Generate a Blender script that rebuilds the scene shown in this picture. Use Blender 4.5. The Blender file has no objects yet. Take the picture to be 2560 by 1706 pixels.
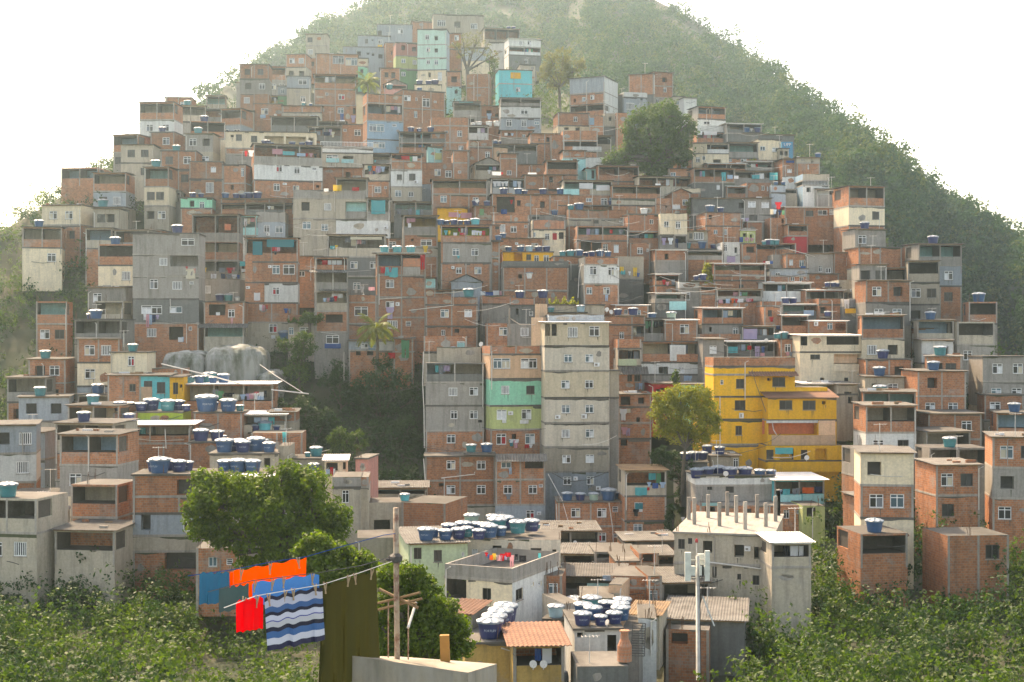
# Favela hillside in haze; everything is built in metres, camera at the origin looking along +Y.
SUN_EL, SUN_AZ, SUN_S, SKY_S, EXPO = 47, -26, 2.4, 0.15, 1.92
HAZE_DENS, HAZE_G = 0.00026, 0.76
import bpy, math, random
import numpy as np
from mathutils import Vector
rnd = random.Random(7)
SC = bpy.context.scene
COL = SC.collection
F = 3556.0            # focal length in photograph pixels
CX, CY = 1280.0, 853.0
R = math.radians

# ---------------------------------------------------------------- placing: distance of the slope for each height in the picture
PY = [-400, 0, 100, 200, 300, 400, 500, 600, 700, 850, 980, 1100, 1200, 1300, 1400, 1500, 1600, 1700, 1800]
PD = [620, 430, 365, 312, 262, 227, 212, 202, 191, 178, 168, 160, 150, 131, 116, 103, 92, 80, 70]
def depth(y):
    return float(np.interp(y, PY, PD))
def wp(x, y, d):
    return Vector(((x - CX) / F * d, d, (CY - y) / F * d))

# ---------------------------------------------------------------- materials
MATS = {}
def new_mat(name):
    m = bpy.data.materials.new(name); m.use_nodes = True
    nt = m.node_tree
    b = nt.nodes['Principled BSDF']
    return m, nt, b
def node(nt, t, **kw):
    n = nt.nodes.new(t)
    for k, v in kw.items():
        if k.startswith('i_'):
            n.inputs[k[2:].replace('_', ' ')].default_value = v
        else:
            setattr(n, k, v)
    return n
def mixc(nt, fac, a, b, mode='MIX'):
    n = nt.nodes.new('ShaderNodeMix'); n.data_type = 'RGBA'; n.blend_type = mode
    def put(sock, v):
        if hasattr(v, 'is_output'): nt.links.new(v, sock)
        elif isinstance(v, (int, float)): sock.default_value = v
        else: sock.default_value = (*v, 1) if len(v) == 3 else v
    put(n.inputs[0], fac); put(n.inputs[6], a); put(n.inputs[7], b)
    return n.outputs[2]
def ramp(nt, src, lo, hi):
    n = nt.nodes.new('ShaderNodeMapRange'); n.clamp = True
    n.inputs[1].default_value = lo; n.inputs[2].default_value = hi
    nt.links.new(src, n.inputs[0])
    return n.outputs[0]
def weather(nt, col, amt=0.5, grime=(0.07, 0.065, 0.05), patch=0.25):
    """blotches, run-off streaks and damp patches with shapes of their own, in metres of wall"""
    uv = nt.nodes.new('ShaderNodeUVMap')
    oi = nt.nodes.new('ShaderNodeObjectInfo')
    add = nt.nodes.new('ShaderNodeVectorMath'); add.operation = 'ADD'
    sc = nt.nodes.new('ShaderNodeVectorMath'); sc.operation = 'SCALE'; sc.inputs[3].default_value = 40.0
    cmb = nt.nodes.new('ShaderNodeCombineXYZ')
    for i in range(3): nt.links.new(oi.outputs['Random'], cmb.inputs[i])
    nt.links.new(cmb.outputs[0], sc.inputs[0])
    nt.links.new(uv.outputs[0], add.inputs[0]); nt.links.new(sc.outputs[0], add.inputs[1])
    mp = nt.nodes.new('ShaderNodeMapping'); mp.inputs['Scale'].default_value = (2.2, 0.28, 1)
    nt.links.new(add.outputs[0], mp.inputs[0])
    n1 = node(nt, 'ShaderNodeTexNoise', i_Scale=1.0, i_Detail=5.0, i_Roughness=0.65)
    nt.links.new(mp.outputs[0], n1.inputs['Vector'])
    n2 = node(nt, 'ShaderNodeTexNoise', i_Scale=0.55, i_Detail=6.0, i_Roughness=0.7)
    nt.links.new(add.outputs[0], n2.inputs['Vector'])
    n3 = node(nt, 'ShaderNodeTexNoise', i_Scale=5.0, i_Detail=4.0, i_Roughness=0.7)
    nt.links.new(add.outputs[0], n3.inputs['Vector'])
    c = mixc(nt, ramp(nt, n3.outputs[0], 0.35, 0.7), mixc(nt, 1.0, col, (0.86, 0.86, 0.86), 'MULTIPLY'), mixc(nt, 1.0, col, (1.1, 1.1, 1.08), 'MULTIPLY'))
    st = nt.nodes.new('ShaderNodeMath'); st.operation = 'MULTIPLY'; st.inputs[1].default_value = amt
    nt.links.new(ramp(nt, n1.outputs[0], 0.46, 0.72), st.inputs[0])
    c = mixc(nt, st.outputs[0], c, grime)
    pa = nt.nodes.new('ShaderNodeMath'); pa.operation = 'MULTIPLY'; pa.inputs[1].default_value = patch
    nt.links.new(ramp(nt, n2.outputs[0], 0.52, 0.66), pa.inputs[0])
    c = mixc(nt, pa.outputs[0], c, (0.30, 0.28, 0.25))
    hs = nt.nodes.new('ShaderNodeHueSaturation')
    v = nt.nodes.new('ShaderNodeMapRange'); v.inputs[3].default_value = 0.74; v.inputs[4].default_value = 1.2
    nt.links.new(oi.outputs['Random'], v.inputs[0]); nt.links.new(v.outputs[0], hs.inputs['Value'])
    nt.links.new(c, hs.inputs['Color'])
    return hs.outputs[0], n3.outputs[0]
def paint(name, col, amt=0.35, patch=0.2, rough=0.9):
    m, nt, b = new_mat(name)
    c, h = weather(nt, col, amt, patch=patch)
    nt.links.new(c, b.inputs['Base Color']); b.inputs['Roughness'].default_value = rough
    b.inputs['Specular IOR Level'].default_value = 0.2
    return m
def brick(name, c1, c2, mortar=(0.32, 0.24, 0.18)):
    m, nt, b = new_mat(name)
    uv = nt.nodes.new('ShaderNodeUVMap')
    t = node(nt, 'ShaderNodeTexBrick', i_Scale=1.0, i_Mortar_Size=0.016, i_Mortar_Smooth=0.2, i_Bias=0.0)
    t.inputs['Brick Width'].default_value = 0.32; t.inputs['Row Height'].default_value = 0.2
    t.inputs['Color1'].default_value = (*c1, 1); t.inputs['Color2'].default_value = (*c2, 1); t.inputs['Mortar'].default_value = (*mortar, 1)
    nt.links.new(uv.outputs[0], t.inputs['Vector'])
    c, h = weather(nt, t.outputs['Color'], 0.42, patch=0.5)
    nt.links.new(c, b.inputs['Base Color']); b.inputs['Roughness'].default_value = 0.95
    b.inputs['Specular IOR Level'].default_value = 0.15
    bp = nt.nodes.new('ShaderNodeBump'); bp.inputs['Strength'].default_value = 0.5; bp.inputs['Distance'].default_value = 0.02; bp.invert = True
    nt.links.new(t.outputs['Fac'], bp.inputs['Height']); nt.links.new(bp.outputs[0], b.inputs['Normal'])
    return m
def plain(name, col, rough=0.6, metal=0.0, spec=0.3, var=0.0):
    m, nt, b = new_mat(name)
    tc = nt.nodes.new('ShaderNodeTexCoord')
    n = node(nt, 'ShaderNodeTexNoise', i_Scale=3.0, i_Detail=4.0)
    nt.links.new(tc.outputs['Object'], n.inputs['Vector'])
    lo = tuple(max(0, c * (0.82 - var)) for c in col); hi = tuple(min(1, c * (1.12 + var)) for c in col)
    nt.links.new(mixc(nt, ramp(nt, n.outputs[0], 0.3, 0.7), lo, hi), b.inputs['Base Color'])
    b.inputs['Roughness'].default_value = rough; b.inputs['Metallic'].default_value = metal
    b.inputs['Specular IOR Level'].default_value = spec
    return m
W = {  # wall codes
 'b': brick('hollow_brick', (0.50, 0.19, 0.088), (0.34, 0.125, 0.06)),
 'B': brick('fresh_terracotta_brick', (0.56, 0.21, 0.11), (0.45, 0.175, 0.095)),
 'K': brick('pale_pink_brick', (0.40, 0.30, 0.25), (0.33, 0.25, 0.21)),
 'g': paint('cement_render', (0.29, 0.265, 0.235), 0.5, 0.3),
 'd': paint('dark_cement', (0.15, 0.15, 0.14), 0.5, 0.3),
 'v': paint('blue_grey_paint', (0.30, 0.34, 0.37), 0.35, 0.25),
 'w': paint('white_paint', (0.60, 0.60, 0.57), 0.32, 0.2),
 'c': paint('cream_paint', (0.72, 0.60, 0.43), 0.3, 0.2),
 'h': paint('warm_white_paint', (0.74, 0.655, 0.53), 0.3, 0.2),
 'k': paint('sand_render', (0.42, 0.36, 0.28), 0.42, 0.3),
 'y': paint('yellow_ochre_paint', (0.84, 0.43, 0.03), 0.22, 0.08),
 'o': paint('faded_ochre_paint', (0.48, 0.30, 0.10), 0.5, 0.4),
 'm': paint('mint_paint', (0.22, 0.60, 0.42), 0.25, 0.12),
 'x': paint('pale_mint_paint', (0.42, 0.60, 0.52), 0.28, 0.12),
 'q': paint('pale_lime_paint', (0.52, 0.62, 0.42), 0.25, 0.12),
 'n': paint('leaf_green_paint', (0.45, 0.50, 0.21), 0.35, 0.15),
 'N': paint('deep_green_paint', (0.13, 0.32, 0.15), 0.3, 0.12),
 'a': paint('turquoise_paint', (0.06, 0.48, 0.52), 0.22, 0.12),
 't': paint('pale_turquoise_paint', (0.28, 0.56, 0.55), 0.25, 0.12),
 'l': paint('sky_blue_paint', (0.24, 0.37, 0.47), 0.25, 0.15),
 'p': paint('rose_paint', (0.50, 0.22, 0.18), 0.3, 0.15),
 'e': paint('peach_paint', (0.62, 0.40, 0.26), 0.28, 0.15),
 'R': paint('red_paint', (0.52, 0.03, 0.04), 0.2, 0.05),
 'G': paint('lime_paint', (0.38, 0.52, 0.06), 0.3, 0.12),
 'C': paint('coral_paint', (0.68, 0.20, 0.10), 0.2, 0.08),
}
CONC = paint('bare_concrete', (0.34, 0.305, 0.265), 0.5, 0.3)
SLAB = paint('slab_concrete', (0.11, 0.10, 0.088), 0.6, 0.3)
INT = paint('shade_darkened_plaster', (0.10, 0.085, 0.07), 0.3, 0.2)  # plaster colour darkened to stand for the shade inside rooms
GRIMES = [paint('damp_grime', (0.10, 0.09, 0.075), .3, .2), paint('soot_grime', (0.15, 0.135, 0.115), .3, .2), paint('moss_grime', (0.075, 0.085, 0.045), .3, .2)]
M_WHITE = plain('white_aluminium', (0.72, 0.73, 0.72), 0.45)
M_DARKF = plain('dark_iron_and_room_shade', (0.07, 0.065, 0.06), 0.6)  # frames and ironwork; also the painted dark at the back of openings
M_PIPE = plain('plastic_pipe', (0.62, 0.58, 0.52), 0.5)
M_GLASS = None
def glass(name, col):
    m, nt, b = new_mat(name)
    tc = nt.nodes.new('ShaderNodeTexCoord'); oi = nt.nodes.new('ShaderNodeObjectInfo')
    hs = nt.nodes.new('ShaderNodeMapRange'); hs.inputs[3].default_value = 0.5; hs.inputs[4].default_value = 1.7
    nt.links.new(oi.outputs['Random'], hs.inputs[0])
    h = nt.nodes.new('ShaderNodeHueSaturation'); h.inputs['Color'].default_value = (*col, 1)
    nt.links.new(hs.outputs[0], h.inputs['Value']); nt.links.new(h.outputs[0], b.inputs['Base Color'])
    b.inputs['Roughness'].default_value = 0.15; b.inputs['Specular IOR Level'].default_value = 0.35
    return m
M_GLASS = glass('window_glass', (0.03, 0.03, 0.03))
M_GLASSB = glass('bluish_window_glass', (0.07, 0.12, 0.14))
M_BLIND = plain('pale_blind', (0.62, 0.64, 0.64), 0.7)
CLOTH = {}
def cloth_mat(code, col):
    m, nt, b = new_mat('cloth_' + code)
    b.inputs['Base Color'].default_value = (*col, 1); b.inputs['Roughness'].default_value = 0.9
    b.inputs['Specular IOR Level'].default_value = 0.1
    tr = nt.nodes.new('ShaderNodeBsdfTranslucent'); tr.inputs[0].default_value = (*col, 1)
    n = node(nt, 'ShaderNodeTexNoise', i_Scale=60.0, i_Detail=3.0)
    bp = nt.nodes.new('ShaderNodeBump'); bp.inputs['Strength'].default_value = 0.15
    nt.links.new(n.outputs[0], bp.inputs['Height']); nt.links.new(bp.outputs[0], b.inputs['Normal'])
    mx = nt.nodes.new('ShaderNodeMixShader'); mx.inputs[0].default_value = 0.3
    nt.links.new(b.outputs[0], mx.inputs[1]); nt.links.new(tr.outputs[0], mx.inputs[2])
    nt.links.new(mx.outputs[0], nt.nodes['Material Output'].inputs['Surface'])
    return m
for k, (nm, c) in {'w': ('white', (0.75, 0.75, 0.75)), 'r': ('red', (0.55, 0.02, 0.03)), 'b': ('blue', (0.03, 0.10, 0.30)), 't': ('turquoise', (0.05, 0.42, 0.45)),
                   'k': ('black', (0.02, 0.02, 0.025)), 'p': ('pink', (0.65, 0.32, 0.36)), 'y': ('yellow', (0.75, 0.48, 0.06)), 'o': ('orange', (0.75, 0.13, 0.03)),
                   'g': ('green', (0.10, 0.33, 0.17)), 'l': ('light blue', (0.38, 0.52, 0.66)), 'c': ('cream', (0.66, 0.60, 0.46)), 'u': ('lilac', (0.42, 0.33, 0.48)),
                   'n': ('navy blue', (0.015, 0.03, 0.09)), 'a': ('teal', (0.02, 0.22, 0.25)), 'h': ('grey', (0.22, 0.24, 0.26))}.items():
    CLOTH[k] = (nm, cloth_mat(nm.replace(' ', '_'), c))
def sheet_mat(name, c, rust, rough=0.55):
    m, nt, b = new_mat(name)
    tc = nt.nodes.new('ShaderNodeTexCoord')
    n = node(nt, 'ShaderNodeTexNoise', i_Scale=0.9, i_Detail=6.0, i_Roughness=0.7)
    nt.links.new(tc.outputs['Object'], n.inputs['Vector'])
    oi = nt.nodes.new('ShaderNodeObjectInfo')
    hs = nt.nodes.new('ShaderNodeHueSaturation'); mr = nt.nodes.new('ShaderNodeMapRange')
    mr.inputs[3].default_value = 0.75; mr.inputs[4].default_value = 1.2
    nt.links.new(oi.outputs['Random'], mr.inputs[0]); nt.links.new(mr.outputs[0], hs.inputs['Value'])
    nt.links.new(mixc(nt, ramp(nt, n.outputs[0], 0.42, 0.68), c, rust), hs.inputs['Color'])
    nt.links.new(hs.outputs[0], b.inputs['Base Color']); b.inputs['Roughness'].default_value = rough
    b.inputs['Specular IOR Level'].default_value = 0.3
    return m
M_FIBRE = sheet_mat('fibre_cement_sheet', (0.13, 0.122, 0.11), (0.06, 0.055, 0.048), .85)
M_ZINC = sheet_mat('new_zinc_sheet', (0.72, 0.70, 0.68), (0.58, 0.56, 0.54))
M_TILE = sheet_mat('clay_roof_tile', (0.27, 0.135, 0.085), (0.17, 0.085, 0.055), 0.9)
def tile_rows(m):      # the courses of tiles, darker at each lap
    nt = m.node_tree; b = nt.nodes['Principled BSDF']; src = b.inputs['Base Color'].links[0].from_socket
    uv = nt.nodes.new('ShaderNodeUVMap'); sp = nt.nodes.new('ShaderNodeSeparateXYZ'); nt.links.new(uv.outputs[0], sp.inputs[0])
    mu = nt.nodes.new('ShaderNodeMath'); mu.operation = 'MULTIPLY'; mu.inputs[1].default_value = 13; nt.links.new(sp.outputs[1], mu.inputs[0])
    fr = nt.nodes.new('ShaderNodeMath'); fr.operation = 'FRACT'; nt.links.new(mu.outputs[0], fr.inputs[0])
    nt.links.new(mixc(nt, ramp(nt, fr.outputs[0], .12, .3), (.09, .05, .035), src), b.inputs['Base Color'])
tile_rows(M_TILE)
RUSTBAR = plain('rusty_bar', (.14, .08, .05), .8)
M_WOOD = sheet_mat('weathered_wood', (0.30, 0.19, 0.10), (0.16, 0.10, 0.06), 0.85)

# ---------------------------------------------------------------- meshes
class MB:
    def __init__(s): s.v = []; s.f = []; s.m = []; s.uv = []; s.mats = []
    def mi(s, mat):
        if mat not in s.mats: s.mats.append(mat)
        return s.mats.index(mat)
    def quad(s, a, b, c, d, mat, uv=None):
        i = len(s.v); s.v += [a, b, c, d]; s.f.append((i, i + 1, i + 2, i + 3)); s.m.append(s.mi(mat))
        s.uv += uv if uv else [(0, 0), (1, 0), (1, 1), (0, 1)]
    def poly(s, pts, mat):
        i = len(s.v); s.v += list(pts); s.f.append(tuple(range(i, i + len(pts)))); s.m.append(s.mi(mat)); s.uv += [(p[0], p[2]) for p in pts]
    def obox(s, o, u, n, x0, x1, y0, y1, z0, z1, mat):
        """box in a frame: origin o, u along, n inward, z up"""
        P = lambda x, y, z: (o[0] + u[0] * x + n[0] * y, o[1] + u[1] * x + n[1] * y, z)
        w, d, h = x1 - x0, y1 - y0, z1 - z0
        q = s.quad
        q(P(x0, y0, z0), P(x1, y0, z0), P(x1, y0, z1), P(x0, y0, z1), mat, [(x0, z0), (x1, z0), (x1, z1), (x0, z1)])
        q(P(x1, y0, z0), P(x1, y1, z0), P(x1, y1, z1), P(x1, y0, z1), mat, [(y0, z0), (y1, z0), (y1, z1), (y0, z1)])
        q(P(x1, y1, z0), P(x0, y1, z0), P(x0, y1, z1), P(x1, y1, z1), mat, [(x1, z0), (x0, z0), (x0, z1), (x1, z1)])
        q(P(x0, y1, z0), P(x0, y0, z0), P(x0, y0, z1), P(x0, y1, z1), mat, [(y1, z0), (y0, z0), (y0, z1), (y1, z1)])
        q(P(x0, y0, z1), P(x1, y0, z1), P(x1, y1, z1), P(x0, y1, z1), mat, [(x0, y0), (x1, y0), (x1, y1), (x0, y1)])
        q(P(x0, y1, z0), P(x1, y1, z0), P(x1, y0, z0), P(x0, y0, z0), mat, [(x0, y1), (x1, y1), (x1, y0), (x0, y0)])
    def box(s, x0, x1, y0, y1, z0, z1, mat): s.obox((0, 0), (1, 0), (0, 1), x0, x1, y0, y1, z0, z1, mat)
    def tube(s, pts, r, mat, n=6, cap=True):
        pts = [Vector(p) for p in pts]; rr = r if isinstance(r, (list, tuple)) else [r] * len(pts)
        rings = []
        for i, p in enumerate(pts):
            d = (pts[min(i + 1, len(pts) - 1)] - pts[max(i - 1, 0)]).normalized()
            a = Vector((0, 0, 1)) if abs(d.z) < 0.9 else Vector((1, 0, 0))
            e1 = d.cross(a).normalized(); e2 = d.cross(e1)
            i0 = len(s.v)
            s.v += [tuple(p + (e1 * math.cos(2 * math.pi * k / n) + e2 * math.sin(2 * math.pi * k / n)) * rr[i]) for k in range(n)]
            rings.append(i0)
        m = s.mi(mat)
        for a, b in zip(rings, rings[1:]):
            for k in range(n):
                s.f.append((a + k, a + (k + 1) % n, b + (k + 1) % n, b + k)); s.m.append(m); s.uv += [(0, 0), (1, 0), (1, 1), (0, 1)]
        if cap:
            for a in (rings[0], rings[-1]):
                s.f.append(tuple(range(a, a + n))); s.m.append(m); s.uv += [(0, 0)] * n
    def lathe(s, prof, mat, n=20, c=(0, 0, 0), fn=None):
        """prof: (radius, z) list"""
        rings = []
        for r, z in prof:
            i0 = len(s.v)
            for k in range(n):
                a = 2 * math.pi * k / n
                q = fn(r, z, k) if fn else (r, z)
                s.v.append((c[0] + q[0] * math.cos(a), c[1] + q[0] * math.sin(a), c[2] + q[1]))
            rings.append(i0)
        m = s.mi(mat)
        for a, b in zip(rings, rings[1:]):
            for k in range(n):
                s.f.append((a + k, a + (k + 1) % n, b + (k + 1) % n, b + k)); s.m.append(m); s.uv += [(0, 0), (1, 0), (1, 1), (0, 1)]
        for a, rv in ((rings[0], True), (rings[-1], False)):
            s.f.append(tuple(range(a, a + n))[::-1 if rv else 1]); s.m.append(m); s.uv += [(0, 0)] * n
    def build(s, name, parent=None, origin=(0, 0, 0), smooth=False):
        me = bpy.data.meshes.new(name)
        ox, oy, oz = origin
        me.from_pydata([(x - ox, y - oy, z - oz) for x, y, z in s.v], [], s.f)
        for m in s.mats: me.materials.append(m)
        me.polygons.foreach_set('material_index', s.m)
        l = me.uv_layers.new(name='UVMap')
        l.data.foreach_set('uv', [c for p in s.uv for c in p])
        if smooth: me.polygons.foreach_set('use_smooth', [True] * len(s.f))
        me.update()
        o = bpy.data.objects.new(name, me); COL.objects.link(o)
        if parent: o.parent = parent
        return o
LABELS = []
def tag(o, label, cat, group=None, x=0.0, kind=None):
    o['label'] = label; o['category'] = cat
    if group: o['group'] = group
    if kind: o['kind'] = kind
    LABELS.append((o, x)); return o
def root_at(name, loc):
    o = bpy.data.objects.new(name, None); o.empty_display_size = 0.3; COL.objects.link(o); o.location = loc
    return o

# ---------------------------------------------------------------- houses
TX, TY, TS = 0.0, 0.0, 1.0
def tile(x, y, s):
    global TX, TY, TS
    TX, TY, TS = x, y, s
def sx(x): return TX + x / TS
def sy(y): return TY + y / TS
class Face:
    """vertical plane: origin o (x,y), unit u; maps photograph pixels to (s, z)"""
    def __init__(s, o, u): s.o = o; s.u = u; s.n = (-u[1], u[0])
    def s_of(s, px):
        k = (px - CX) / F   # ray x = k*y ; o+s*u on it
        return (k * s.o[1] - s.o[0]) / (s.u[0] - k * s.u[1])
    def at(s, px, py):
        t = s.s_of(px); d = s.o[1] + t * s.u[1]
        return t, (CY - py) / F * d
    def p(s, t, y, z): return (s.o[0] + s.u[0] * t + s.n[0] * y, s.o[1] + s.u[1] * t + s.n[1] * y, z)
CUR = None
FOOT = []
HANG = []
class Cur: pass
def corrugated(mb, fc, s0, s1, y0, y1, z0, z1, mat, pitch=0.35, amp=0.05, th=0.03, tile_=False):
    n = max(6, min(220, int((s1 - s0) / pitch * 4)))
    prev = None
    for i in range(n + 1):
        t = s0 + (s1 - s0) * i / n
        w = amp * math.sin(2 * math.pi * (t - s0) / pitch) if n < 220 else amp * (1 if i % 2 else -1)
        a = fc.p(t, y0, z0 + w); b = fc.p(t, y1, z1 + w); a2 = fc.p(t, y0, z0 + w - th); b2 = fc.p(t, y1, z1 + w - th)
        if prev:
            mb.quad(prev[0], a, b, prev[1], mat); mb.quad(prev[3], b2, a2, prev[2], mat); mb.quad(prev[2], a2, a, prev[0], mat); mb.quad(prev[1], b, b2, prev[3], mat)
        prev = (a, b, a2, b2)
def wall_face(mb, fc, s0, s1, z0, z1, mat, holes, yoff=0.0):
    """front wall with openings; holes: (sa, sb, za, zb, depth, backmat or None, jambmat)"""
    xs = sorted({s0, s1, *[h[0] for h in holes], *[h[1] for h in holes]}); zs = sorted({z0, z1, *[h[2] for h in holes], *[h[3] for h in holes]})
    xs = [x for x in xs if s0 - 1e-6 <= x <= s1 + 1e-6]; zs = [z for z in zs if z0 - 1e-6 <= z <= z1 + 1e-6]
    for xa, xb in zip(xs, xs[1:]):
        for za, zb in zip(zs, zs[1:]):
            xm, zm = (xa + xb) / 2, (za + zb) / 2
            if any(h[0] < xm < h[1] and h[2] < zm < h[3] for h in holes): continue
            mb.quad(fc.p(xa, yoff, za), fc.p(xb, yoff, za), fc.p(xb, yoff, zb), fc.p(xa, yoff, zb), mat, [(xa, za), (xb, za), (xb, zb), (xa, zb)])
    for sa, sb, za, zb, d, back, jm in holes:
        d = d + yoff
        q = lambda a, b, c, e, m: mb.quad(fc.p(*a), fc.p(*b), fc.p(*c), fc.p(*e), m, [(a[0] + a[1], a[2]), (b[0] + b[1], b[2]), (c[0] + c[1], c[2]), (e[0] + e[1], e[2])])
        q((sa, yoff, za), (sa, d, za), (sa, d, zb), (sa, yoff, zb), jm); q((sb, d, za), (sb, yoff, za), (sb, yoff, zb), (sb, d, zb), jm)
        q((sa, yoff, za), (sb, yoff, za), (sb, d, za), (sa, d, za), jm); q((sa, d, zb), (sb, d, zb), (sb, yoff, zb), (sa, yoff, zb), jm)
        if back is not None: q((sa, d, za), (sb, d, za), (sb, d, zb), (sa, d, zb), back)
def window_part(root, fc, sa, sb, za, zb, y, style, mb_org):
    w, h = sb - sa, zb - za
    fm = M_DARKF if style in 'kB' else M_WHITE
    t = 0.075 if w > 0.7 else 0.05
    mb = MB(); o, u, n = fc.o, fc.u, fc.n
    B = lambda a, b, c, e: mb.obox(o, u, n, a, b, y - 0.05, y + 0.02, c, e, fm)
    B(sa, sb, zb - t, zb); B(sa, sb, za, za + t); B(sa, sa + t, za + t, zb - t); B(sb - t, sb, za + t, zb - t)
    trans = style in 'Wr' and h > 0.8
    zt = za + h * 0.74 if trans else zb - t
    if trans: B(sa + t, sb - t, zt - t / 2, zt + t / 2)
    nm = 1 if w < 1.7 else 3
    if style in 'BV': nm = 5
    if style == 'S':
        for i in range(1, 3): B(sa + t, sb - t, za + h * i / 3 - 0.02, za + h * i / 3 + 0.02)
    else:
        for i in range(1, nm + 1):
            c = sa + w * i / (nm + 1); B(c - t / 2, c + t / 2, za + t, zt - (t / 2 if trans else 0))
            if trans and i % 2 == (nm + 1) // 2 % 2: B(c - t / 2, c + t / 2, zt + t / 2, zb - t)
    wo = mb.build('window', root, mb_org)
    pm = MB()
    gl = M_GLASSB if (int(sa * 10) % 3 == 0 and style == 'W') else M_GLASS
    q = lambda a, b, c, e, yy, m: pm.quad(fc.p(a, yy, c), fc.p(b, yy, c), fc.p(b, yy, e), fc.p(a, yy, e), m)
    q(sa, sb, za, zb, y, gl)
    pm.build('pane', wo, mb_org)
    cu = None
    if style == 'r': cu = CLOTH['r'][1]
    elif style == 'b': cu = M_BLIND
    elif style == 'W' and w > 0.8:
        z = int(abs(sa * 37 + za * 11)) % 5
        cu = {0: M_BLIND, 1: CLOTH['c'][1], 2: CLOTH['h'][1]}.get(z)
    if cu:
        cm = MB(); pa, pb = (sa + t, (sa + sb) / 2 - t) if int(za * 13) % 2 else ((sa + sb) / 2 + t, sb - t)
        if style == 'b': pa, pb = sa + t, sb - t
        cm.quad(fc.p(pa, y - 0.012, za + t), fc.p(pb, y - 0.012, za + t), fc.p(pb, y - 0.012, zt - t), fc.p(pa, y - 0.012, zt - t), cu)
        cm.build('blind' if style == 'b' else 'curtain', wo, mb_org)
def parse_wins(ws):
    out = []
    for tk in ws.split():
        st = 'W'; side = 'f'
        if tk[-1] in '<>': side = tk[-1]; tk = tk[:-1]
        if tk[-1].isalpha(): st = tk[-1]; tk = tk[:-1]
        out.append((st, side, [float(q) for q in tk.split(',') if q]))
    return out
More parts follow.
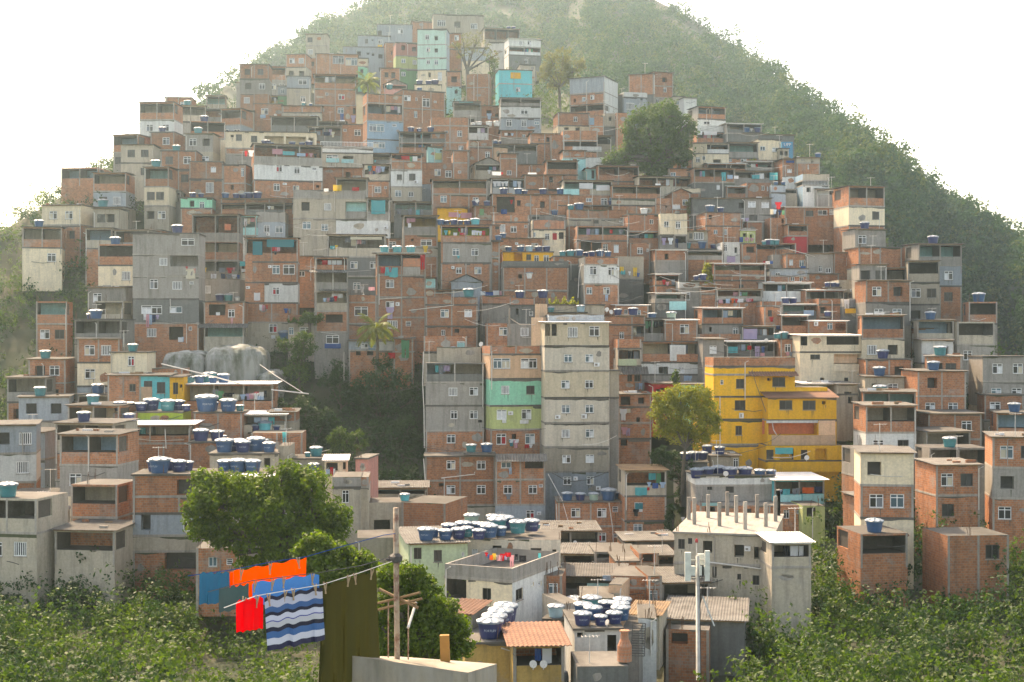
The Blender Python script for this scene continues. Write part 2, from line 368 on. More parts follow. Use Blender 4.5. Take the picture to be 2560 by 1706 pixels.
def H(x0, x1, lv, ws='', yaw=0.0, roof='f', label=None, D=None, T=5.0, sm=None, ext=3.2, add=0.0, off=0.0, cols=None, cat='house', name='house', rm=None, over=0.25, piers=True):
    """a house (label) or one more block of the last house (label None). lv: 'y0 code y1 code y2', wins in tile pixels"""
    global CUR
    tk = lv.split(); ys = [sy(float(tk[i])) for i in range(0, len(tk), 2)]; codes = [tk[i] for i in range(1, len(tk), 2)]
    X0, X1 = sx(x0), sx(x1)
    if D is None: D = depth(ys[-1]) if label else CUR.D
    D += off
    a = R(yaw); u = (math.cos(a), math.sin(a)); n = (-u[1], u[0])
    xm = (X0 + X1) / 2
    fc = Face(((xm - CX) / F * D, D), u)
    s0, s1 = fc.s_of(X0), fc.s_of(X1)
    # re-origin so that s starts at 0
    fc = Face((fc.o[0] + u[0] * s0, fc.o[1] + u[1] * s0), u); w = s1 - s0
    zz = [(CY - y) / F * D for y in ys]
    zb = zz[-1] - ext
    new = label is not None
    if new:
        c = Cur(); c.D = D; CUR = c
        c.root = root_at(name, fc.p(w / 2, T / 2, zb)); c.org = tuple(c.root.location)
        tag(c.root, label, cat, 'houses on the hillside' if cat == 'house' else None, xm)
        c.ztop = None
    c = CUR; root, org = c.root, c.org
    FOOT.append((fc, w, D, zz[-1], T))
    c.fc, c.w, c.T = fc, w, T
    side = W[sm] if sm else None
    mb = MB()
    wins = parse_wins(ws)
    zl = list(zz); zl[-1] = zb
    px_m = D / F / TS    # metres per tile pixel
    lo_faces = {'f': fc}
    fr = Face(fc.p(w, 0, 0)[:2], fc.n); lo_faces['>'] = fr
    fl = Face(fc.p(0, T, 0)[:2], (-fc.n[0], -fc.n[1])); lo_faces['<'] = fl
    holes = {'f': [], '>': [], '<': []}; later = []
    for st, sd, v in wins:
        f2 = lo_faces[sd]
        t, z = f2.at(sx(v[0]), sy(v[1]))
        ww = v[2] * px_m / max(0.25, abs(f2.u[0])) if len(v) > 2 else (0.65 if st == 'S' else 0.75 if st == 'A' else 1.15)
        hh = v[3] * px_m if len(v) > 3 else (0.55 if st in 'SA' else 1.15)
        fw = w if sd == 'f' else T
        sa, sb, za, zb2 = t - ww / 2, t + ww / 2, z - hh / 2, z + hh / 2
        if st == 'A':
            m2 = MB(); m2.obox(f2.o, f2.u, f2.n, sa, sb, -0.28, 0.05, za, zb2, M_WHITE); m2.obox(f2.o, f2.u, f2.n, sa + .08, sa + (sb - sa) * .6, -0.3, -0.27, za + .1, zb2 - .1, CONC)
            m2.build('air_conditioner', root, org); continue
        sa, sb = max(0.08, sa), min(fw - 0.08, sb)
        if sb - sa < 0.15: continue
        holes[sd].append([sa, sb, za, zb2, st]); later.append((st, f2, sa, sb, za, zb2))
    # levels
    for i, cd in enumerate(codes):
        zt, zbm = zl[i], zl[i + 1]; fwd = 0.0
        if cd.startswith('O'):      # open storey behind a parapet
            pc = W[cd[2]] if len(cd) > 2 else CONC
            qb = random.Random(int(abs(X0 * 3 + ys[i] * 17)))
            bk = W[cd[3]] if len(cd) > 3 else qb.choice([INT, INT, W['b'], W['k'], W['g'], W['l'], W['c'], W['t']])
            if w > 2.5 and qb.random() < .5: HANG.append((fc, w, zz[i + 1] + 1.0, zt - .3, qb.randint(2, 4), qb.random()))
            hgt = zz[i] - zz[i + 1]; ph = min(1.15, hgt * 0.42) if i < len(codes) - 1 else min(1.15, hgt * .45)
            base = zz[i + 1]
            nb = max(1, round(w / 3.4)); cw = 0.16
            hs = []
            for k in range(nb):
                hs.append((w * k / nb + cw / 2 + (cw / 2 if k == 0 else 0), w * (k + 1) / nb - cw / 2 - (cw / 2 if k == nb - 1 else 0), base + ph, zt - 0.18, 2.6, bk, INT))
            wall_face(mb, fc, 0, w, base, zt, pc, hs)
            # posts and ring beam stand proud of the parapet
            for k in range(nb + 1):
                s_ = min(max(w * k / nb, cw / 2 + .01), w - cw / 2 - .01)
                mb.obox(fc.o, fc.u, fc.n, s_ - cw / 2, s_ + cw / 2, -0.03, 0.1, base, zt - .02, CONC)
            for f2, L, m3 in ((fr, T, side or pc), (fl, T, side or pc)):
                wall_face(mb, f2, 0, T, base, zt, m3, [(0.25, min(2.4, T - .4), base + ph, zt - 0.2, 0.14, INT, m3)] if T > 1.2 else [])
            if zbm < base - 1e-6:
                wall_face(mb, fc, 0, w, zbm, base, pc, []); wall_face(mb, fr, 0, T, zbm, base, side or pc, []); wall_face(mb, fl, 0, T, zbm, base, side or pc, [])
        elif cd in ('P', 'RL') or cd.startswith('P.'):      # parapet or railing round a roof terrace
            pc = W[cd[2]] if len(cd) > 2 else (CONC if cd == 'P' else W['w'])
            base = zz[i + 1]
            if cd == 'RL':
                rb = MB(); rb.obox(fc.o, fc.u, fc.n, 0, w, 0, 0.1, zt - 0.08, zt, M_WHITE)
                k = 0.0
                while k < w: rb.obox(fc.o, fc.u, fc.n, k, k + 0.05, 0.02, 0.08, base, zt - 0.08, M_WHITE); k += 0.22
                rb.build('railing', root, org)
            else:
                mb.obox(fc.o, fc.u, fc.n, 0, w, 0, 0.14, base, zt, pc)
                mb.obox(fc.o, fc.u, fc.n, 0, .14, .14, T, base, zt, pc); mb.obox(fc.o, fc.u, fc.n, w - .14, w, .14, T, base, zt, pc)
            mb.quad(fc.p(0, 0, base), fc.p(w, 0, base), fc.p(w, T, base), fc.p(0, T, base), SLAB)
            if zbm < base - 1e-6: wall_face(mb, fc, 0, w, zbm, base, pc, [])
        else:
            fwd = -0.35 if '+' in cd else 0.0
            mt = W[cd[0]]
            def hl(sd, L):
                out = []
                for sa, sb, za, zb2, st in holes[sd]:
                    if zbm <= (za + zb2) / 2 < zt:
                        za2, zb3 = max(za, zbm + .02), min(zb2, zt - .08)
                        if zb3 - za2 < .1: continue
                        if st == 'D': out.append((sa, sb, za2, zb3, 0.9, M_DARKF, mt))  # near-black back face stands for the unlit room behind
                        elif st == 'O': out.append((sa, sb, za2, zb3, 1.6, mt, mt))
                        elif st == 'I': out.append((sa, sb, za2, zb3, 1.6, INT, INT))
                        else: out.append((sa, sb, za2, zb3, 0.12, None, mt))
                # drop overlapping holes
                keep = []
                for h in out:
                    if all(h[1] <= k[0] or h[0] >= k[1] or h[3] <= k[2] or h[2] >= k[3] for k in keep): keep.append(h)
                return keep
            if fwd:
                wall_face(mb, fc, 0, w, zbm, zt, mt, hl('f', w), fwd)
                for s_, sg in ((0, 1), (w, -1)):
                    mb.quad(fc.p(s_, fwd, zbm), fc.p(s_, 0, zbm), fc.p(s_, 0, zt), fc.p(s_, fwd, zt), mt)
                mb.quad(fc.p(0, fwd, zt), fc.p(w, fwd, zt), fc.p(w, 0, zt), fc.p(0, 0, zt), CONC); mb.quad(fc.p(0, 0, zbm), fc.p(w, 0, zbm), fc.p(w, fwd, zbm), fc.p(0, fwd, zbm), CONC)
            else:
                wall_face(mb, fc, 0, w, zbm, zt, mt, hl('f', w))
            wall_face(mb, fr, 0, T, zbm, zt, side or mt, hl('>', T)); wall_face(mb, fl, 0, T, zbm, zt, side or mt, hl('<', T))
            if cd[0] in 'bBK' and piers:
                hz = hl('f', w)
                nb = max(1, round(w / 3.1))
                for k in range(nb + 1):
                    s_ = min(max(w * k / nb, .1), w - .1)
                    if any(h[0] - .1 < s_ < h[1] + .1 for h in hz): continue
                    mb.obox(fc.o, fc.u, fc.n, s_ - .09, s_ + .09, fwd - 0.012, fwd + .05, zbm, zt - .01, CONC)
            for st, f2, sa, sb, za, zb2 in later:
                if not (zbm <= (za + zb2) / 2 < zt): continue
                za, zb2 = max(za, zbm + .02), min(zb2, zt - .08)
                if zb2 - za < .1: continue
                yo = fwd if f2 is fc else 0
                if st == 'W' and sb - sa > .9 and (int(sa * 53 + za * 29) % 7) == 0: st = 'V'
                if st in 'WkBrbSV': window_part(root, f2, sa, sb, za, zb2, yo + 0.11, st, org)
                elif st == 'd':
                    dm = MB(); dm.obox(f2.o, f2.u, f2.n, sa, sb, yo + .05, yo + .1, za, zb2, W['R'] if rnd.random() < .3 else M_WOOD); dm.build('door', root, org)
                if st in 'WrkBV' and sb - sa > .6:
                    mb.obox(f2.o, f2.u, f2.n, sa - .06, sb + .06, yo - 0.06, yo + 0.03, za - .07, za - .005, CONC)
        # floor band between storeys
        if i > 0:
            pr = -0.05
            mb.obox(fc.o, fc.u, fc.n, -0.03, w + .03, min(pr, fwd + pr), 0.06, zt - 0.1, zt + 0.1, CONC if rnd.random() < .6 else SLAB)
            mb.obox(fr.o, fr.u, fr.n, 0.02, T, -0.03, .06, zt - 0.09, zt + 0.09, CONC); mb.obox(fl.o, fl.u, fl.n, 0, T - .02, -0.03, .06, zt - 0.09, zt + 0.09, CONC)
    q = random.Random(int(abs(X0 * 7 + ys[0] * 13)))
    hf = holes['f']
    def free(a, b, c, d): return all(b < h[0] - .08 or a > h[1] + .08 or d < h[2] - .08 or c > h[3] + .08 for h in hf)
    for i, cd in enumerate(codes):
        if cd[0] in 'OPR' and len(cd) > 1 and cd[1] != '+': continue
        fwd = -.35 if '+' in cd else 0
        ztl, zbl = zl[i], zz[i + 1]
        # damp line under the slab
        if q.random() < .75:
            s_ = 0.0; prv = q.uniform(.0, .1); gm = q.choice(GRIMES); k0 = .11 if i else .0
            while s_ < w - .01:
                e = min(w, s_ + q.uniform(.25, .8)); nx_ = max(.0, min(.26, prv + q.uniform(-.09, .09)))
                if free(s_, e, ztl - .6, ztl): mb.poly([fc.p(s_, fwd - .006, ztl - k0), fc.p(s_, fwd - .006, ztl - k0 - prv), fc.p(e, fwd - .006, ztl - k0 - nx_), fc.p(e, fwd - .006, ztl - k0)], gm)
                s_, prv = e, nx_
        # patches of other render
        for _ in range(q.choice([0, 0, 1, 1, 2])):
            cx_, cz_ = q.uniform(.6, max(.7, w - .6)), q.uniform(zbl + .4, max(zbl + .5, ztl - .5)); rx, rz = q.uniform(.25, 1.0), q.uniform(.2, .7)
            rx = min(rx, cx_ - .05, w - cx_ - .05); rz = min(rz, cz_ - zbl - .05, ztl - cz_ - .15)
            if rx > .15 and rz > .1 and free(cx_ - rx, cx_ + rx, cz_ - rz, cz_ + rz):
                pm = q.choice([CONC, W['g'], W['k']]) if cd[0] in 'bBK' else q.choice([CONC, W['g'], W['k'], W['b']])
                if cd[0] in 'ymaC' : pm = q.choice([W[cd[0]], CONC])
                mb.poly([fc.p(cx_ + rx * q.uniform(.6, 1) * math.cos(2 * math.pi * k / 9), fwd - .009, cz_ + rz * q.uniform(.6, 1) * math.sin(2 * math.pi * k / 9)) for k in range(9)], pm)
        # streaks below sills and random run-off
        for h in hf:
            if zbl <= (h[2] + h[3]) / 2 < ztl:
                for _ in range(q.choice([0, 1, 2, 2])):
                    a = q.uniform(h[0], h[1]); l = q.uniform(.2, .9); ww = q.uniform(.03, .1); b0 = h[2] - .08
                    if b0 - l > zbl: mb.poly([fc.p(a, fwd - .007, b0), fc.p(a + ww, fwd - .007, b0), fc.p(a + ww * .6, fwd - .007, b0 - l), fc.p(a + ww * .4, fwd - .007, b0 - l)], q.choice(GRIMES))
    zt = zz[0]
    mb.quad(fc.p(0, T, zb), fc.p(0, T, zt), fc.p(w, T, zt), fc.p(w, T, zb), CONC)
    if codes[0] not in ('P', 'RL') and not codes[0].startswith('P.'): mb.quad(fc.p(0, 0, zt - .005), fc.p(w, 0, zt - .005), fc.p(w, T, zt - .005), fc.p(0, T, zt - .005), SLAB)
    mb.build('wall', root, org)
    ov = over
    roofz = zt
    if codes[0] in ('P', 'RL') or codes[0].startswith('P.'): roofz = zz[1]; roof = 'n'
    rb = MB()
    if roof == 'f':
        rb.obox(fc.o, fc.u, fc.n, -.12, w + .12, -.2, T + .1, zt, zt + .14, W[rm] if rm else SLAB); roofz = zt + .14
    elif roof in 'cuts':
        mat = {'c': M_FIBRE, 'u': M_ZINC, 't': M_TILE, 's': M_WOOD}[roof]
        rise = (0.16 if roof != 't' else .3) if add == 0 else add
        corrugated(rb, fc, -ov, w + ov, -max(.35, ov * 1.6), T + .1, zt + .08, zt + .08 + rise, mat, 0.2 if roof != 't' else .28, 0.022 if roof != 't' else .03)
        roofz = zt + .12
        rb.obox(fc.o, fc.u, fc.n, 0, w, -.25, -.17, zt - .06, zt + .02, M_WOOD if roof != 'u' else M_WHITE)
    elif roof == 'g':
        for sg in (0, 1):
            f2 = fl if sg else fr
        h2 = min(1.2, w * .25)
        a_, b_, c_ = fc.p(-ov, -.3, zt), fc.p(w / 2, -.3, zt + h2), fc.p(w + ov, -.3, zt)
        a2, b2, c2 = fc.p(-ov, T, zt), fc.p(w / 2, T, zt + h2), fc.p(w + ov, T, zt)
        rb.quad(a_, b_, b2, a2, M_FIBRE); rb.quad(b_, c_, c2, b2, M_FIBRE); rb.poly([fc.p(0, 0, zt), fc.p(w, 0, zt), fc.p(w / 2, 0, zt + h2 - .08)], W[codes[0][0]] if codes[0][0] in W else CONC)
    if rb.v: rb.build('roof', root, org)
    c.roofz = roofz; c.label = label or c.label; c.holdy = 0
    if new: clutter(c, fc, w, T, zt, roofz, zb, zz, roof)
    return c
def clutter(c, fc, w, T, zt, roofz, zb, zz, roof):
    """drain pipes, starter bars and aerials that every self built house carries"""
    q = random.Random(int(abs(fc.o[0] * 131 + zt * 977)))
    if q.random() < .5:
        mb = MB(); s_ = q.choice([.15, w - .15, w * q.uniform(.3, .7)]); z2 = zt - q.uniform(.1, .9); z1 = max(zb, z2 - q.uniform(2, 5))
        pts = [fc.p(s_ + q.uniform(-.6, .6), -.12, z2 + .1), fc.p(s_, -.1, z2 - .1), fc.p(s_, -.1, z1)]
        mb.tube(pts, .05, q.choice([M_PIPE, M_PIPE, CONC]), 5); mb.build('pipe', c.root, c.org)
    if q.random() < .35 and w > 2:
        mb = MB(); z2 = q.uniform(zz[-1], zt - .5); a, b = sorted((q.uniform(0, w), q.uniform(0, w)))
        if b - a > 1: mb.tube([fc.p(a, -.1, z2), fc.p((a + b) / 2, -.14, z2 - .06 * (b - a)), fc.p(b, -.1, z2 + q.uniform(-.3, .3))], .028, q.choice([M_PIPE, M_DARKF, M_DARKF]), 4); mb.build('cable', c.root, c.org)
    if roof in 'fn' and q.random() < .6:
        for k in range(q.randint(2, 4)):
            mb = MB(); s_ = w * k / 3 + q.uniform(-.1, .1); s_ = min(max(.1, s_), w - .1); y_ = q.choice([.1, .1, T - .3])
            for e in range(q.randint(1, 3)):
                h = q.uniform(.35, 1.1); mb.tube([fc.p(s_ + e * .1, y_, zt - .1), fc.p(s_ + e * .1 + q.uniform(-.15, .15), y_, zt + h)], .022, RUSTBAR, 4)
            mb.build('starter_bar', c.root, c.org)
    if q.random() < .3:
        mb = MB(); s_ = q.uniform(.3, max(.4, w - .3)); h = q.uniform(1.2, 2.6); P = lambda a, z: fc.p(s_ + a, 1.0, roofz + z)
        mb.tube([P(0, -.1), P(0, h)], .03, M_PIPE, 4); mb.tube([P(-.5, h - .1), P(.6, h - .05)], .018, M_PIPE, 4)
        for k in range(5): mb.obox(fc.o, fc.u, fc.n, s_ - .45 + k * .22, s_ - .43 + k * .22, .7, 1.3, roofz + h - .09, roofz + h - .07, M_PIPE)
        mb.build('aerial', c.root, c.org)
    if roof in 'cu' and q.random() < .55:     # stones, planks and tyres holding the sheets down
        for k in range(q.randint(2, 5)):
            mb = MB()
            s_ = q.uniform(.2, max(.3, w - .6)); y_ = q.uniform(.2, T * .7); l = q.uniform(.2, 1.2)
            mb.obox(fc.o, fc.u, fc.n, s_, min(w, s_ + l), y_, y_ + .2, roofz + .02, roofz + q.uniform(.12, .3), q.choice([CONC, W['b'], M_WOOD, M_ZINC])); mb.build('roof_weight', c.root, c.org)
def pipe(pts, d=-0.08, r=0.045, mat=None, name='pipe'):
    """a drain pipe on the front of the last house, tile pixels"""
    mb = MB(); P = []
    v = [float(q) for q in pts.replace(',', ' ').split()]
    for i in range(0, len(v), 2):
        t, z = CUR.fc.at(sx(v[i]), sy(v[i + 1])); P.append(CUR.fc.p(t, d, z))
    mb.tube(P, r, mat or M_PIPE, 5); mb.build(name, CUR.root, CUR.org)
def panel(x0, y0, x1, y1, code, y=-0.06, name='panel', th=.05):
    """a flat board, tarpaulin or painted parapet panel fixed to the front of the last house"""
    mt = CLOTH[code[1:]][1] if code[0] == '*' else W[code]
    t0, z0 = CUR.fc.at(sx(x0), sy(y0)); t1, z1 = CUR.fc.at(sx(x1), sy(y1))
    mb = MB(); mb.obox(CUR.fc.o, CUR.fc.u, CUR.fc.n, t0, t1, y - th, y, z1, z0, mt); mb.build(name, CUR.root, CUR.org)
def awning(x0, y0, x1, y1, mat='c', out=1.2):
    """sloping sheet: back edge at y0, front edge at y1"""
    m = {'c': M_FIBRE, 'u': M_ZINC, 't': M_TILE, 's': M_WOOD}[mat]
    t0, z0 = CUR.fc.at(sx(x0), sy(y0)); t1, z1 = CUR.fc.at(sx(x1), sy(y1))
    mb = MB(); corrugated(mb, CUR.fc, t0, t1, -out, -0.02, z1, z0, m, .3, .035); mb.build('awning', CUR.root, CUR.org)

# ---------------------------------------------------------------- water tanks
def tank_mats(nm, col): return plain('tank_' + nm, col, 0.45, 0, .4)
TANKC = {'b': ('blue', (0.02, 0.085, 0.19)), 'n': ('navy blue', (0.022, 0.035, 0.12)), 't': ('teal', (0.02, 0.20, 0.22)), 'a': ('turquoise', (0.05, 0.42, 0.46)),
         'l': ('pale blue', (0.28, 0.45, 0.52)), 'g': ('pale green', (0.30, 0.42, 0.34)), 'w': ('white', (0.66, 0.66, 0.63)), 'k': ('dark', (0.05, 0.06, 0.06))}
LIDM = plain('tank_lid', (0.19, 0.235, 0.27), 0.4, 0, .5)
STICK = plain('tank_print', (0.45, 0.52, 0.56), 0.6)
TPROTO = {}
TANKS = []
def text_mesh(txt, size, mat, name, ext=0.0):
    cu = bpy.data.curves.new(name, 'FONT'); cu.body = txt; cu.size = size; cu.align_x = 'CENTER'; cu.align_y = 'CENTER'; cu.extrude = ext; cu.resolution_u = 2
    ob = bpy.data.objects.new(name, cu); COL.objects.link(ob)
    dg = bpy.context.evaluated_depsgraph_get()
    me = bpy.data.meshes.new_from_object(ob.evaluated_get(dg)); bpy.data.objects.remove(ob)
    me.materials.clear(); me.materials.append(mat); me.name = name
    return me
TXT = None
def tank_proto(code, lid, print_):
    key = (code, lid, print_)
    if key in TPROTO: return TPROTO[key]
    mt = tank_mats(TANKC[code][0].replace(' ', '_'), TANKC[code][1]) if ('m', code) not in TPROTO else TPROTO[('m', code)]
    TPROTO[('m', code)] = mt
    t = MB(); t.lathe([(.36, 0), (.385, .06), (.455, .5), (.46, .54), (.5, .545), (.5, .6), (.47, .61), (.02, .61)], mt, 24)
    l = MB(); l.lathe([(.52, .585), (.525, .63), (.5, .65), (.3, .715), (.12, .76), (.1, .79), (.01, .795)], LIDM if lid == 'w' else mt, 24,
                      fn=lambda r, z, k: (r, z + (0.04 if k % 3 == 0 and r > .13 and z > .6 else 0)))
    tm = t.build('tub'); lm = l.build('lid')
    md = [tm.data, lm.data]
    for o in (tm, lm): bpy.data.objects.remove(o)
    TPROTO[key] = md
    return md
def curved_text():
    global TXT
    if TXT is None:
        TXT = text_mesh('FORTLEV', .115, STICK, 'lettering')
        for v in TXT.vertices:   # wrap round the tub
            a = v.co.x / .45; v.co = (math.sin(a) * .447, -math.cos(a) * .447, .33 + v.co.y)
    return TXT
def tank_at(x, y, z, width, code, lid, label, px, pr=False, group='roof water tanks', rot=None):
    md = tank_proto(code, lid, pr)
    r = root_at('water_tank', (x, y, z)); r.scale = (width,) * 3; r.rotation_euler.z = rnd.uniform(-.5, .5) if rot is None else rot
    for nm, me in zip(('tub', 'lid'), md):
        o = bpy.data.objects.new(nm, me); COL.objects.link(o); o.parent = r
    if pr:
        o = bpy.data.objects.new('lettering', curved_text()); COL.objects.link(o); o.parent = r
    tag(r, label, 'water tank', group, px)
    return r
def TK(spec, where, dd=0.9, z=None, pr=False):
    """tanks on the roof of the last house: 'x,w[code][lid]' in tile pixels. where: words for the label"""
    c = CUR; plat = []
    for tk in spec.split():
        code, lid = 'b', 'w'
        al = [ch for ch in tk if ch.isalpha()]
        if al: code = al[0]; tk = tk.replace(al[0], '')
        v = [float(q) for q in tk.split(',')]
        d = v[2] if len(v) > 2 else dd
        while True:
            f2 = Face(c.fc.p(0, d, 0)[:2], c.fc.u)
            s = f2.s_of(sx(v[0])); p = f2.p(s, 0, 0)
            wd = v[1] / TS / F * p[1]
            if z is not None or d > c.T - .7 or all(math.hypot(p[0] - q[0], p[1] - q[1]) > (wd + q[2]) * .52 for q in TANKS): break
            d += .06
        TANKS.append((p[0], p[1], wd))
        zz = c.roofz + .002 if z is None else (CY - sy(z)) / F * p[1]
        if z is not None: plat.append((s, wd, d, zz))
        tank_at(p[0], p[1], zz, wd, code, lid, '%s water tank %s' % (TANKC[code][0], where), sx(v[0]), pr)
    if plat:        # the slab they stand on
        mb = MB(); a = min(q[0] - q[1] * .7 for q in plat); b = max(q[0] + q[1] * .7 for q in plat); y0 = min(q[2] - q[1] * .6 for q in plat); y1 = max(q[2] + q[1] * .6 for q in plat)
        if y1 < .3: y1 = .1
        mb.obox(c.fc.o, c.fc.u, c.fc.n, a, b, y0, y1, min(q[3] for q in plat) - .16, min(q[3] for q in plat) - .004, SLAB)
        mb.build('tank_platform', c.root, c.org)
# ---------------------------------------------------------------- laundry
def cloth_mesh(P, w, h, u, mat, seed, fold=0.05, shape='towel'):
    mb = MB(); r = random.Random(seed); nx, nz = 7, 6
    ph = r.uniform(0, 6); g = []
    for j in range(nz + 1):
        for i in range(nx + 1):
            a, b = i / nx, j / nz
            x = (a - .5) * w
            if shape == 'shirt': x *= 1.0 if b < .35 else .62
            if shape == 'trousers' and b > .45: x = x * .9 + (0.0 if abs(a - .5) > .1 else 0)
            y = fold * b * math.sin(ph + a * 11 + b * 2) - .02
            z = -b * h + .02 * h * math.sin(a * 7 + ph) * b - 0.03 * h * math.sin(math.pi * a)
            g.append((P[0] + u[0] * x + u[1] * y * 1, P[1] + u[1] * x - u[0] * y, P[2] + z))
    for j in range(nz):
        for i in range(nx):
            k = j * (nx + 1) + i
            if shape == 'trousers' and j >= nz // 2 and i == nx // 2: continue
            mb.quad(g[k + nx + 1], g[k + nx + 2], g[k + 1], g[k], mat)
    return mb
NCL = [0]
def LA(spec, where, off=-0.18):
    """garments on the front of the last house: 'x,y,w,h+colour' centre-top in tile pixels"""
    c = CUR
    for tk in spec.split():
        code = tk[-1]; v = [float(q) for q in tk[:-1].split(',')]
        f2 = Face(c.fc.p(0, off, 0)[:2], c.fc.u)
        t, z = f2.at(sx(v[0]), sy(v[1])); P = f2.p(t, 0, z)
        m = P[1] / F / TS; w, h = v[2] * m, v[3] * m
        NCL[0] += 1
        shape = 'sheet' if w > 1.1 else 'trousers' if h > 1.7 * w else 'towel' if w > h * 1.15 else ('shirt' if NCL[0] % 3 else 'towel')
        mb = cloth_mesh(P, w, h, c.fc.u, CLOTH[code][1], NCL[0], 0.05, shape)
        o = mb.build('laundry', None, P, smooth=True); o.name = 'hanging_' + shape; o.location = P
        tag(o, '%s %s hung out %s' % (CLOTH[code][0], shape, where), 'laundry', 'laundry hung out to dry', sx(v[0]))
def dish(x, y, wpx, where, off=-.3, rot=None, D=None):
    """satellite dish near the last house"""
    c = CUR
    f2 = Face(c.fc.p(0, off, 0)[:2], c.fc.u); t, z = f2.at(sx(x), sy(y)); P = f2.p(t, 0, z)
    r = wpx / TS / F * P[1] / 2
    a = rnd.uniform(-.7, .7) if rot is None else rot
    ro = root_at('satellite_dish', (P[0], P[1], P[2] - r * 1.5))
    mb = MB(); mb.lathe([(r, 0), (r * .97, -.02), (r * .6, -.16 * r), (.02, -.25 * r), (.015, -.2 * r), (r * .6, -.11 * r), (r * .98, .02)], M_PIPE, 18)
    o = mb.build('reflector', ro); o.rotation_euler = (R(70), 0, a); o.location = (0, 0, r * 1.5)
    m2 = MB(); m2.tube([(0, .1, 0), (0, .1, r * 1.3), (0, .06, r * 1.5)], .035, M_PIPE, 5); m2.build('mast', ro)
    m3 = MB(); m3.tube([(0, 0, r * .7), (math.sin(a) * r * .9, -math.cos(a) * r * .9, r * 1.6)], .02, M_PIPE, 4); m3.build('feed_arm', ro)
    tag(ro, 'satellite dish ' + where, 'satellite dish', 'satellite dishes', sx(x))
ORD = ['first', 'second', 'third', 'fourth', 'fifth', 'sixth', 'seventh', 'eighth', 'ninth', 'tenth', 'eleventh', 'twelfth']
def finish_labels():
    by = {}
    for o, x in LABELS: by.setdefault(o['label'].lower(), []).append((x, o))
    for l, v in by.items():
        if len(v) > 1 and not v[0][1].get('same'):
            v.sort(key=lambda q: q[0])
            for i, (x, o) in enumerate(v):
                o['label'] = o['label'] + ', ' + (ORD[i] if i < len(ORD) else 'last') + ' from left'
# ---------------------------------------------------------------- vegetation
def leaf_mat(name, c, c2, trans=0.4, spec=.2):
    m, nt, b = new_mat(name)
    g = nt.nodes.new('ShaderNodeNewGeometry')
    cr = mixc(nt, g.outputs['Random Per Island'], c, c2)
    nt.links.new(cr, b.inputs['Base Color']); b.inputs['Roughness'].default_value = 0.6; b.inputs['Specular IOR Level'].default_value = spec
    tr = nt.nodes.new('ShaderNodeBsdfTranslucent')
    nt.links.new(mixc(nt, 1.0, cr, (1.6, 1.8, 0.55), 'MULTIPLY'), tr.inputs[0])
    mx = nt.nodes.new('ShaderNodeMixShader'); mx.inputs[0].default_value = trans
    nt.links.new(b.outputs[0], mx.inputs[1]); nt.links.new(tr.outputs[0], mx.inputs[2])
    nt.links.new(mx.outputs[0], nt.nodes['Material Output'].inputs['Surface'])
    return m
LF = {
 'big': leaf_mat('broad_glossy_leaves', (0.05, 0.09, 0.012), (0.12, 0.175, 0.02), .42),
 'dark': leaf_mat('dark_leaves', (0.018, 0.045, 0.014), (0.035, 0.075, 0.02), .25),
 'yel': leaf_mat('yellow_green_leaves', (0.15, 0.16, 0.02), (0.27, 0.255, 0.035), .4),
 'olive': leaf_mat('olive_leaves', (0.10, 0.10, 0.035), (0.18, 0.16, 0.06), .35),
 'mid': leaf_mat('mid_green_leaves', (0.035, 0.072, 0.016), (0.08, 0.125, 0.026), .35),
 'palm': leaf_mat('palm_leaflets', (0.10, 0.12, 0.025), (0.19, 0.20, 0.05), .4),
 'for': leaf_mat('forest_leaves', (0.016, 0.045, 0.016), (0.045, 0.10, 0.024), .2, .02),
 'forb': leaf_mat('forest_leaves_olive', (0.05, 0.072, 0.02), (0.10, 0.13, 0.028), .2, .02),
}
BARK = plain('bark', (0.10, 0.08, 0.06), 0.95)
PBARK = plain('palm_bark', (0.16, 0.13, 0.10), 0.95)
def leaf_arrays(C, N, size, g, asp=0.55, nz=.6):
    """rhombic leaves at C facing roughly N"""
    n = len(C)
    N = N + g.normal(0, nz, (n, 3)); N /= np.linalg.norm(N, axis=1)[:, None] + 1e-9
    t = np.cross(N, g.normal(0, 1, (n, 3))); t /= np.linalg.norm(t, axis=1)[:, None] + 1e-9
    b = np.cross(N, t)
    s = size * g.uniform(.6, 1.35, n)[:, None]
    V = np.stack([C - t * s * .5, C + b * s * asp * .5 + N * s * .08, C + t * s * .5, C - b * s * asp * .5 + N * s * .08], 1)
    return V.reshape(-1, 3)
def quads_obj(V, mat, name, parent=None, origin=(0, 0, 0)):
    n = len(V) // 4
    me = bpy.data.meshes.new(name)
    me.vertices.add(4 * n); me.vertices.foreach_set('co', (V - np.array(origin)).astype(np.float32).ravel())
    me.loops.add(4 * n); me.loops.foreach_set('vertex_index', np.arange(4 * n, dtype=np.int32))
    me.polygons.add(n); me.polygons.foreach_set('loop_start', np.arange(0, 4 * n, 4, dtype=np.int32)); me.polygons.foreach_set('loop_total', np.full(n, 4, np.int32))
    me.materials.append(mat); me.update(calc_edges=True)
    o = bpy.data.objects.new(name, me); COL.objects.link(o)
    if parent: o.parent = parent
    return o
